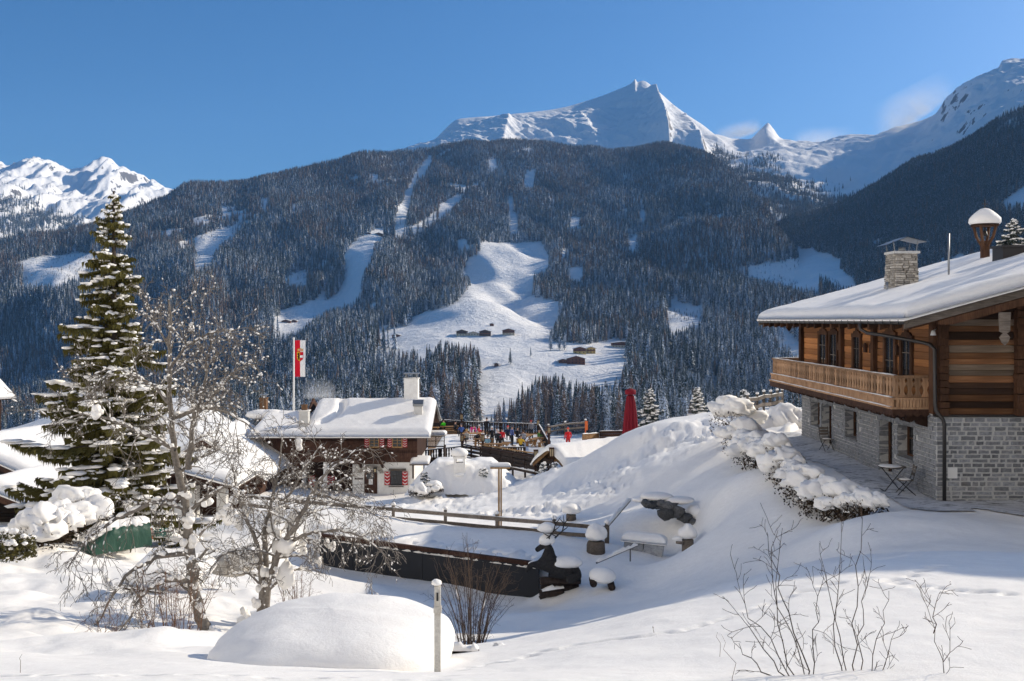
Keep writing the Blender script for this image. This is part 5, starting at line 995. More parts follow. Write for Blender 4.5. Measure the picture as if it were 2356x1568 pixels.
def person(loc, rz, pose, jacket, trousers, hat, label, boots=(.02, .02, .022)):
    if pose == 'sit': pl, ch_, nk, hd = (0, 0, .52), (0, -.06, .86), (0, -.08, 1.06), (0, -.1, 1.2)
    elif pose == 'bend': pl, ch_, nk, hd = (0, .1, .95), (0, -.25, 1.12), (0, -.43, 1.16), (0, -.55, 1.15)
    else: pl, ch_, nk, hd = (0, 0, .96), (0, .0, 1.3), (0, 0, 1.5), (0, -.02, 1.63)
    J = [(*pl, .15, .12), (pl[0], (pl[1]+ch_[1])/2, (pl[2]+ch_[2])/2, .15, .125), (*ch_, .18, .13), (*nk, .065), (*hd, .06)]; E = [(0, 1), (1, 2), (2, 3), (3, 4)]; T = [0, 0, 0, 3]; hands = []
    for s in (-1, 1):
        a = len(J)
        if pose == 'sit': arm = [(s*.21, -.06, .98, .07), (s*.27, -.16, .76, .055), (s*.15, -.4, .79, .042)]; leg = [(s*.1, -.05, .5, .1), (s*.14, -.44, .5, .075), (s*.14, -.42, .12, .05), (s*.15, -.56, .05, .045)]
        elif pose == 'bend': arm = [(s*.2, -.3, 1.13, .07), (s*.24, -.36, .9, .055), (s*.18, -.48, .72, .042)]; leg = [(s*.1, .1, .92, .105), (s*.12, .06, .5, .075), (s*.13, .12, .1, .052), (s*.14, -.04, .05, .045)]
        else: arm = [(s*.21, 0, 1.42, .07), (s*.27, .02, 1.14, .055), (s*.22, -.14, .95, .042)]; leg = [(s*.1, 0, .92, .105), (s*.12, -.02, .5, .078), (s*.13, .03, .1, .055), (s*.14, -.12, .05, .048)]
        J += arm+leg; E += [(2, a), (a, a+1), (a+1, a+2), (0, a+3), (a+3, a+4), (a+4, a+5), (a+5, a+6)]; T += [0, 0, 0, 1, 1, 1, 2]; w = Vector(arm[2][:3]); dv = (w-Vector(arm[1][:3])).normalized(); hands.append((w, dv, s))
    me = skin_mesh('body', J, E, T); ex = MB(); h = Vector(hd)
    ex.lump(h+Vector((0, -.01, .03)), (.078, .095, .118), 3, 2, .03); ex.add([h+Vector((-.014, -.1, .02)), h+Vector((.014, -.1, .02)), h+Vector((0, -.1, .06)), h+Vector((0, -.128, .022))], [(0, 1, 3), (1, 2, 3), (2, 0, 3)], 3)
    for s in (-1, 1): ex.lump(h+Vector((s*.032, -.092, .045)), (.012, .01, .01), 2, 1, 0); ex.lump(h+Vector((s*.078, 0, .02)), (.014, .025, .035), 3, 1, 0)
    ex.box(h+Vector((-.025, -.106, -.025)), h+Vector((.025, -.09, -.015)), 4)
    for (w, dv, s) in hands:
        side = dv.cross(Vector((0, 0, 1))).normalized(); up = side.cross(dv); ex.lump(w+dv*.05, (.042, .042, .036), 2, 1, .05)
        for k in range(4): o_ = w+dv*.075+side*(k-1.5)*.019; L = (.05, .06, .057, .045)[k]; ex.tube([o_, o_+dv*L*.55+up*-.006, o_+dv*L-up*.022], [.011, .01, .007], 4, 2)
        o_ = w+dv*.04+side*s*-.035; ex.tube([o_, o_+side*s*-.025+dv*.025, o_+side*s*-.03+dv*.05], [.012, .011, .008], 4, 2)
    m2 = ex.mesh('x'); bm = bmesh.new(); bm.from_mesh(me); bm.from_mesh(m2); bm.to_mesh(me); bm.free(); bpy.data.meshes.remove(m2)
    for m in (cloth(jacket), cloth(trousers), cloth(boots), SKIN, cloth((.35, .12, .1))): me.materials.append(m)
    o = link('person', me, None, None, loc, rz); tagit(o, label, 'person', 'people on the sun terrace')
    if hat: c = MB().lathe([(.086, .05), (.1, .06), (.103, .1), (.085, .16), (.045, .19), (.01, .2)], h, 12); c.lump(h+Vector((0, .0, .205)), (.025, .025, .025), 0, 1, 0); k = c.build('hat', cloth(hat), o)
    else: MB().lump(h+Vector((0, .02, .06)), (.085, .098, .11), 0, 2, .08).build('hair', cloth((.06, .035, .02)), o)
    return o
BLK = (.016, .016, .02); NVY = (.02, .03, .07); GRY = (.2, .2, .21)
PEO = [(1022, 98.4, 'sit', -40, (.07, .62, .02), BLK, BLK, 'seated skier in a bright green jacket and black helmet at the far railing'),
 (1046, 97.5, 'sit', 60, BLK, BLK, (.03, .03, .03), 'seated person in black opposite the skier in green'),
 (1086, 93.2, 'bend', 20, (.72, .06, .3), (.75, .75, .75), None, 'person in a pink jacket bending over a terrace table'),
 (1109, 90, 'sit', 120, (.78, .78, .76), BLK, None, 'seated person in a white jacket at a terrace table'),
 (1120, 95.5, 'stand', 170, BLK, BLK, (.03, .03, .03), 'standing person in black against the far carved railing'),
 (1132, 87.6, 'stand', 200, BLK, BLK, (.75, .75, .76), 'standing person in black with a white hat'),
 (1146, 85.2, 'stand', 180, (.03, .03, .035), BLK, (.6, .6, .62), 'standing person in dark clothes with grey hat beside the skier in red'),
 (1155, 86.2, 'stand', 150, (.62, .02, .03), BLK, BLK, 'standing skier in a red jacket on the terrace'),
 (1205, 89.5, 'sit', 200, (.3, .3, .33), NVY, None, 'seated person in a grey jacket seen from behind'),
 (1238, 90.3, 'sit', 100, (.1, .22, .05), BLK, (.02, .02, .02), 'seated person in dark green near the right railing'),
 (1255, 88.4, 'sit', 130, (.12, .07, .04), NVY, (.2, .09, .05), 'seated person in a brown coat at the right end of the terrace'),
 (1168, 93, 'sit', 10, NVY, BLK, (.7, .1, .1), 'seated person in navy with a red hat'),
 (1190, 92, 'sit', 30, BLK, BLK, (.05, .05, .05), 'seated person in black in the middle of the terrace'),
 (1098, 88.6, 'sit', 0, BLK, BLK, (.3, .3, .3), 'seated person in black near the front of the terrace'),
 (1062, 95, 'sit', 200, (.05, .1, .3), BLK, (.1, .1, .12), 'seated person in a blue jacket behind the bending pink skier'), (1075, 90, 'sit', -30, (.35, .33, .3), BLK, (.5, .3, .1), 'seated person in a beige jacket with an orange hat'), (1100, 94, 'sit', 80, (.5, .05, .05), BLK, (.6, .6, .6), 'seated person in dark red near the far railing'), (1142, 91.5, 'sit', 30, (.6, .6, .62), NVY, (.03, .03, .04), 'seated person in a pale grey jacket in mid terrace'), (1178, 88, 'stand', 120, (.08, .12, .3), BLK, (.05, .05, .06), 'standing person in a navy ski jacket right of the skier in red'), (1222, 93, 'stand', 200, (.2, .2, .22), BLK, (.4, .05, .05), 'standing person in grey by the right railing'), (1122, 85.5, 'sit', 190, (.3, .5, .6), BLK, (.1, .1, .1), 'seated person in a light blue jacket at the front table'), (1198, 85.5, 'sit', 160, (.7, .45, .05), BLK, (.05, .05, .05), 'seated person in a yellow jacket at the front of the terrace'),
 (968, 79, 'sit', 180, (.7, .02, .03), BLK, (.5, .02, .03), 'person in red sitting behind the glass windbreak')]
for (x, d, ps, a, j, t, h, lab) in PEO:
    person((DX(x, d), d, ZT-.05 if ps == 'sit' and d < 98 else ZT+.03) if d > 80 else (DX(x, d), d, ZT+.25), R(a), ps, j, t, h, lab)
pg = W(1308, 1028, 80); p_ = person((DX(1307, 80), 80, DZ(1036, 80)), R(200), 'stand', (.66, .02, .025), (.5, .03, .03), (.7, .1, .05), 'skier in red standing on the snow behind the small hut'); p_['group'] = 'people beyond the hut'
# ---------------------------------------------------------------- small gabled hut
ap = Vector((2.44, 62, -7.95)); rd = Vector((4.78, 3.95, 0)).normalized(); gd = Vector((rd.y, -rd.x, 0)); hl = 6.6; hw_ = 1.5; dz = 1.05
MT['shed'] = m_wood('shed_larch_wood', (.34, .19, .085), (.13, .065, .03), (.46, .3, .16), (1, 1, 1), .8, (3, 3, 3), .4)
hut = Thing('gabled_hut', ap-Vector((0, 0, 2.4)), 'small open timber hut with gabled snow roof below the terrace', 'hut')
def hp(u, v, z): return ap+gd*u+rd*v+Vector((0, 0, z))
def slab(mb, v0, v1, th0, th1, ext=0):
    for s in (-1, 1):
        e = hw_+ext; P_ = [hp(0, v0, th0), hp(s*e, v0, -dz*e/hw_+th0), hp(s*e, v0, -dz*e/hw_+th1), hp(0, v0, th1)]; Q_ = [hp(0, v1, th0), hp(s*e, v1, -dz*e/hw_+th0), hp(s*e, v1, -dz*e/hw_+th1), hp(0, v1, th1)]
        mb.add(P_+Q_, [(0, 1, 2, 3), (7, 6, 5, 4), (0, 4, 5, 1), (1, 5, 6, 2), (2, 6, 7, 3), (3, 7, 4, 0)])
    return mb
hut.part('roof', slab(MB(), -.1, hl, -.1, 0), MT['shed']); hut.part('barge_board', slab(MB(), -.16, -.101, -.22, .04, .08), MT['shed'])
hut.part('gable_frame', MB().bar(hp(-hw_*.75, .5, -dz*.8), hp(hw_*.75, .5, -dz*.8), .12, .14).bar(hp(0, .5, -dz*.8), hp(0, .5, -.15), .12, .12).bar(hp(-hw_*.5, .5, -dz*.78), hp(0, .5, -dz*.4), .08, .08).bar(hp(hw_*.5, .5, -dz*.78), hp(0, .5, -dz*.4), .08, .08), MT['shed'])
for u in (-1, 1):
    for v in (.5, hl-.6): hut.part('post', MB().bar(hp(u*hw_*.75, v, -3.2), hp(u*hw_*.75, v, -dz*.83), .14, .14), MT['shed'])
hut.part('back_wall', MB().bar(hp(-hw_*.75, hl*.55, -1.7), hp(hw_*.75, hl*.55, -1.7), .08, 1.7), MT['shed'])
b = MB(); n_, m_ = 26, 40; vs = []
for j in range(m_+1):
    v = -.25+(hl+.4)*j/m_; ev = min(1, min(j/m_, 1-j/m_)/.07); ev = math.sqrt(max(0, 1-(1-ev)**2))
    for i in range(n_+1):
        u = -1+2*i/n_; e = (hw_+.22); a = abs(u); eu = min(1, (1-a)/.16); eu = math.sqrt(max(0, 1-(1-eu)**2)); z = -dz/hw_*e*a*(1-.12*(1-a))
        th = .42*(.18+.82*min(eu, ev))-.12*max(0, 1-a*5)+.05*float(fbm(np.array([u*3+j*.3]), np.array([v*1.2]), 8, 2)[0]); vs.append(hp(u*e, v, z+th))
vs2 = [v-Vector((0, 0, .02))*1 for v in vs]; b.add(vs, [(j*(n_+1)+i, (j+1)*(n_+1)+i, (j+1)*(n_+1)+i+1, j*(n_+1)+i+1) for j in range(m_) for i in range(n_)], 0, True)
per = [(0, i) for i in range(n_+1)]; 
def sk_(ids, dn): vs_ = [vs[k] for k in ids]+[Vector(vs[k])-Vector((0, 0, dn)) for k in ids]; L = len(ids); b.add(vs_, [(i, i+1, L+i+1, L+i) for i in range(L-1)], 0, True)
sk_([i for i in range(n_+1)], .1); sk_([m_*(n_+1)+i for i in range(n_+1)], .1); sk_([j*(n_+1) for j in range(m_+1)], .1); sk_([j*(n_+1)+n_ for j in range(m_+1)], .1)
hut.part('roof_snow', b, MT['snow'], None, None, None, False)
# ---------------------------------------------------------------- closed parasol
pd = 63.0; pxp = DX(1450.5, pd); zb_ = DZ(1022, pd)
pa = Thing('closed_parasol', (pxp, pd, zb_), 'tall closed dark red parasol behind the snow slope', 'parasol'); MT['para'] = mat('parasol_red_cloth', (.20, .012, .022), .75, .15)
n = 48; prof = [(zb_+.05, .5), (zb_+.5, .49), (zb_+1.2, .43), (zb_+2.0, .36), (zb_+2.6, .29), (zb_+3.0, .23), (zb_+3.08, .18)]; vs = []; fs = []
for j, (z, r_) in enumerate(prof):
    for i in range(n): a = 2*math.pi*i/n; q_ = r_*(1+(.11 if i % 4 < 2 else -.14)*(1-.3*j/6)+rnd.uniform(-.015, .015)); vs.append((pxp+q_*math.cos(a), pd+q_*math.sin(a), z))
for j in range(len(prof)-1):
    for i in range(n): fs.append((j*n+i, j*n+(i+1) % n, (j+1)*n+(i+1) % n, (j+1)*n+i))
pa.part('canopy', MB().add(vs, fs, 0, True), MT['para']); pa.part('pole', MB().tube([(pxp, pd, zb_-1.5), (pxp, pd, zb_+3.2)], .05, 8), MT['metal'])
pa.part('top_valance', MB().lathe([(.28, 3.13), (.34, 3.14), (.345, 3.4), (.3, 3.43), (.1, 3.5)], (pxp, pd, zb_), 24), MT['para']); pa.part('finial', MB().lathe([(.03, 3.49), (.05, 3.53), (.05, 3.58), (.02, 3.61)], (pxp, pd, zb_), 10), MT['zinc'])
# tan board enclosure round the parasol, rail fence and marker board on the yard edge
def board_wall(x0, y0, d0, x1, y1, d1, h, label, m='shed'):
    p = W(x0, y0, d0); q_ = W(x1, y1, d1); t = Thing('board_wall', p, label, 'wall')
    for i in range(3): t.part('board', MB().bar(p+Vector((0, 0, h*(i+.5)/3)), q_+Vector((0, 0, h*(i+.5)/3)), .06, h/3*.95), MT[m])
    t.part('snow_cap', ridge_snow(MB(), p+Vector((0, 0, h)), q_+Vector((0, 0, h)), .14, .06, 14, int(x0)), MT['snow']); return t
board_wall(1340, 1016, 68, 1378, 1013, 70, .5, 'low tan board wall with a green cushion on it, left of the parasol'); board_wall(1380, 1012, 70, 1440, 1012, 67, .6, 'low brown board wall directly left of the red parasol', 'brownred'); board_wall(1466, 1012, 66, 1500, 1006, 64, .5, 'low brown board wall directly right of the red parasol', 'brownred')
def rail_fence(pts, hts, label, m='grey', post_every=1, rails=(.35, .8), name='rail_fence', snow=True, post_h=.95, rw=.13):
    p0 = pts[0]; t = Thing(name, p0, label, 'fence')
    for i, p in enumerate(pts):
        if i % post_every == 0: 
            o = t.part('post', MB().box((p[0]-.06, p[1]-.06, p[2]-.5), (p[0]+.06, p[1]+.06, p[2]+post_h), 0, .008), MT[m])
            if snow: t.part('snow_cap', MB().lump((p[0], p[1], p[2]+post_h+.05), (.1, .1, .1), seed=i, flat=.6), MT['snow'], o)
    for i in range(len(pts)-1):
        for z in rails: t.part('rail', MB().bar(Vector(pts[i])+Vector((0, -.08, z+rnd.uniform(-.02, .02))), Vector(pts[i+1])+Vector((0, -.08, z+rnd.uniform(-.02, .02))), .05, rw), MT[m])
        if snow: t.part('rail_snow', ridge_snow(MB(), Vector(pts[i])+Vector((0, -.08, rails[-1]+rw/2)), Vector(pts[i+1])+Vector((0, -.08, rails[-1]+rw/2)), .06, .03, 8, i), MT['snow'])
    return t
rail_fence([W(1262, 1000, 88), W(1300, 994, 86), W(1347, 990, 83)], 0, 'weathered rail fence ending at an orange board right of the terrace', rails=(.25, .65), post_h=.8)
ob = W(1349, 990, 82.9); MT['orange'] = mat('orange_board', (.75, .16, .04), .6, .3); tagit(MB().box((ob.x-.1, ob.y-.03, ob.z), (ob.x+.12, ob.y+.03, ob.z+.75)).box((ob.x-.12, ob.y+.03, ob.z-.4), (ob.x-.04, ob.y+.09, ob.z+.7)).build('marker_board', MT['orange']), 'upright orange marker board at the end of the rail fence', 'sign')
# ================================================================ garden in front of the inn
def gp_(x, d): xx = DX(x, d); return Vector((xx, d, GZ(xx, d)))
# paved strip along the chalet: dark wet setts under thin trodden snow
m = mat('trodden_paving', (.1, .1, .1), .85, .25); t_ = NT(m); v_ = t_.pos(); n_ = t_.noise(t_.pos((1.2, 3.5, 1)), 1.6, 6, .62, .6); n2_ = t_.noise(v_, 9, 4)
t_.base(t_.mix(t_.ramp(t_.math('ADD', n_, t_.math('MULTIPLY', n2_, .25)), [(.44, (0, 0, 0)), (.62, (1, 1, 1))]), t_.ramp(n2_, [(.3, (.07, .07, .072)), (.7, (.17, .168, .165))]), (.62, .62, .63))); t_.bump(n2_, .6, .03); MT['paving'] = m
xs_ = np.linspace(10.7, 17.4, 60); ys_ = np.linspace(25.4, 45, 130); A_, B_ = np.meshgrid(xs_, ys_); Zp = groundz(A_, B_)+.035
keep = lambda x, y: (x < 12.82 and y > 27.5 and x > 11.25+.25*math.sin(y*.9)+max(0, 29-y)*.35) or (y < 30.02 and x >= 12.0 and y > 25.9+max(0, 15.5-x)*.75+.2*math.sin(x*3))
i_ = np.arange(A_.size).reshape(A_.shape); F_ = []
for j in range(A_.shape[0]-1):
    for i in range(A_.shape[1]-1):
        if keep(A_[j, i]+.05, B_[j, i]+.07): F_.append((i_[j, i], i_[j, i+1], i_[j+1, i+1], i_[j+1, i]))
pv_ = link('paved_path', meshnp('paved_path', np.stack([A_, B_, Zp], -1).reshape(-1, 3), F_, True), MT['paving']); pv_['kind'] = 'structure'
# bistro table and two chairs
def bistro_table(p):
    t = Thing('bistro_table', p, 'round slatted folding table by the stone wall of the chalet', 'table'); r_ = .4
    for i in range(-3, 4):
        y = i*.115; h = math.sqrt(max(.02, r_*r_-y*y)); t.part('slat', MB().box((p.x-h, p.y+y-.05, p.z+.73), (p.x+h, p.y+y+.05, p.z+.75)), MT['grey'])
    t.part('snow_patch', MB().lump((p.x-.05, p.y+.05, p.z+.755), (.36, .36, .025), seed=1, flat=.8), MT['snow'])
    t.part('rim', MB().tube([(p.x+.41*math.cos(a), p.y+.41*math.sin(a), p.z+.74) for a in np.linspace(0, 6.283, 25)], .013, 5), MT['black'])
    for s in (-1, 1): t.part('leg', MB().tube([(p.x-s*.3, p.y-.2*s, p.z), (p.x+s*.28, p.y-.2*s, p.z+.72)], .016, 5).tube([(p.x-s*.3, p.y-.2*s, p.z+.01), (p.x-s*.3, p.y+.2*s, p.z+.01)], .014, 5), MT['black'])
def bistro_chair(p, rz, label):
    t = Thing('folding_chair', (0, 0, 0), label, 'chair', 'folding chairs by the chalet wall')
    for i in range(5): t.part('seat_slat', MB().box((-.2, -.2+i*.085, .44), (.2, -.13+i*.085, .46)), MT['grey'])
    for i in range(3): t.part('back_slat', MB().box((-.2, .23+i*.02, .6+i*.11), (.2, .25+i*.02, .68+i*.11)), MT['grey'])
    for s in (-.19, .19): t.part('leg', MB().tube([(s, -.25, 0), (s, .2, .5), (s, .31, .92)], .013, 5), MT['black']); t.part('leg', MB().tube([(s*.9, .28, 0), (s*.9, -.2, .44)], .013, 5), MT['black'])
    t.part('snow_patch', MB().lump((0, 0, .465), (.18, .17, .03), seed=4, flat=.8), MT['snow'])
    t.e.location = p; t.e.rotation_euler = (0, 0, rz)
p = gp_(2052, 31.4); p.z += .04; bistro_table(p)
p = gp_(2082, 30.9); p.z += .04; bistro_chair(p, R(-100), 'dark folding slatted chair beside the round table')
p = gp_(1902, 39.4); p.z += .04; bistro_chair(p, R(10), 'wooden folding chair standing alone by the far stone doorway')
# rail fence across the yard
pts = []
for x in (560, 660, 790, 905, 1025, 1143, 1276, 1396): d = 38.8+(942-x)*.0071; g = W(x, 1175+(x-942)*.086, d); pts.append(Vector((g.x, g.y, g.z-.62)))
rail_fence(pts, 0, 'long weathered two rail fence across the snowy yard', 'grey', 1, (.28, .62), post_h=.75, rw=.14)
# diagonal pole rail up the slope with snow
a, c = W(1396, 1212, 35.5), W(1448, 1152, 39); pr = Thing('slope_handrail', a, 'snow covered diagonal pole climbing the slope from the fence end', 'handrail'); pr.part('pole', MB().tube([a, c], .06, 7), MT['grey']); pr.part('pole_snow', ridge_snow(MB(), a+Vector((0, 0, .04)), c+Vector((0, 0, .04)), .14, .14, 14, 5), MT['snow']); pr.part('post', MB().box((a.x-.08, a.y-.08, a.z-.7), (a.x+.08, a.y+.08, a.z+.05), 0, .01), MT['grey'])
# wooden lamp post with a snow covered board
g = gp_(1150, 37.9); lp = Thing('lamp_post', g, 'slim tan wooden post with a snow covered cross board beside the fence', 'post'); zt_ = DZ(1078, 37.9)
lp.part('post', MB().box((g.x-.07, g.y-.07, g.z-.3), (g.x+.0, g.y+.07, zt_)).box((g.x+.02, g.y-.07, g.z-.3), (g.x+.08, g.y+.07, zt_)), MT['tan']); lp.part('cross_board', MB().box((g.x-.36, g.y-.16, zt_), (g.x+.38, g.y+.16, zt_+.07)), MT['tan']); lp.part('snow_cap', blanket_y(MB(), g.x-.38, g.x+.42, g.y-.2, g.y+.2, lambda y: zt_+.05, .17, nx=20, ny=14, seed=7, amp=.02), MT['snow'], None, None, None, False)
# snow buried oven house with a white chimney
mc = W(1072, 1112, 61); mo = Thing('snow_buried_oven', mc, 'low oven house buried under a smooth white snow mound', 'shed')
b = MB(); N = 46; A_, B_ = np.meshgrid(np.linspace(-3.5, 3.3, 70), np.linspace(-2.6, 3.4, 50)); tx_ = np.clip((np.minimum(A_+3.5, 3.3-A_))/1.7, 0, 1); ty_ = np.clip(np.minimum(B_+2.6, 3.4-B_)/2.2, 0, 1); hh_ = 1.75*(np.minimum(tx_, 1)**.8)*np.sin(ty_*math.pi/2)+fbm(A_*1.1, B_*1.1, 5, 3)*.16*tx_+np.abs(fbm(A_*2.4, B_*2.4, 9, 3))*.2*smooth(.6, -1.5, B_)
zz_ = np.minimum(groundz(A_+mc.x, B_+mc.y), 9)*0+(mc.z-.35)+hh_; V = np.stack([A_+mc.x, B_+mc.y, zz_], -1).reshape(-1, 3); i_ = np.arange(A_.size).reshape(A_.shape); b.add(V.tolist(), np.stack([i_[:-1, :-1], i_[:-1, 1:], i_[1:, 1:], i_[1:, :-1]], -1).reshape(-1, 4).tolist(), 0, True)
mo.part('snow_mound', b, MT['snow'], None, None, None, False)
cd = 59.8; x0_, x1_ = DX(1045, cd), DX(1071, cd); o = mo.part('chimney', MB().box((x0_, cd-.35, DZ(1115, cd)), (x1_, cd+.35, DZ(1064, cd)), 0, .015).box((x0_, cd-.35, DZ(1064, cd)), (x0_+.14, cd+.35, DZ(1054, cd))).box((x1_-.14, cd-.35, DZ(1064, cd)), (x1_, cd+.35, DZ(1054, cd))).box((x0_-.05, cd-.4, DZ(1054, cd)), (x1_+.05, cd+.4, DZ(1050, cd))), MT['plaster'])
mo.part('chimney_foot', MB().box((x0_-.05, cd-.45, DZ(1130, cd)), (x1_+.05, cd+.36, DZ(1094, cd)), 0, .02), MT['ledge'], o); mo.part('snow_cap', MB().lump(((x0_+x1_)/2, cd, DZ(1044, cd)), (.55, .55, .36), seed=8, flat=.45), MT['snow'], o); mo.part('snow_ledge', MB().lump(((x0_+x1_)/2, cd-.42, DZ(1091, cd)), (.36, .2, .14), seed=9, flat=.3), MT['snow'], o)
# dark retaining wall with a timber coping
p, q_ = Vector((WA[0], WA[1], -7.75)), Vector((WB_[0], WB_[1], -7.75)); rw_ = Thing('garden_wall', (p.x, p.y, -9.), 'black clad retaining wall below the snow covered patio', 'wall'); dv = (q_-p); nrm = Vector((dv.y, -dv.x, 0)).normalized()
MT['membrane'] = mat('black_membrane', (.022, .023, .026), .7, .25)
for i in range(6):
    a = p+dv*(i/6.)+nrm*.14; c = p+dv*((i+1)/6.)+nrm*.14; rw_.part('wall_panel', MB().bar(a+Vector((0, 0, -.75)), c-dv.normalized()*.015+Vector((0, 0, -.75)), .06, 1.3), MT['membrane'])
rw_.part('coping_beam', MB().bar(p+nrm*.16+Vector((0, 0, -.05)), q_+nrm*.16+Vector((0, 0, -.05)), .16, .13), MT['brownred']); rw_.part('snow_edge', ridge_snow(MB(), p-nrm*.5+Vector((0, 0, -.2)), q_-nrm*.5+Vector((0, 0, -.2)), 1.35, .24, 60, 4), MT['snow'])
# log plinth with a resting stag
def lumpthing(name, x, y, d, r, label, cat='snow lump', base=None, seed=0, group=None):
    p = W(x, y, d); t = Thing(name, (p.x, p.y, p.z-r[2]*1.2), label, cat, group)
    t.part('snow_cap', MB().lump(p, r, 0, 3, .14, 1.2, seed, .3), MT['snow']); return t, p
sg = W(1285, 1345, 31.4); pl = Thing('log_plinth', (sg.x, sg.y, sg.z-.6), 'dark stacked log plinth carrying the stag figure', 'plinth')
for i, (xa, xb, y, r_) in enumerate(((1243, 1335, 1337, .13), (1245, 1330, 1352, .14), (1243, 1296, 1366, .13), (1241, 1300, 1380, .12), (1244, 1270, 1396, .14))): pl.part('log', MB().tube([W(xa, y, 31.2+.1*(i % 2)), W(xb, y-2, 31.4+.1*(i % 2))], r_, 9), MT['deckwood'])
pl.part('log_snow', ridge_snow(MB(), W(1246, 1360, 31.05), W(1296, 1352, 31.2), .2, .12, 10, 3), MT['snow'])
MT['bronze'] = m_stone('dark_bronze', (.018, .017, .018), (.045, .042, .04), (.05, .04, .03), 4.)
def S(x, y, dd=0): return W(x, y, 31.1+dd)
J = [(*S(1322, 1316), .26), (*S(1290, 1312), .32), (*S(1262, 1304), .3), (*S(1260, 1284), .24), (*S(1264, 1266), .19), (*S(1258, 1252), .14), (*S(1243, 1260), .1), (*S(1232, 1268), .075), (*S(1240, 1300, -.15), .14), (*S(1220, 1300, -.2), .09), (*S(1211, 1318, -.2), .07), (*S(1332, 1328, -.15), .18), (*S(1302, 1336, -.3), .13)]
me = skin_mesh('stag', J, [(0, 1), (1, 2), (2, 3), (3, 4), (4, 5), (5, 6), (6, 7), (2, 8), (8, 9), (9, 10), (0, 11), (11, 12)], [0]*12, 1, 2)
ex = MB()
def antler(s):
    dd = s*.12; m_ = [S(1262, 1252, dd), S(1272+8*s, 1235, dd*1.4), S(1284+10*s, 1222, dd*2), S(1288+10*s, 1205, dd*2.4), S(1284+12*s, 1186, dd*2.2)]; ex.tube(m_, [.028, .026, .022, .018, .006], 6)
    for k, (u, v) in ((1, (-16, -10)), (1, (-12, 10)), (2, (16, -14)), (3, (12, -16)), (3, (-10, -12))): e = m_[k]; ex.tube([e, e+Vector((u/FP*31*.6, 0, -v/FP*31*.5)), e+Vector((u/FP*31, 0, -v/FP*31))], [.018, .014, .004], 5)
antler(1); antler(-1)
for s in (-1, 1): ex.tube([S(1260, 1256, s*.1), S(1268, 1252, s*.22)], [.03, .008], 5)
m2 = ex.mesh('x'); bm = bmesh.new(); bm.from_mesh(me); bm.from_mesh(m2); bm.to_mesh(me); bm.free(); me.materials.append(MT['bronze'])
st = link('stag_statue', me, None); tagit(st, 'dark resting stag statue with antlers and thick snow on its back', 'statue')
for (x, y, r_, n) in ((1300, 1296, (.52, .34, .24), 1), (1258, 1245, (.26, .22, .2), 2), (1258, 1216, (.3, .24, .19), 3), (1230, 1296, (.2, .12, .07), 4), (1334, 1328, (.08, .08, .05), 5)): MB().lump(S(x, y), r_, 0, 3, .14, 1.2, n, .3).build('snow_cap', MT['snow'], st)
# snow capped stumps, trough, carved trunk, boulders
def stump(x, y, d, rad, h, cap, label, m='grey', name='tree_stump', seed=0):
    g = W(x, y, d); t = Thing(name, (g.x, g.y, g.z), label, 'stump', 'snow capped stumps on the patio'); t.part('wood', MB().lathe([(rad*1.1, -.6), (rad*1.05, 0), (rad, h*.5), (rad*.95, h)], g, 12, 0, True, .05), MT[m]); t.part('snow_cap', MB().lump((g.x, g.y, g.z+h+cap[2]*.6), cap, 0, 3, .3, 1.6, seed, .45), MT['snow']); return t
stump(1314, 1198, 40.5, .2, .25, (.38, .36, .26), 'small stump with a snow cap above the fence', seed=1)
t = stump(1371, 1254, 34.2, .3, .12, (.36, .34, .36), 'wide wooden tub heaped with snow beside the stag', 'grey', 'wooden_tub', 2)
t = stump(1582, 1290, 34.3, .21, .72, (.31, .3, .33), 'upright carved trunk wearing a tall snow cap at the niche', 'grey', 'carved_trunk', 3); g = W(1582, 1290, 34.3); t.part('branch_stub', MB().tube([g+Vector((-.15, -.1, .62)), g+Vector((-.42, -.15, .66))], [.06, .045], 7), MT['grey']); t.part('branch_snow', MB().lump(g+Vector((-.38, -.15, .78)), (.17, .15, .1), seed=5, flat=.4), MT['snow'])
g = W(1385, 1352, 30.6); t = Thing('log_stool', (g.x, g.y, g.z-.3), 'mushroom of snow resting on two short dark logs', 'stump', 'snow capped stumps on the patio')
for x, y in ((1365, 1342), (1407, 1350)): a = W(x, y, 30.4); t.part('log', MB().tube([a+Vector((0, -.12, 0)), a+Vector((0, .4, .05))], [.11, .11], 9), MT['deckwood'])
t.part('snow_cap', MB().lump(W(1386, 1327, 30.6), (.42, .4, .3), 0, 3, .1, 1.1, 6, .3), MT['snow'])
a, c = W(1436, 1246, 35), W(1527, 1256, 34.7); tr = Thing('stone_trough', (a+c)/2-Vector((0, 0, .3)), 'long grey stone trough with a flat slab of snow on it', 'trough')
for f in (.0, .5): p0 = a+(c-a)*(f+.01); p1 = a+(c-a)*(f+.49); tr.part('trough_block', MB().bar(p0+Vector((0, 0, -.12)), p1+Vector((0, 0, -.16)), .55, .36), MT['stone'])
u = (c-a).normalized(); mid = (a+c)/2; b = MB(); snow_blanket(b, -.78, .8, -.34, .34, lambda x: 0.0, .36, nx=30, ny=20, seed=14, amp=.03, edges=(1, 1, 1, 1)); Mx = Matrix.Translation(mid+Vector((0, 0, .04))) @ Matrix.Rotation(math.atan2(u.y, u.x), 4, 'Z') @ Matrix.Rotation(-math.asin(u.z), 4, 'Y'); b.v = [tuple(Mx @ Vector(v)) for v in b.v]; tr.part('snow_slab', b, MT['snow'], None, None, None, False)
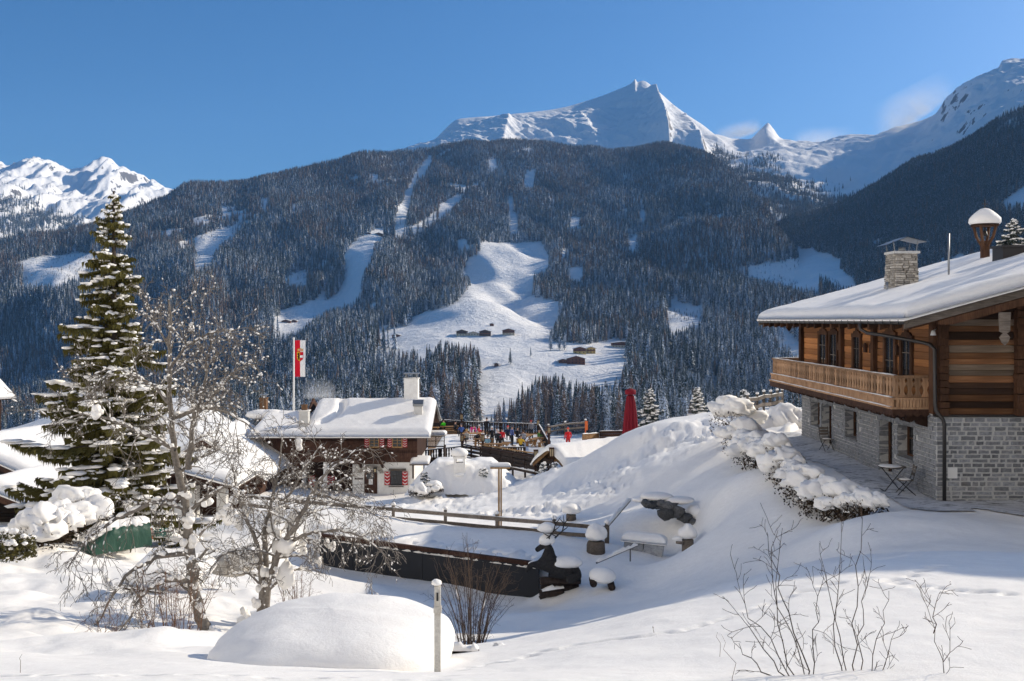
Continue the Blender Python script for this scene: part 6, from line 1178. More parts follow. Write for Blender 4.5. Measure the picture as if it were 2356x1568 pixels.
a, c = W(1372, 1296, 31.5), W(1465, 1256, 33); hr = Thing('metal_handrail', W(1450, 1289, 33), 'sloping metal handrail carrying a strip of snow', 'handrail'); hr.part('rail', MB().tube([a, c], .025, 6), MT['metal']); hr.part('post', MB().tube([W(1450, 1262, 32.8), W(1450, 1292, 32.8)], .022, 6), MT['metal']); hr.part('rail_snow', ridge_snow(MB(), a+Vector((0, 0, .02)), c+Vector((0, 0, .02)), .1, .13, 14, 6), MT['snow'])
MT['rock'] = m_stone('dark_niche_rock', (.05, .05, .052), (.15, .148, .145), (.13, .11, .09), 5.)
ns = Thing('niche_boulders', W(1535, 1195, 37), 'dark boulders of a dry stone arch showing under the snow lip', 'rocks')
for (x, y, sx, sy) in ((1487, 1159, 10, 7), (1502, 1162, 13, 9), (1520, 1160, 12, 9), (1540, 1166, 18, 13), (1558, 1178, 17, 12), (1576, 1190, 16, 10), (1530, 1184, 15, 12), (1592, 1200, 9, 9), (1592, 1230, 6, 10)):
    d = 36.6+(.25 if y < 1175 else 0); ns.part('boulder', MB().lump(W(x, y, d), (sx*1.15/FP*d, .3, sy*1.1/FP*d), 0, 2, .75, 2.1, int(x)), MT['rock'])
ns.part('snow_lip', MB().lump(W(1510, 1143, 37.3), (.62, .5, .16), seed=21, flat=.2).lump(W(1560, 1152, 37.2), (.6, .5, .16), seed=22, flat=.2).lump(W(1600, 1180, 37.), (.3, .5, .3), seed=23, flat=.2).lump(W(1475, 1150, 37.4), (.35, .4, .1), seed=24), MT['snow'])
# ---------------------------------------------------------------- foreground: pillow of snow on a garden table, post, bench end
c = W(760, 1493, 9.3); tbk = Thing('snow_pillow_table', (c.x, c.y, c.z-.6), 'huge smooth pillow of snow on a hidden garden table', 'table')
b = MB(); n_ = 72; m_ = 26; vs = []
for j in range(m_+1):
    ph = -.5*math.pi*.9+(.5*math.pi*1.9)*j/m_ if False else -math.pi/2+math.pi*j/m_; cz_ = math.sin(ph); cr = abs(math.cos(ph))**.7
    for i in range(n_):
        th = 2*math.pi*i/n_; cx_, cy_ = math.cos(th), math.sin(th); k = (abs(cx_)**2.6+abs(cy_)**2.6)**(-1/2.6); x = cx_*k*cr; y = cy_*k*cr; z = math.copysign(abs(cz_)**(.62 if cz_ > 0 else .85), cz_)*(1 if cz_ > 0 else .75)
        tp_ = .6+.4*float(smooth(-1.15, -.3, x)); z = (z*tp_-(1-tp_)*.55 if z > 0 else z)+.05*math.sin(x*2.1+.5)-.16*max(0, x)**1.6-.05*y+.05*math.sin(y*3+x)+.035*math.sin(x*5.3+y*2.1)*max(0, z); x *= 1+.04*math.sin(y*3.1); nz_ = float(fbm(np.array([x*2.2+3]), np.array([y*2.2+z]), 44, 4)[0]); vs.append((c.x+x*1.13*(1+.05*nz_), c.y+y*1.0*(1+.05*nz_), c.z+z*.355+.03*nz_))
fs = [(j*n_+i, j*n_+(i+1) % n_, (j+1)*n_+(i+1) % n_, (j+1)*n_+i) for j in range(m_) for i in range(n_)]; b.add(vs, fs, 0, True); tbk.part('snow_pillow', b, MT['snow'])
for sx in (-.7, .7):
    for sy in (-.5, .5): tbk.part('leg', MB().box((c.x+sx-.05, c.y+sy-.05, c.z-1.2), (c.x+sx+.05, c.y+sy+.05, c.z-.1)), MT['grey'])
tbk.part('table_top', MB().box((c.x-.9, c.y-.6, c.z-.12), (c.x+.9, c.y+.6, c.z-.07)), MT['grey'])
MT['oldwhite'] = m_stone('weathered_white_paint', (.33, .31, .28), (.5, .48, .43), (.28, .24, .19), 9.)
a = W(1007, 1348, 8.35); c2 = W(1007, 1545, 8.35); wp = Thing('white_post', (a.x, a.y, c2.z-.3), 'weathered white garden post with a snow cap beside the snow pillow', 'post')
wp.part('shaft', MB().box((a.x-.025, a.y-.025, c2.z-.4), (a.x+.025, a.y+.025, a.z+.0), 0, .003).box((a.x-.032, a.y-.034, a.z-.22), (a.x+.032, a.y+.03, a.z-.17)), MT['oldwhite']); wp.part('slot', MB().box((a.x-.008, a.y-.033, a.z-.12), (a.x+.008, a.y-.03, a.z-.05)), MT['black']); wp.part('snow_cap', MB().lump(a+Vector((-.01, 0, .02)), (.045, .045, .035), seed=2, flat=.5), MT['snow'])
a = W(1066, 1500, 10.2); be = Thing('garden_bench', (a.x, a.y, a.z-.3), 'dark carved wooden bench end capped with snow beside the white post', 'bench'); w_ = 30/FP*10.4
be.part('back', MB().box((a.x-w_, a.y-.02, a.z-.02), (a.x+w_, a.y+.02, a.z+.03)).box((a.x-w_, a.y-.02, a.z-.09), (a.x+w_, a.y+.02, a.z-.06)), MT['deckwood'])
for i in range(5): x = a.x-w_*.85+i*w_*.42; be.part('slat', MB().prism([(x-.03, a.z-.06), (x, a.z-.02), (x+.03, a.z-.06), (x+.012, a.z-.061), (x-.012, a.z-.061)], a.y-.015, a.y+.015, 'y'), MT['deckwood'])
for s in (-1, 1): be.part('leg', MB().box((a.x+s*w_-.025, a.y-.025, a.z-.5), (a.x+s*w_+.025, a.y+.025, a.z+.02)), MT['deckwood'])
be.part('snow_cap', ridge_snow(MB(), (a.x-w_-.02, a.y, a.z+.025), (a.x+w_+.02, a.y, a.z+.02), .12, .07, 12, 3), MT['snow'])
a, c = W(1138, 1508, 11.2), W(1172, 1497, 11.4); e = W(1197, 1499, 11.3); tr2 = Thing('low_rail', a-Vector((0, 0, .2)), 'low dark snow capped rail half buried behind the near bank', 'fence'); tr2.part('rail', MB().bar(a, c, .05, .05).bar(c, e, .05, .05), MT['grey']); tr2.part('post', MB().box((c.x-.04, c.y-.03, c.z-.5), (c.x+.04, c.y+.03, c.z-.0)), MT['grey']); tr2.part('rail_snow', ridge_snow(MB(), a+Vector((0, 0, .03)), c+Vector((0, 0, .03)), .12, .09, 8, 2), MT['snow'])
# shelter roof edge sticking out of the snow on the left
a, c = W(290, 1350, 21.3), W(425, 1368, 21.4); sr = Thing('low_shelter', (a+c)/2-Vector((0, 0, .5)), 'low roof edge with a brown board under deep snow by the apple tree', 'shed')
sr.part('fascia', MB().bar(a, c, .12, .1), MT['brownred']); b = MB(); snow_blanket(b, -.1, 1.25, -.2, 1.6, lambda x: 0.0, .4, nx=30, ny=30, seed=16, amp=.05, edges=(1, 1, 1, 1)); b.v = [tuple(a+(c-a)*((v[0]+.05)/1.1)+Vector((0, v[1], v[2]+.04+v[1]*.12))) for v in b.v]; sr.part('roof_snow', b, MT['snow'], None, None, None, False); sr.part('roof', MB().add([a+Vector((0, .05, 0)), c+Vector((0, .05, 0)), c+Vector((0, 1.5, .18)), a+Vector((0, 1.5, .18)), a+Vector((0, .05, .06)), c+Vector((0, .05, .06)), c+Vector((0, 1.5, .24)), a+Vector((0, 1.5, .24))], [(0, 1, 2, 3), (4, 5, 6, 7), (0, 1, 5, 4), (2, 3, 7, 6)]), MT['brownred'])
# beyond the plateau: pole fence and a snow heap
pts = [gp_(x, d) for x, d in ((1720, 56), (1742, 57), (1757, 58), (1773, 59), (1788, 60), (1800, 61))]; rail_fence(pts, 0, 'short pole fence with snow capped posts beside the chalet', 'grey', 1, (.35, .8), post_h=1.05, rw=.2)
g = gp_(1803, 49); hp2 = MB().lump((g.x, g.y, g.z+.1), (1.1, 1.1, .85), 0, 4, .55, 2.1, 17, .4).lump((g.x+.7, g.y-.6, g.z+.1), (.5, .5, .45), 0, 3, .5, 2.2, 18, .4).lump((g.x-.9, g.y-.3, g.z), (.7, .6, .5), 0, 3, .5, 2.2, 19, .4).build('snow_heap', MT['snow']); tagit(hp2, 'shovelled snow heap at the far corner of the chalet', 'snow heap')
# ================================================================ vegetation near the camera
MT['twig'] = m_wood('dark_twig_bark', (.085, .058, .042), (.035, .024, .019), (.14, .105, .08), (1, 1, 1), .9, (3, 3, 3), .2); MT['birch'] = m_wood('apple_bark', (.2, .175, .15), (.075, .064, .054), (.33, .3, .265), (1, 1, 1), .9, (5, 5, 5), .6); MT['redtwig'] = mat('reddish_twigs', (.16, .085, .05), .8, .2)
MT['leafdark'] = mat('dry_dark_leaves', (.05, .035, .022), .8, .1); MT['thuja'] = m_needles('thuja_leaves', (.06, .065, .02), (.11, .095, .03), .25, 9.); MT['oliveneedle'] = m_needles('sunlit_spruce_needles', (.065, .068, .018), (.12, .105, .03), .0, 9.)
def grow(wd_, sn_, p, dr, L, r, lev, q, droop=.0, snow=1., wander=.35, kids=(5, 5, 4), shrink=.55, minr=.003, sides=5):
    """one bough with its side twigs; snow lies along the upper side"""
    n = 4 if lev == 0 else (6 if lev == 1 else 7); pts = [Vector(p)]; d = Vector(dr).normalized()
    for i in range(n):
        d = (d+Vector((q.gauss(0, wander), q.gauss(0, wander), q.gauss(0, wander)))*.45+Vector((0, 0, -droop*(i/n)))).normalized(); pts.append(pts[-1]+d*(L/n))
    rad = [max(minr, r*(1-.75*i/n)) for i in range(n+1)]; wd_.tube(pts, rad, sides if lev > 1 else (4 if lev == 1 else 3), 0, True, False)
    bough_snow(sn_, pts, rad, q, snow)
    if lev > 0:
        k = kids[lev-1] if lev-1 < len(kids) else 4
        for i in range(k):
            t = .22+.78*(i+q.random())/k; j = min(n-1, int(t*n)); f = t*n-j; o = pts[j].lerp(pts[j+1], f); dd = (pts[j+1]-pts[j]).normalized(); sv = dd.cross(Vector((q.gauss(0, 1), q.gauss(0, 1), q.gauss(0, 1)))).normalized()
            grow(wd_, sn_, o, (dd*.75+sv*q.uniform(.5, 1.0)+Vector((0, 0, .15 if droop < .2 else 0))), L*shrink*q.uniform(.6, 1.2)*(1.1-.4*t), max(minr, rad[j]*.55), lev-1, q, droop, snow, wander, kids, shrink, minr, sides)
def bough_snow(sn_, pts, rad, q, amt):
    for i in range(len(pts)-1):
        if rad[i] < .0036 or q.random() > amt*(.06 if rad[i] < .0062 else .34+min(.6, rad[i]*14)): continue
        a, b_ = pts[i], pts[i+1]; d = (b_-a)
        if d.length < 1e-5: continue
        fl_ = 1-abs(d.normalized().z)*.75; w = (rad[i]*.9+.012)*fl_+.004; n = 3; vs = []; f0 = q.uniform(0, .2); f1 = q.uniform(.75, 1.)
        pp = [a.lerp(b_, f0+(f1-f0)*t/n)+Vector((0, 0, rad[i]*.6+w*.35)) for t in range(n+1)]; sn_.tube(pp, [w*.35, w*q.uniform(.8, 1.3), w*q.uniform(.8, 1.3), w*.35], 5, 0, True, True)
def polybough(wd_, sn_, pts, r0, r1, q, side=0, lev=2, L=1.0, droop=.25, snow=1., kids=(5, 4), up=0.2, minr=.003):
    pts = [Vector(p) for p in pts]; n = len(pts); P2 = []
    for i in range(n-1):     # Catmull-Rom so the bough bends smoothly
        p0, p1, p2, p3 = pts[max(i-1, 0)], pts[i], pts[i+1], pts[min(i+2, n-1)]
        for t in (0, .33, .66): P2.append(.5*((2*p1)+(p2-p0)*t+(2*p0-5*p1+4*p2-p3)*t*t+(3*p1-p0-3*p2+p3)*t**3)+Vector((q.gauss(0, .012), q.gauss(0, .012), q.gauss(0, .012))))
    P2.append(pts[-1]); m_ = len(P2); rad = [r0+(r1-r0)*i/(m_-1) for i in range(m_)]; wd_.tube(P2, rad, 8, 0, True, False); bough_snow(sn_, P2, rad, q, snow)
    for i in range(side):
        t = .15+.85*(i+q.random())/side; j = min(m_-2, int(t*(m_-1))); o = P2[j]; dd = (P2[j+1]-P2[j]).normalized(); sv = dd.cross(Vector((q.gauss(0, 1), q.gauss(0, 1), q.gauss(0, 1)))).normalized()
        grow(wd_, sn_, o, dd*.5+sv+Vector((0, 0, up)), L*q.uniform(.5, 1.2), max(minr, rad[j]*.42), lev, q, droop, snow, .4, kids, .55, minr)
def clump(sn_, c, r_, seed, tall=1.):
    """ragged clod of snow caught in a fork"""
    q = random.Random(seed)
    for i in range(4): k = r_*q.uniform(.35, .75); sn_.lump(c+Vector((q.gauss(0, .4), q.gauss(0, .3), q.gauss(0, .55)*tall))*r_, (k*q.uniform(.8, 1.3), k*.9, k*q.uniform(.7, 1.3)*tall), 0, 2, .6, 2.3, seed+i)
def bare_tree(name, base, boughs, label, seed, d0):
    q = random.Random(seed); t = Thing(name, base, label, 'tree'); w0, s0 = MB(), MB(); tr = True
    for (pts, r0, r1, side, lev, L, droop, up) in boughs:
        P_ = [W(x, y, d0+dd) for x, y, dd in pts]; polybough(w0, s0, P_, r0, r1, q, int(side*1.3), lev, L*1.2, droop, 1., (4, 5), up, .0042)
    return t, w0, s0, q
d0 = 18.
t, w_, s_, q = bare_tree('apple_tree', W(482, 1482, d0), [
    ([(482, 1490, 0), (470, 1440, 0), (447, 1370, 0), (440, 1290, 0), (432, 1220, 0), (425, 1150, 0), (405, 1060, .1), (396, 990, .1), (391, 900, 0), (389, 810, 0), (392, 740, 0), (388, 690, 0)], .125, .016, 22, 2, .75, .1, .3),
    ([(431, 1075, 0), (440, 1018, -.2), (447, 961, -.2), (463, 916, -.3), (478, 830, -.3), (490, 760, -.3)], .06, .012, 18, 2, .75, .1, .3),
    ([(426, 1140, 0), (350, 1160, -.3), (270, 1195, -.5), (200, 1245, -.6), (155, 1310, -.7)], .055, .008, 13, 2, .7, .5, 0),
    ([(440, 1275, 0), (360, 1285, -.4), (290, 1325, -.7), (245, 1395, -.9), (215, 1450, -1)], .05, .007, 12, 2, .6, .55, 0),
    ([(442, 1335, 0), (380, 1340, -.5), (325, 1375, -.8), (285, 1440, -1.1), (225, 1490, -1.2)], .045, .006, 10, 2, .55, .55, 0),
    ([(402, 1032, 0), (345, 1005, .2), (287, 980, .4), (230, 960, .6), (170, 955, .7), (110, 985, .8)], .045, .008, 15, 2, .7, .3, .1),
    ([(396, 935, 0), (351, 885, .2), (300, 862, .3), (250, 850, .4), (205, 870, .4)], .04, .007, 14, 2, .7, .25, .2),
    ([(402, 961, 0), (447, 945, -.2), (490, 942, -.4), (545, 960, -.5), (600, 1000, -.6)], .045, .007, 14, 2, .75, .3, .2),
    ([(391, 850, 0), (430, 800, -.2), (480, 770, -.3), (540, 760, -.3)], .03, .006, 14, 2, .65, .2, .2), ([(390, 800, 0), (360, 750, .1), (330, 720, .1)], .025, .006, 10, 2, .55, .2, .2),
    ([(447, 960, -.2), (500, 900, -.3), (545, 850, -.4), (580, 830, -.4)], .03, .006, 13, 2, .7, .25, .2),
    ([(430, 1180, 0), (500, 1130, -.3), (540, 1120, -.4), (570, 1150, -.5)], .035, .006, 9, 2, .6, .4, .1)], 'tall bare apple tree with snow on its trunk and boughs, in front of the spruce', 31, d0)
for (x, y, r_) in ((435, 1130, .14), (430, 1205, .16), (436, 1240, .17), (442, 1180, .12), (525, 1190, .22), (480, 1160, .14), (455, 1345, .12), (462, 1395, .13), (475, 1450, .18), (492, 1470, .2), (225, 948, .17), (290, 1330, .12), (245, 1340, .13), (510, 885, .08), (440, 752, .08), (500, 1345, .1), (355, 1170, .1), (385, 1085, .1), (300, 1165, .13), (505, 1180, .1)): clump(s_, W(x, y, d0-.08), r_*.75, x+y)
t.part('trunk', w_, MT['birch'], None, None, None, False); t.part('bough_snow', s_, MT['snow'], None, None, None, False)
d0 = 20.
t, w_, s_, q = bare_tree('apple_tree', W(604, 1412, d0), [
    ([(598, 1418, 0), (603, 1350, 0), (600, 1290, 0), (588, 1240, 0), (562, 1185, 0), (545, 1120, 0), (535, 1075, 0)], .075, .012, 13, 2, .7, .25, .2),
    ([(612, 1416, 0), (618, 1330, 0), (650, 1260, -.2), (690, 1190, -.3), (722, 1130, -.4), (760, 1080, -.5), (810, 1060, -.6)], .085, .01, 22, 2, .85, .25, .2),
    ([(606, 1390, 0), (612, 1300, .1), (610, 1220, .1), (625, 1150, .1), (640, 1080, .1), (652, 1000, .1)], .07, .01, 18, 2, .75, .2, .3),
    ([(640, 1270, 0), (700, 1232, -.3), (760, 1222, -.5), (830, 1235, -.7), (885, 1275, -.8)], .045, .007, 18, 2, .7, .4, .1), ([(615, 1230, 0), (660, 1150, .2), (700, 1080, .3), (745, 1020, .3)], .045, .007, 16, 2, .7, .2, .2),
    ([(590, 1300, 0), (540, 1270, -.2), (500, 1290, -.3), (470, 1340, -.4)], .035, .006, 9, 2, .6, .4, .1), ([(720, 1135, 0), (780, 1150, -.2), (840, 1170, -.3), (900, 1210, -.4)], .03, .006, 14, 2, .65, .35, .1)], 'multi stemmed snow laden apple tree in front of the inn', 47, d0)
for (x, y, r_) in ((652, 1275, .3), (575, 1290, .2), (640, 1180, .16), (548, 1195, .17), (600, 1345, .16), (560, 1420, .2), (690, 1190, .16), (608, 1310, .18), (590, 1385, .12), (700, 1250, .15), (668, 1215, .18), (508, 885, .05), (690, 1032, .1), (760, 1255, .12), (625, 1225, .15), (735, 1290, .1), (660, 1330, .1), (545, 1150, .14)): clump(s_, W(x, y, d0-.08), r_*.8, x+y, 1.35)
t.part('trunk', w_, MT['birch'], None, None, None, False); t.part('bough_snow', s_, MT['snow'], None, None, None, False)
# ---------------------------------------------------------------- big spruce
WHL = [random.Random(k).uniform(.62, 1.25) for k in range(40)]
def big_spruce(base, H_, R_, label, seed, needle, lev=150, prof=None, snow=1., name='spruce_tree', dense=1., cat='tree', group=None):
    q = random.Random(seed); t = Thing(name, base, label, cat, group); nd, sn_, tr = MB(), MB(), MB(); base = Vector(base)
    tr.tube([base+Vector((0, 0, -.5)), base+Vector((0, 0, H_*.5)), base+Vector((0, 0, H_))], [.018*H_, .011*H_, .003*H_], 8)
    for i in range(lev):
        f = (i+q.random())/lev; z = H_*(.06+.93*max(0., round(f*30)/30+q.gauss(0, .009) if lev > 100 else f)**.95); z = min(z, H_*.985); a = i*2.399+q.uniform(-.9, .9); L = R_*((1-f)**.85)*(prof(f, a) if prof else 1)*(q.choice((.5, .7, .85, 1., 1.1, 1.3)) if lev > 100 else q.uniform(.7, 1.15))*q.uniform(.85, 1.1)*(WHL[int(round(f*30))] if lev > 100 else 1)+.12; n = 7; dirv = Vector((math.cos(a), math.sin(a), 0)); sd_ = Vector((-dirv.y, dirv.x, 0)); sp = []
        for k in range(n+1): u = k/n; sp.append(base+Vector((0, 0, z))+dirv*(L*u)+Vector((0, 0, L*((-.42-.2*math.sin(i*1.7))*u+.30*u*u+(.25*u if f > .8 else 0))))+sd_*(.05*L*math.sin(u*3+i)))
        nd.tube(sp, [.012*L+.006]*3+[.007*L+.004]*3+[.004]*2, 4, 1, False, False)
        m_ = max(6, int(L*11*dense))
        for k in range(m_):
            u = .12+.88*(k+q.random())/m_; j = min(n-1, int(u*n)); o = sp[j].lerp(sp[j+1], u*n-j)
            for s in (-1, 1):
                tl = (.12+.24*L*(1-u)**.7)*q.uniform(.6, 1.15); e = o+sd_*(s*tl*.8)+dirv*(tl*.55)+Vector((0, 0, -tl*q.uniform(.15, .5)))
                for g in range(3):
                    v = (g+.3)/3; c = o.lerp(e, v); w = (tl*.2+.03)*min(1., .5+.5*L); hz_ = Vector((q.uniform(-.04, .04), q.uniform(-.04, .04), -(.1+.2*q.random())*min(1., .3+.6*L))); ax = (e-o).normalized()*w; cr = ax.cross(Vector((0, 0, 1))).normalized()*w*.4
                    nd.add([c-ax*.7, c+ax*.7, c+hz_+ax*.15], [(0, 1, 2)]); nd.add([c-cr, c+cr, c+ax*1.3+Vector((0, 0, -.03))], [(0, 1, 2)])
                if q.random() < .2*snow*(1.15-f*.5): c = o.lerp(e, q.uniform(.3, .8)); sn_.lump(c+Vector((0, 0, .02)), (tl*.35+.02, tl*.3+.02, .03+.03*q.random()), 0, 1, .3, 1.5, k)
        for k in range(int(L*4*snow)+1):
            if q.random() < .75: u = q.uniform(.35, 1.); j = min(n-1, int(u*n)); o = sp[j].lerp(sp[j+1], u*n-j); w = (.06+.11*L)*q.uniform(.5, 1.3); sn_.lump(o+Vector((0, 0, .025)), (w, w, .035+.04*q.random()), 0, 1, .35, 1.5, k+i)
    t.part('crown', nd, [needle, MT['bark']], None, None, None, False); t.part('trunk', tr, MT['bark']); t.part('bough_snow', sn_, MT['snow'], None, None, None, False); return t
def sprof(f, a):     # lopsided crown, thin top, long boughs to the left at two heights
    k = 1.05 if f < .42 else (.85 if f < .62 else .8); l = -math.cos(a); return k*(1+.18*l+.25*max(0, l)*(abs(f-.58) < .05)+.12*math.sin(f*37))
b_ = W(262, 1222, 35); big_spruce(b_, DZ(440, 35)-b_.z, 2.7, 'tall dark spruce with snowy boughs towering at the left of the picture', 3, MT['oliveneedle'], 320, sprof, .5, dense=1.4)
for (x, yt, yb, d, r_, lab, sd2) in ((1495, 893, 985, 68, 1.0, 'round young spruce directly right of the red parasol', 5), (1605, 893, 968, 66, .75, 'slim young spruce standing beyond the snow bank', 6), (1711, 897, 955, 68, .7, 'small snowy spruce just left of the pole fence', 7), (2331, 505, 600, 62, 1.3, 'snowy spruce top peeping over the chalet roof beside the metal chimney', 8)):
    b2 = W(x, yb, d); big_spruce(b2, DZ(yt, d)-b2.z, r_, lab, sd2, MT['spruce'], 60, None, 1.0, 'young_spruce', 1.0)
for (x, yt, yb, d, r_, lab, sd2) in ((1276, 1064, 1098, 60, .25, 'little potted conifer right of the ramp end', 9), (1250, 1064, 1098, 60.5, .22, 'little potted conifer left of the ramp end', 10), (977, 1085, 1135, 58.5, .4, 'tiny spruce in front of the snow buried oven', 12), (1112, 1078, 1092, 59.5, .35, 'low conifer tip poking out of the oven mound', 13)):
    b2 = W(x, yb, d); big_spruce(b2, DZ(yt, d)-b2.z, r_, lab, sd2, MT['spruce'], 22, None, 1.3, 'small_conifer', .8)
# two trees' worth of shade from spruces standing just outside the picture on the right
SPS = big_spruce(Vector((0, 0, 0)), 15., 3., 'x', 77, MT['spruce'], 90, None, .5, 'spruce_tree', .5)
for i, (x, y, s, lab) in enumerate(((36, 43, 1.4, 'tall spruce beyond the chalet ridge, out of the frame'), (39, 47, 1.55, 'second tall spruce beyond the chalet ridge, out of the frame'), (35.5, 37, 1.3, 'third spruce right of the chalet, out of the frame'), (42, 55, 1.7, 'fifth spruce right of the chalet, out of the frame'), (44, 49, 1.6, 'fourth spruce right of the chalet, out of the frame'))):
    o = SPS.e if i == 0 else copytree(SPS.e); o.location = (x, y, -5.4); o.scale = (s, s, s); o.rotation_euler = (0, 0, i*1.3); o['label'] = lab; o['group'] = 'spruces right of the chalet'
# ---------------------------------------------------------------- shrubs and twigs
def twig_bush(name, base, stems, label, seed, lev=1, r0=.008, droop=-.05, kids=(4,), L2=.3, m='twig', snow=.15, cat='bush', spread=None):
    q = random.Random(seed); t = Thing(name, base, label, cat); w_, s_ = MB(), MB()
    for st in stems:
        P_ = [Vector(p) for p in st]; polybough(w_, s_, P_, r0*q.uniform(.7, 1.1), r0*.3, q, (int(4+3*q.random()) if name != 'dry_stalk' else 0), lev, L2, droop, snow, kids, .6, .0016)
    t.part('stems', w_, MT[m], None, None, None, False)
    if s_.v: t.part('stem_snow', s_, MT['snow'], None, None, None, False)
def stems_px(lst, d, q, jd=.25): return [[W(x, y, d+jd*(i/len(pl_))*s) for i, (x, y) in enumerate(pl_)] for pl_, s in [(l_, q.uniform(-1, 1)) for l_ in lst]]
q = random.Random(2)
twig_bush('bare_shrub', W(1880, 1600, 6.4), stems_px([[(1870, 1620), (1845, 1500), (1800, 1380), (1780, 1300), (1765, 1225)], [(1865, 1620), (1830, 1480), (1790, 1390), (1775, 1290), (1790, 1220)], [(1850, 1620), (1790, 1500), (1730, 1420), (1690, 1350)], [(1855, 1620), (1800, 1540), (1740, 1470), (1705, 1420)], [(1875, 1620), (1870, 1480), (1880, 1400), (1895, 1330)], [(1860, 1620), (1800, 1480), (1790, 1340), (1800, 1215)], [(1850, 1630), (1780, 1560), (1720, 1520), (1700, 1480)]], 6.4, q), 'branching bare shrub with snow blobs at the bottom edge, larger of two', 5, 1, .0052, -.02, (3,), .22)
twig_bush('bare_shrub', W(1985, 1600, 6.5), stems_px([[(1975, 1620), (1965, 1480), (1970, 1350), (1980, 1230), (1970, 1150)], [(1965, 1620), (1930, 1460), (1905, 1350), (1885, 1250)], [(1985, 1620), (1980, 1470), (1990, 1380), (1985, 1280)], [(1955, 1620), (1920, 1480), (1930, 1340), (1935, 1185)], [(1995, 1620), (2010, 1500), (2030, 1430), (2045, 1360)], [(2000, 1620), (2030, 1540), (2060, 1450)]], 6.5, q), 'tall thin bare shrub right of the larger shrub at the bottom edge', 6, 1, .0044, -.02, (3,), .2)
twig_bush('bare_sapling', W(2170, 1590, 6.3), stems_px([[(2172, 1620), (2165, 1520), (2150, 1450), (2135, 1380), (2125, 1330)], [(2150, 1450), (2160, 1400), (2165, 1360)], [(2168, 1540), (2185, 1480), (2195, 1420)]], 6.3, q, .05), 'single thin sapling near the right edge in the sunlit snow', 7, 1, .0034, -.02, (2,), .16)
for (x, yb, yt, dx, d, lab, sd2) in ((1655, 1540, 1455, -4, 7.4, 'short dry stalk in the sunlit near snow', 1), (1510, 1478, 1440, -8, 9.3, 'leaning stalk tip above the animal track', 2), (1690, 1590, 1460, -30, 6.2, 'thin leaning stalk at the bottom edge left of the shrubs', 3), (1915, 1505, 1440, -10, 7.2, 'short stalk poking from a hollow between the shrubs', 4), (1500, 1480, 1455, -4, 9.4, 'tiny second stalk by the animal track', 5), (45, 1560, 1505, 6, 7.3, 'dry flower stalk with an umbel at the lower left', 6)):
    a = W(x, yb, d); twig_bush('dry_stalk', a, [[a+Vector((0, 0, -.1)), a.lerp(W(x+dx, yt, d), .5)+Vector((.005, 0, 0)), W(x+dx, yt, d)]], lab, sd2, 0, .0028, 0, (1,), .05, 'redtwig', .1, 'stalk')
base = W(1085, 1508, 14.5); st = []; q = random.Random(8)
for i in range(46): a = q.uniform(-1, 1); tp = W(1085+a*100+q.gauss(0, 6), 1508-(285-abs(a)*95)*q.uniform(.6, 1.08), 14.5+q.uniform(-.4, .4)); b2 = base+Vector((a*.12, q.uniform(-.1, .1), -.1)); st.append([b2, b2.lerp(tp, .5)+Vector((a*-.06, 0, .1)), tp])
twig_bush('bare_shrub', base, st, 'upright bare shrub of thin dark stems in the hollow before the black wall', 9, 1, .007, -.03, (3,), .25)
for (bx, by, dd, n_, wd2, ht, lab, sd2) in ((400, 1490, 13.5, 26, 120, 240, 'reddish bare bush of thin canes in front of the apple tree', 10), (275, 1500, 12.5, 7, 60, 130, 'small sparse bush left of the reddish canes', 11), (690, 1410, 21, 18, 60, 130, 'thin bare bush right of the multi stemmed apple tree', 12)):
    base = W(bx, by, dd); st = []; q = random.Random(sd2)
    for i in range(n_): a = q.uniform(-1, 1); tp = W(bx+a*wd2+q.gauss(0, 8), by-ht*(1-.3*abs(a))*q.uniform(.5, 1.05), dd+q.uniform(-.4, .4)); b2 = base+Vector((a*.35, q.uniform(-.2, .2), -.1)); st.append([b2, b2.lerp(tp, .5)+Vector((a*-.05, 0, .08)), tp])
    twig_bush('bare_bush', base, st, lab, sd2, 1, .0065, -.03, (3,), .28, 'redtwig')
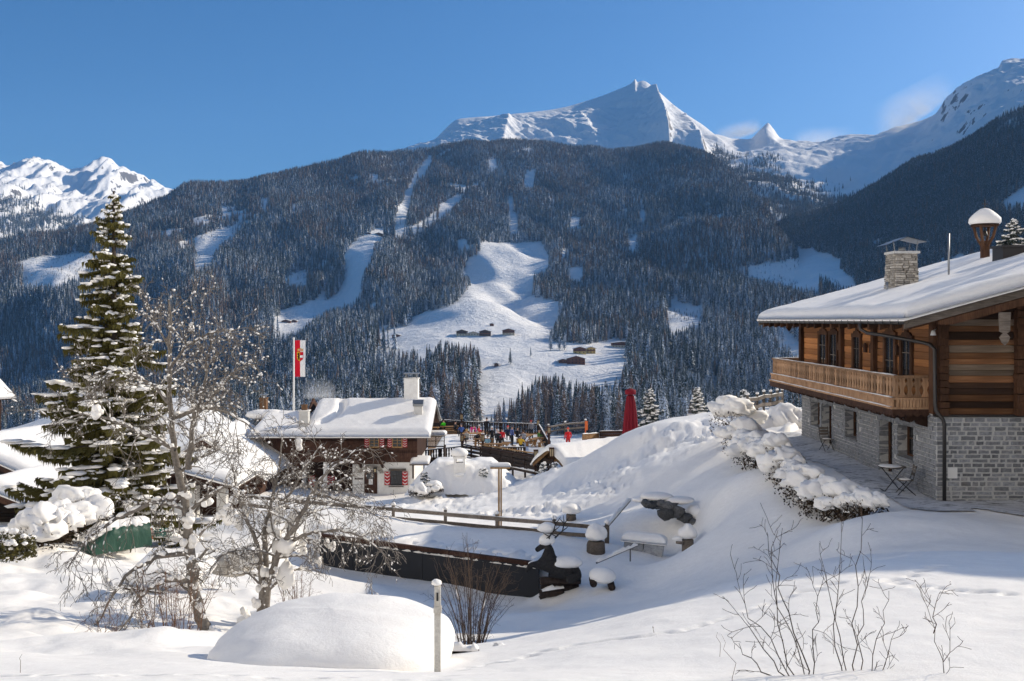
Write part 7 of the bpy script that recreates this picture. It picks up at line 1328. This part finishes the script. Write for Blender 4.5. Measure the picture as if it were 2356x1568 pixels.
# snow laden hedge shrubs along the chalet path
def leafy_bush(base, r_, h, label, seed, m='leafdark', lumps=7, n=620, name='snowy_shrub', snowr=1., group=None, cat='bush'):
    q = random.Random(seed); t = Thing(name, base, label, cat, group); lf, sn_, w_ = MB(), MB(), MB(); base = Vector(base)
    for i in range(9): a = q.uniform(0, 6.28); e = base+Vector((math.cos(a)*r_*.8, math.sin(a)*r_*.8, h*q.uniform(.4, .95))); w_.tube([base, base.lerp(e, .5)+Vector((0, 0, .1*h)), e], [.02, .013, .006], 4)
    for i in range(n):
        a = q.uniform(0, 6.28); rr = 1.08*r_*q.random()**.5; z = h*q.uniform(.02, .9)*(1-.25*(rr/r_)**2); c = base+Vector((math.cos(a)*rr, math.sin(a)*rr, z)); s = q.uniform(.03, .07); u = Vector((q.gauss(0, 1), q.gauss(0, 1), q.gauss(0, 1))).normalized(); v = u.cross(Vector((q.gauss(0, 1), q.gauss(0, 1), q.gauss(0, 1)))).normalized(); lf.add([c-u*s, c+v*s*.45, c+u*s, c-v*s*.45], [(0, 1, 2, 3)])
    for i in range(lumps):
        a = i*2.4+q.uniform(-.4, .4); rr = r_*(.0 if i == 0 else q.uniform(.4, .85)); s = r_*q.uniform(.34, .68)*snowr; sn_.lump(base+Vector((math.cos(a)*rr, math.sin(a)*rr, h*(1-.55*(rr/r_)**2)*q.uniform(.75, 1.0))), (s, s*q.uniform(.8, 1.1), s*q.uniform(.5, .8)), 0, 3, .75, 2.2, seed*7+i, .25)
    for i in range(14): a = q.uniform(0, 6.28); rr = r_*q.uniform(.6, 1.02); s = q.uniform(.02, .07); sn_.lump(base+Vector((math.cos(a)*rr, math.sin(a)*rr, h*q.uniform(.1, .7))), (s*1.3, s*1.2, s*.7), 0, 1, .3, 1.4, i)
    t.part('stems', w_, MT['twig'], None, None, None, False); t.part('leaves', lf, MT[m], None, None, None, False); t.part('snow_cap', sn_, MT['snow'], None, None, None, False)
HB = [(1985, 27.3, .62, .72), (1940, 28.2, .7, .95), (1900, 29.3, .75, 1.05), (1866, 30.7, .75, 1.05), (1836, 32.1, .72, 1.0), (1808, 33.7, .7, .95), (1782, 35.4, .72, 1.0), (1758, 37.2, .78, 1.1), (1736, 39.2, .85, 1.2), (1714, 41.8, .9, 1.25), (1690, 45.2, 1.05, 1.5)]
for i, (x, d, r_, h) in enumerate(HB):
    g = gp_(x, d); g.z -= .05; leafy_bush(g, r_, h, 'snow laden dark leaved shrub beside the chalet path, number %s counted from the camera' % ['one', 'two', 'three', 'four', 'five', 'six', 'seven', 'eight', 'nine', 'ten', 'eleven'][i], 60+i, group='snow laden shrubs along the chalet path')
for i, (x, y, d, h, r_) in enumerate(((6, 1288, 26.5, .85, .3), (30, 1290, 26.4, .8, .3), (54, 1285, 26.6, .75, .3))):
    g = W(x, y, d); leafy_bush(g, r_, h, ['green columnar thuja at the left picture edge', 'middle green thuja of the three at the left edge', 'green thuja nearest the bare thicket at the left edge'][i], 80+i, 'thuja', 5, 700, 'thuja', .8, 'thujas at the left edge')
for i, (x, y, d, h, r_, lab) in enumerate(((95, 1262, 29, 1.0, .8, 'snow smothered shrub beside the green thujas'), (140, 1250, 30, 1.1, .9, 'dark snowy thicket left of the green tarpaulin'), (180, 1225, 31, 1.2, .9, 'snowy thicket under the left apple boughs'), (965, 1140, 57.8, .5, .6, 'snow lumped bush at the foot of the oven mound'), (1000, 1132, 58, .45, .5, 'second low snow lumped bush at the oven mound'))):
    leafy_bush(W(x, y, d), r_, h, lab, 90+i)
# ================================================================ buildings on the left and far farms
MT['dkwall'] = m_wood('black_brown_logs', (.03, .02, .015), (.01, .008, .007), (.05, .035, .028), (1, 1, 1), .85, (1, 4, 9), .5)
MT['tarp'] = mat('green_tarpaulin', (.02, .07, .045), .55, .35); t_ = NT(MT['tarp']); t_.bump(t_.noise(t_.pos((1, 1, .35)), 5, 4), .6, .06)
def gable_hut(name, c, rz, hw, hl, zw, zr_, label, wall, thick=.45, ov=.5, cat='house', nlog=8, seed=0):
    """hut with its ridge along local y: c = centre of the front gable at ground; hw half width, hl length, zw eave height, zr_ ridge height"""
    M = Matrix.Translation(Vector(c)) @ Matrix.Rotation(rz, 4, 'Z'); t = Thing(name, c, label, cat)
    def X(mb): mb.v = [tuple(M @ Vector(v)) for v in mb.v]; return mb
    t.part('wall', X(MB().prism([(-hw, -1.5), (hw, -1.5), (hw, zw), (0, zr_-.1), (-hw, zw)], 0.06, hl, 'y')), MT[wall])
    for i in range(nlog): z = zw*i/nlog; t.part('log', X(MB().tube([(-hw-.15, .05, z+zw/nlog/2), (hw+.15, .05, z+zw/nlog/2)], zw/nlog*.52, 7)), MT[wall])
    s = (zr_-zw)/hw; zf = lambda x: zr_-abs(x)*s
    b = MB()
    for sg in (-1, 1): b.prism([(0, zr_-.12), (sg*(hw+ov), zf(hw+ov)-.12), (sg*(hw+ov), zf(hw+ov)), (0, zr_)], -ov, hl+ov, 'y')
    t.part('roof', X(b), MT['dark']); b = MB()
    for sg in (-1, 1): b.prism([(0, zr_-.3), (sg*(hw+ov+.04), zf(hw+ov)-.3), (sg*(hw+ov+.04), zf(hw+ov)+.03), (0, zr_+.03)], -ov-.06, -ov-.003, 'y')
    t.part('barge_board', X(b), MT['dark'])
    b = MB(); snow_blanket(b, -hw-ov-.12, hw+ov+.12, -ov-.12, hl+ov+.1, zf, thick, nx=70, ny=60, seed=seed, amp=.07, edges=(1, 1, 1, 1)); t.part('roof_snow', X(b), MT['roofsnow'], None, None, None, False)
    return t, X
# lower left hut, gable towards the camera; then the long roof above it
c = W(-15, 1232, 45); t, X = gable_hut('log_hut', c, R(-8), 3.0, 8, 1.15, 2.15, 'dark log hut at the left edge with a snow roof reaching down to the right', 'dkwall', .5, .55, seed=51)
t.part('green_bunting', X(MB().prism([(1.0, .95), (2.4, .8), (2.2, .6), (2.0, .75), (1.8, .58), (1.6, .74), (1.4, .58), (1.2, .76)], -.02, 0., 'y')), MT['tarp'])
c = W(-70, 1130, 58); t, X = gable_hut('snowy_barn', c, R(-14), 5.2, 9, .9, 2.7, 'broad low barn with an unbroken white roof behind the log hut', 'dkwall', .55, .8, seed=52)
t.part('window_band', X(MB().box((5.22, .5, .1), (5.28, 7.5, .85))), MT['glass']); 
for i in range(9): t.part('icicle', X(MB().tube([(5.9, .4+i*.8, .62), (5.9, .4+i*.8, .62-rnd.uniform(.2, .7))], [.05, .005], 5)), MT['white'])
c = W(-160, 950, 70); gable_hut('upper_hut', c, R(-35), 1.9, 4, 1.2, 2.2, 'brown hut corner peeking in high at the left edge', 'brownred', .45, .6, nlog=6, seed=53)
# pavilion with pale pillars behind the apple tree
pd_ = 47.0; x0, x1 = DX(330, pd_), DX(522, pd_); zg = -9.4; pv = Thing('pillared_pavilion', ((x0+x1)/2, pd_, zg), 'snow roofed pavilion with pale stone pillars behind the apple tree', 'pavilion')
for x in (332, 391, 446, 512): xx = DX(x, pd_); pv.part('pillar', MB().box((xx-.22, pd_-.2, zg-.6), (xx+.22, pd_+.2, DZ(1118, pd_)), 0, .02), MT['plaster'])
pv.part('low_wall', MB().box((x0, pd_-.12, zg-.6), (DX(440, pd_), pd_+.12, zg+.75)), MT['plaster']); pv.part('back_wall', MB().box((x0, pd_+3.2, zg-.6), (x1, pd_+3.4, DZ(1112, pd_))), MT['brownred'])
zE2, zR2 = DZ(1115, pd_), DZ(1085, pd_)+.1; rzf = lambda x: zE2+(1-abs(x-(x0+x1)/2)/((x1-x0)/2+.6))*(zR2-zE2)
b = MB(); mx = (x0+x1)/2; b.prism([(x0-.6, zE2-.15), (mx, zR2-.15), (x1+.6, zE2-.15), (x1+.6, zE2), (mx, zR2), (x0-.6, zE2)], pd_-.9, pd_+4, 'y'); pv.part('roof', b, MT['dark']); b = MB(); snow_blanket(b, x0-.7, x1+.7, pd_-1., pd_+4.1, rzf, .5, nx=60, ny=40, seed=61, amp=.08, edges=(1, 1, 1, 1)); pv.part('roof_snow', b, MT['roofsnow'], None, None, None, False)
# steep shaded roof joining the inn on the left
c = W(470, 1125, 64); gable_hut('side_house', c, R(0), 3.6, 9, .9, 3.2, 'house with a steep snow roof between the pavilion and the inn', 'brownred', .5, .4, seed=66)
# woodpile under a green tarpaulin, netting beside it
a, e = W(196, 1262, 30), W(332, 1240, 31.5); wp_ = Thing('covered_woodpile', a, 'long woodpile under a green tarpaulin with snow on top', 'woodpile'); n_ = 20; vs = []; up = Vector((0, 0, 1)); sd2 = (e-a).cross(up).normalized()
for i in range(n_+1):
    p = a+(e-a)*(i/n_)+Vector((0, 0, -.25)); h = (.25+.45*min(1, i/7.))*(1+.04*math.sin(i*1.9)); w = .45
    for (s, z) in ((1, 0), (.97+.05*math.sin(i*2.3), .3*h), (.9+.06*math.sin(i*3.1), .7*h), (.75, h), (-.75, h), (-1, 0)): vs.append(p+sd2*(s*w)+Vector((0, 0, z+.1)))
b = MB().add(vs, [(i*6+j, i*6+j+1, (i+1)*6+j+1, (i+1)*6+j) for i in range(n_) for j in range(5)]+[(0, 1, 2, 3, 4, 5)], 0, True); wp_.part('tarpaulin', b, MT['tarp']); b = MB()
for i in range(9): p = a+(e-a)*((i+.6)/9.3); b.lump(p+Vector((0, .05, .42+.3*min(1, i/3.))-Vector((0, 0, .0)) if False else (0, .05, .22+.3*min(1, (i+1)/3.))), (.3, .45, .2), 0, 2, .25, 1.3, i, .3)
wp_.part('snow_cover', b, MT['snow'])
MT['net_o'] = mat('orange_net', (.6, .12, .03), .6, .2); MT['net_g'] = mat('teal_net', (.02, .16, .12), .6, .2)
for (x0_, x1_, y0_, y1_, m, lab) in ((336, 352, 1213, 1242, 'net_o', 'rolled orange safety net beside the green tarpaulin'), (353, 398, 1214, 1236, 'net_g', 'heap of teal safety net beside the orange net')):
    b = MB(); q = random.Random(x0_)
    for i in range(26): b.tube([W(q.uniform(x0_, x1_), q.uniform(y0_, y1_), 31.5+q.uniform(-.1, .1)) for _ in range(3)], .012, 4)
    tagit(b.build('safety_net', MT[m]), lab, 'net')
# beige boulder under the second apple tree
tagit(MB().lump(W(530, 1297, 25), (.55, .45, .3), 0, 3, .5, 1.9, 9).build('boulder', MT['ledge']), 'beige boulder with snow on top between the two apple trees', 'rock')
# ---------------------------------------------------------------- farms on the opposite slope
MT['yellow'] = mat('yellow_plaster', (.62, .46, .16), .8, .2); MT['redwood'] = mat('red_brown_boards', (.16, .065, .035), .8, .15); MT['cream'] = mat('cream_plaster', (.62, .54, .4), .8, .2); MT['farmwood'] = mat('farm_wood', (.085, .055, .04), .85, .1)
def hillz(x, y):
    G = hill.G.reshape(-1, 3); k = np.argmin((G[:, 0]-x)**2+(G[:, 1]-y)**2); return float(G[k, 2])
def on_hill(x, y):
    j = int(np.argmin(np.abs(hill.xs-x))); C_ = hill.G[:, j]; py_ = HY-C_[:, 2]/C_[:, 1]*FP; k = np.where(C_[:, 1] > 600)[0]; i = k[int(np.argmin(np.abs(py_[k]-y)))]; i0 = max(i-1, 0); a, b = C_[i0], C_[i]; t = 0 if py_[i0] == py_[i] else min(1, max(0, (y-py_[i0])/(py_[i]-py_[i0]))); p = a+(b-a)*t
    return Vector(((x-CX)/FP*p[1], p[1], p[2]))
def farm(x0, x1, yb, d, low, high, label, storeys=2, rz=0, depth=10, name='farmhouse', balcony=True, roofh=.28):
    cx_ = (x0+x1)/2; c = on_hill(cx_, yb); d = c.y; w = (x1-x0)/FP*d; t = Thing(name, c, label, 'house'); M = Matrix.Translation(c) @ Matrix.Rotation(rz, 4, 'Z'); hw = w/2; h = 2.6*storeys
    def X(mb): mb.v = [tuple(M @ Vector(v)) for v in mb.v]; return mb
    t.part('lower_wall', X(MB().box((-hw, 0, -4), (hw, depth, h*.5))), MT[low]); t.part('upper_wall', X(MB().prism([(-hw, h*.5), (hw, h*.5), (hw, h), (0, h+w*roofh*.5), (-hw, h)], .02, depth-.02, 'y')), MT[high]); ov = 1.1; s = roofh
    b = MB()
    for sg in (-1, 1): b.prism([(0, h+hw*s), (sg*(hw+ov), h-ov*s), (sg*(hw+ov), h-ov*s+.25), (0, h+hw*s+.25)], -1.2, depth+1, 'y')
    rf = t.part('roof', X(b), MT['farmwood']); b = MB()
    for sg in (-1, 1): b.prism([(0, h+hw*s+.252), (sg*(hw+ov), h-ov*s+.252), (sg*(hw+ov), h-ov*s+.6), (0, h+hw*s+.75)], -1.25, depth+1.05, 'y')
    t.part('roof_snow', X(b), MT['roofsnow'], rf); t.part('chimney', X(MB().box((hw*.3, depth*.4, h+.5), (hw*.3+.8, depth*.4+.8, h+hw*s+1.4))), MT['white'], rf)
    n = max(2, int(w/3))
    for k in range(storeys):
        for i in range(n): xx = -hw+w*(i+.5)/n; t.part('window', X(MB().box((xx-.5, -.06, 2.6*k+.9), (xx+.5, -.005, 2.6*k+2.0))), MT['glass'])
    if balcony: t.part('balcony', X(MB().box((-hw*.95, -1., h*.5), (hw*.95, -.003, h*.5+.15)).box((-hw*.95, -1., h*.5+.15), (hw*.95, -.9, h*.5+1.))), MT['redwood'])
    return t
farm(1320, 1348, 815, 985, 'yellow', 'redwood', 'yellow farmhouse with wooden gable on the sunlit meadow, left half of a pair'); farm(1349, 1370, 814, 990, 'yellow', 'yellow', 'smaller yellow house joined to the yellow farmhouse', depth=9)
farm(1305, 1346, 837, 945, 'redwood', 'redwood', 'red brown timber house below the yellow farmhouse', depth=12); farm(1286, 1304, 836, 945, 'redwood', 'redwood', 'low annex left of the red brown timber house', 1, balcony=False)
farm(1408, 1455, 801, 1010, 'cream', 'redwood', 'long pale house at the right end of the meadow', 2, balcony=False, roofh=.1); farm(1458, 1480, 797, 1040, 'farmwood', 'farmwood', 'low dark shed right of the long pale house', 1, balcony=False)
farm(1050, 1075, 772, 1250, 'cream', 'farmwood', 'dark barn on pale walls, left of the upper farm row', depth=14, balcony=False); farm(1076, 1102, 772, 1252, 'cream', 'cream', 'low pale wing linking the two upper barns', 1, balcony=False); farm(1103, 1129, 774, 1246, 'farmwood', 'farmwood', 'dark farmhouse in the middle of the upper farm row', depth=14); farm(1156, 1184, 771, 1250, 'cream', 'redwood', 'farmhouse at the right end of the upper farm row', depth=12)
for (x0_, x1_, yb, d, lab) in ((1127, 1136, 751, 1330, 'tiny hut alone above the upper farm row'), (902, 920, 777, 1240, 'small log hut at the left end of the long meadow'), (1137, 1147, 842, 900, 'little dark cabin beside the lone spruce'), (648, 668, 743, 1400, 'left of two small huts by the lower ski run'), (670, 682, 742, 1402, 'right of two small huts by the lower ski run'), (862, 880, 541, 2130, 'lift station hut beside the upper ski run'), (843, 852, 539, 2140, 'small hut left of the lift station'), (1100, 1112, 552, 2150, 'hut at the top edge of the big ski slope')): farm(x0_, x1_, yb, d, 'redwood', 'redwood', lab, 1, depth=6, name='alpine_hut', balcony=False)
# lone trees on the meadow, drawn from the forest shapes
for (x, yt, yb, d, lab) in ((1174, 801, 838, 940, 'lone tall spruce in the open meadow'), (1221, 797, 819, 1000, 'small spruce standing alone right of the tall lone one'), (1267, 764, 806, 1020, 'left spruce of the clump at the meadow edge'), (1287, 768, 806, 1015, 'middle spruce of the clump at the meadow edge'), (1299, 762, 805, 1010, 'right spruce of the clump at the meadow edge'), (118, 910, 934, 330, 'little spruce on the slope above the left barn'), (833, 762, 777, 1250, 'dwarf spruce at the edge of the long meadow'), (864, 770, 780, 1235, 'second dwarf spruce at the edge of the long meadow')):
    p = on_hill(x, yb) if d > 400 else W(x, yb, d); d = p.y; h = (yb-yt)/FP*d; e = empty('spruce_tree', p, rnd.uniform(0, 6), lab, 'tree'); e.scale = (h*1.05, h*1.05, h); a, b = BT[int(x) % 4]; link('crown', a, None, e); link('trunk', b, None, e)
# ski lift pylons on the run
for i, (x, yb, yt, d) in enumerate(((901, 545, 528, 2130), (921, 515, 500, 2260), (945, 480, 468, 2420), (960, 440, 430, 2650), (850, 682, 664, 1600))):
    p = on_hill(x, yb); d = p.y; h = (yb-yt)/FP*d; b = MB().tube([p-Vector((0, 0, 5)), p+Vector((0, 0, h))], [.6, .4], 6).box(p+Vector((-4, -.4, h-.8)), p+Vector((4, .4, h))); tagit(b.build('lift_pylon', MT['metal']), ['ski lift pylon beside the lift station hut', 'ski lift pylon on the narrow run, second from its foot', 'ski lift pylon on the narrow run, third from its foot', 'ski lift pylon highest on the narrow run', 'ski lift pylon at the foot of the lower run'][i], 'pylon', 'ski lift pylons')

# unseen house added right of the camera, sized to shade the slope
nb = Thing('shade_house', (20.5, 23.5, -5.4), 'tall unseen house added right of the frame to shade the slope', 'house'); nx0, nx1, ny0, ny1 = 16.6, 27.0, 19.6, 27.6; nzE, nzR = 4.1, 6.0; nm = (nx0+nx1)/2
nb.part('wall', MB().box((nx0, ny0, -7), (nx1, ny1, nzE)), MT['plaster']); nb.part('gable_wall', MB().prism([(nx0+.01, nzE), (nx1-.01, nzE), (nm, nzR-.15)], ny0+.01, ny1-.01, 'y'), MT['log'])
nb.part('roof', MB().prism([(nx0-1, nzE-.35), (nm, nzR-.15), (nx1+1, nzE-.35), (nx1+1, nzE-.2), (nm, nzR), (nx0-1, nzE-.2)], ny0-.8, ny1+.8, 'y'), MT['dark']); b = MB(); snow_blanket(b, nx0-1.1, nx1+1.1, ny0-.9, ny1+.9, lambda x: nzR-abs(x-nm)/(nm-nx0+1)*(nzR-nzE+.2), .45, nx=40, ny=30, seed=71, amp=.06); nb.part('roof_snow', b, MT['roofsnow'], None, None, None, False)
for k in range(3):
    for y in (20.8, 22.8, 24.8, 26.6): o = nb.part('window', MB().box((nx0-.06, y-.5, -4.4+k*2.8), (nx0-.005, y+.5, -3.2+k*2.8)), MT['post']); nb.part('pane', MB().box((nx0-.07, y-.4, -4.3+k*2.8), (nx0-.061, y+.4, -3.3+k*2.8)), MT['glass'], o)
# ================================================================ air
hb = MB().box((-5200, -60, -190), (5200, 7600, 1500)); hz = hb.build('haze', None); hz['kind'] = 'stuff'
hm = bpy.data.materials.new('haze_air'); hm.use_nodes = True; hm.node_tree.nodes.clear()
vo = hm.node_tree.nodes.new('ShaderNodeOutputMaterial'); pv = hm.node_tree.nodes.new('ShaderNodeVolumePrincipled'); hm.node_tree.links.new(pv.outputs[0], vo.inputs['Volume'])
pv.inputs['Color'].default_value = (.3, .58, 1, 1); pv.inputs['Density'].default_value = 4.6e-5; pv.inputs['Anisotropy'].default_value = 0.0
hz.data.materials.append(hm)

# snow blown off the crest, steam behind the inn
def plume(name, corners, thick, dens, scale, label, aniso=.3, thr=.43):
    """closed box along a crest: corners = left-bottom, right-bottom, right-top, left-top (world); density is broken by noise and fades to every side"""
    c = [Vector(p) for p in corners]; b = MB(); f = Vector((0, thick, 0)); b.add(c+[p+f for p in c], [(0, 1, 2, 3), (7, 6, 5, 4), (0, 4, 5, 1), (1, 5, 6, 2), (2, 6, 7, 3), (3, 7, 4, 0)])
    # fade is measured along the box's own axes
    O = c[0]; ex_ = c[1]-c[0]; ez_ = c[3]-c[0]; m = bpy.data.materials.new(name+'_air'); m.use_nodes = True; n = m.node_tree.nodes; l = m.node_tree.links; n.clear(); out = n.new('ShaderNodeOutputMaterial'); v = n.new('ShaderNodeVolumePrincipled'); l.new(v.outputs[0], out.inputs['Volume']); v.inputs['Color'].default_value = (.95, .95, .95, 1); v.inputs['Anisotropy'].default_value = aniso
    g = n.new('ShaderNodeNewGeometry')
    def M(op, a, b_=0.):
        k = n.new('ShaderNodeMath'); k.operation = op
        for i, x in ((0, a), (1, b_)):
            if isinstance(x, (int, float)): k.inputs[i].default_value = x
            else: l.new(x, k.inputs[i])
        return k.outputs[0]
    sub = n.new('ShaderNodeVectorMath'); sub.operation = 'SUBTRACT'; l.new(g.outputs['Position'], sub.inputs[0]); sub.inputs[1].default_value = O
    # solve u,w from the x and z offsets
    det = ex_.x*ez_.z-ex_.z*ez_.x; sp = n.new('ShaderNodeSeparateXYZ'); l.new(sub.outputs[0], sp.inputs[0])
    u = M('ADD', M('MULTIPLY', sp.outputs[0], ez_.z/det), M('MULTIPLY', sp.outputs[2], -ez_.x/det)); w = M('ADD', M('MULTIPLY', sp.outputs[0], -ex_.z/det), M('MULTIPLY', sp.outputs[2], ex_.x/det))
    def hat(t): return M('MAXIMUM', M('MULTIPLY', M('MULTIPLY', t, M('SUBTRACT', 1., t)), 4.), 0.)
    fade = M('MULTIPLY', hat(u), M('POWER', M('MAXIMUM', M('SUBTRACT', 1., w), 0.), 1.5)); fade = M('MULTIPLY', fade, M('MINIMUM', M('MULTIPLY', M('MAXIMUM', w, 0.), 6.), 1.)); fade = M('MULTIPLY', fade, hat(M('DIVIDE', sp.outputs[1], thick)))
    no = n.new('ShaderNodeTexNoise'); no.inputs['Scale'].default_value = scale; no.inputs['Detail'].default_value = 6; no.inputs['Roughness'].default_value = .62; no.inputs['Distortion'].default_value = 1.2; l.new(g.outputs['Position'], no.inputs['Vector'])
    l.new(M('MULTIPLY', M('MULTIPLY', M('MAXIMUM', M('SUBTRACT', no.outputs['Fac'], thr-.18), 0.), fade), dens*4), v.inputs['Density'])
    o = b.build(name, None); o.data.materials.append(m); o['kind'] = 'stuff'; o['label'] = label; o['category'] = 'haze'; return o
plume('blown_snow', [W(2060, 318, 4150), W(2330, 152, 3850), W(2290, 95, 3850), W(2030, 225, 4150)], 260, .017, .007, 'snow plume blowing off the long right crest')
plume('blown_snow', [W(1850, 350, 4800), W(2080, 318, 4500), W(2060, 262, 4500), W(1840, 282, 4800)], 260, .02, .008, 'white snow plume over the saddle left of the long crest')
plume('blown_snow', [W(1660, 322, 4550), W(1762, 300, 4650), W(1740, 262, 4650), W(1650, 285, 4550)], 200, .018, .007, 'thin snow plume streaming off the small pointed peak')
plume('steam', [W(688, 922, 86), W(770, 922, 86), W(760, 868, 86), W(690, 872, 86)], 2.2, .55, .9, 'pale steam rising behind the inn roof')
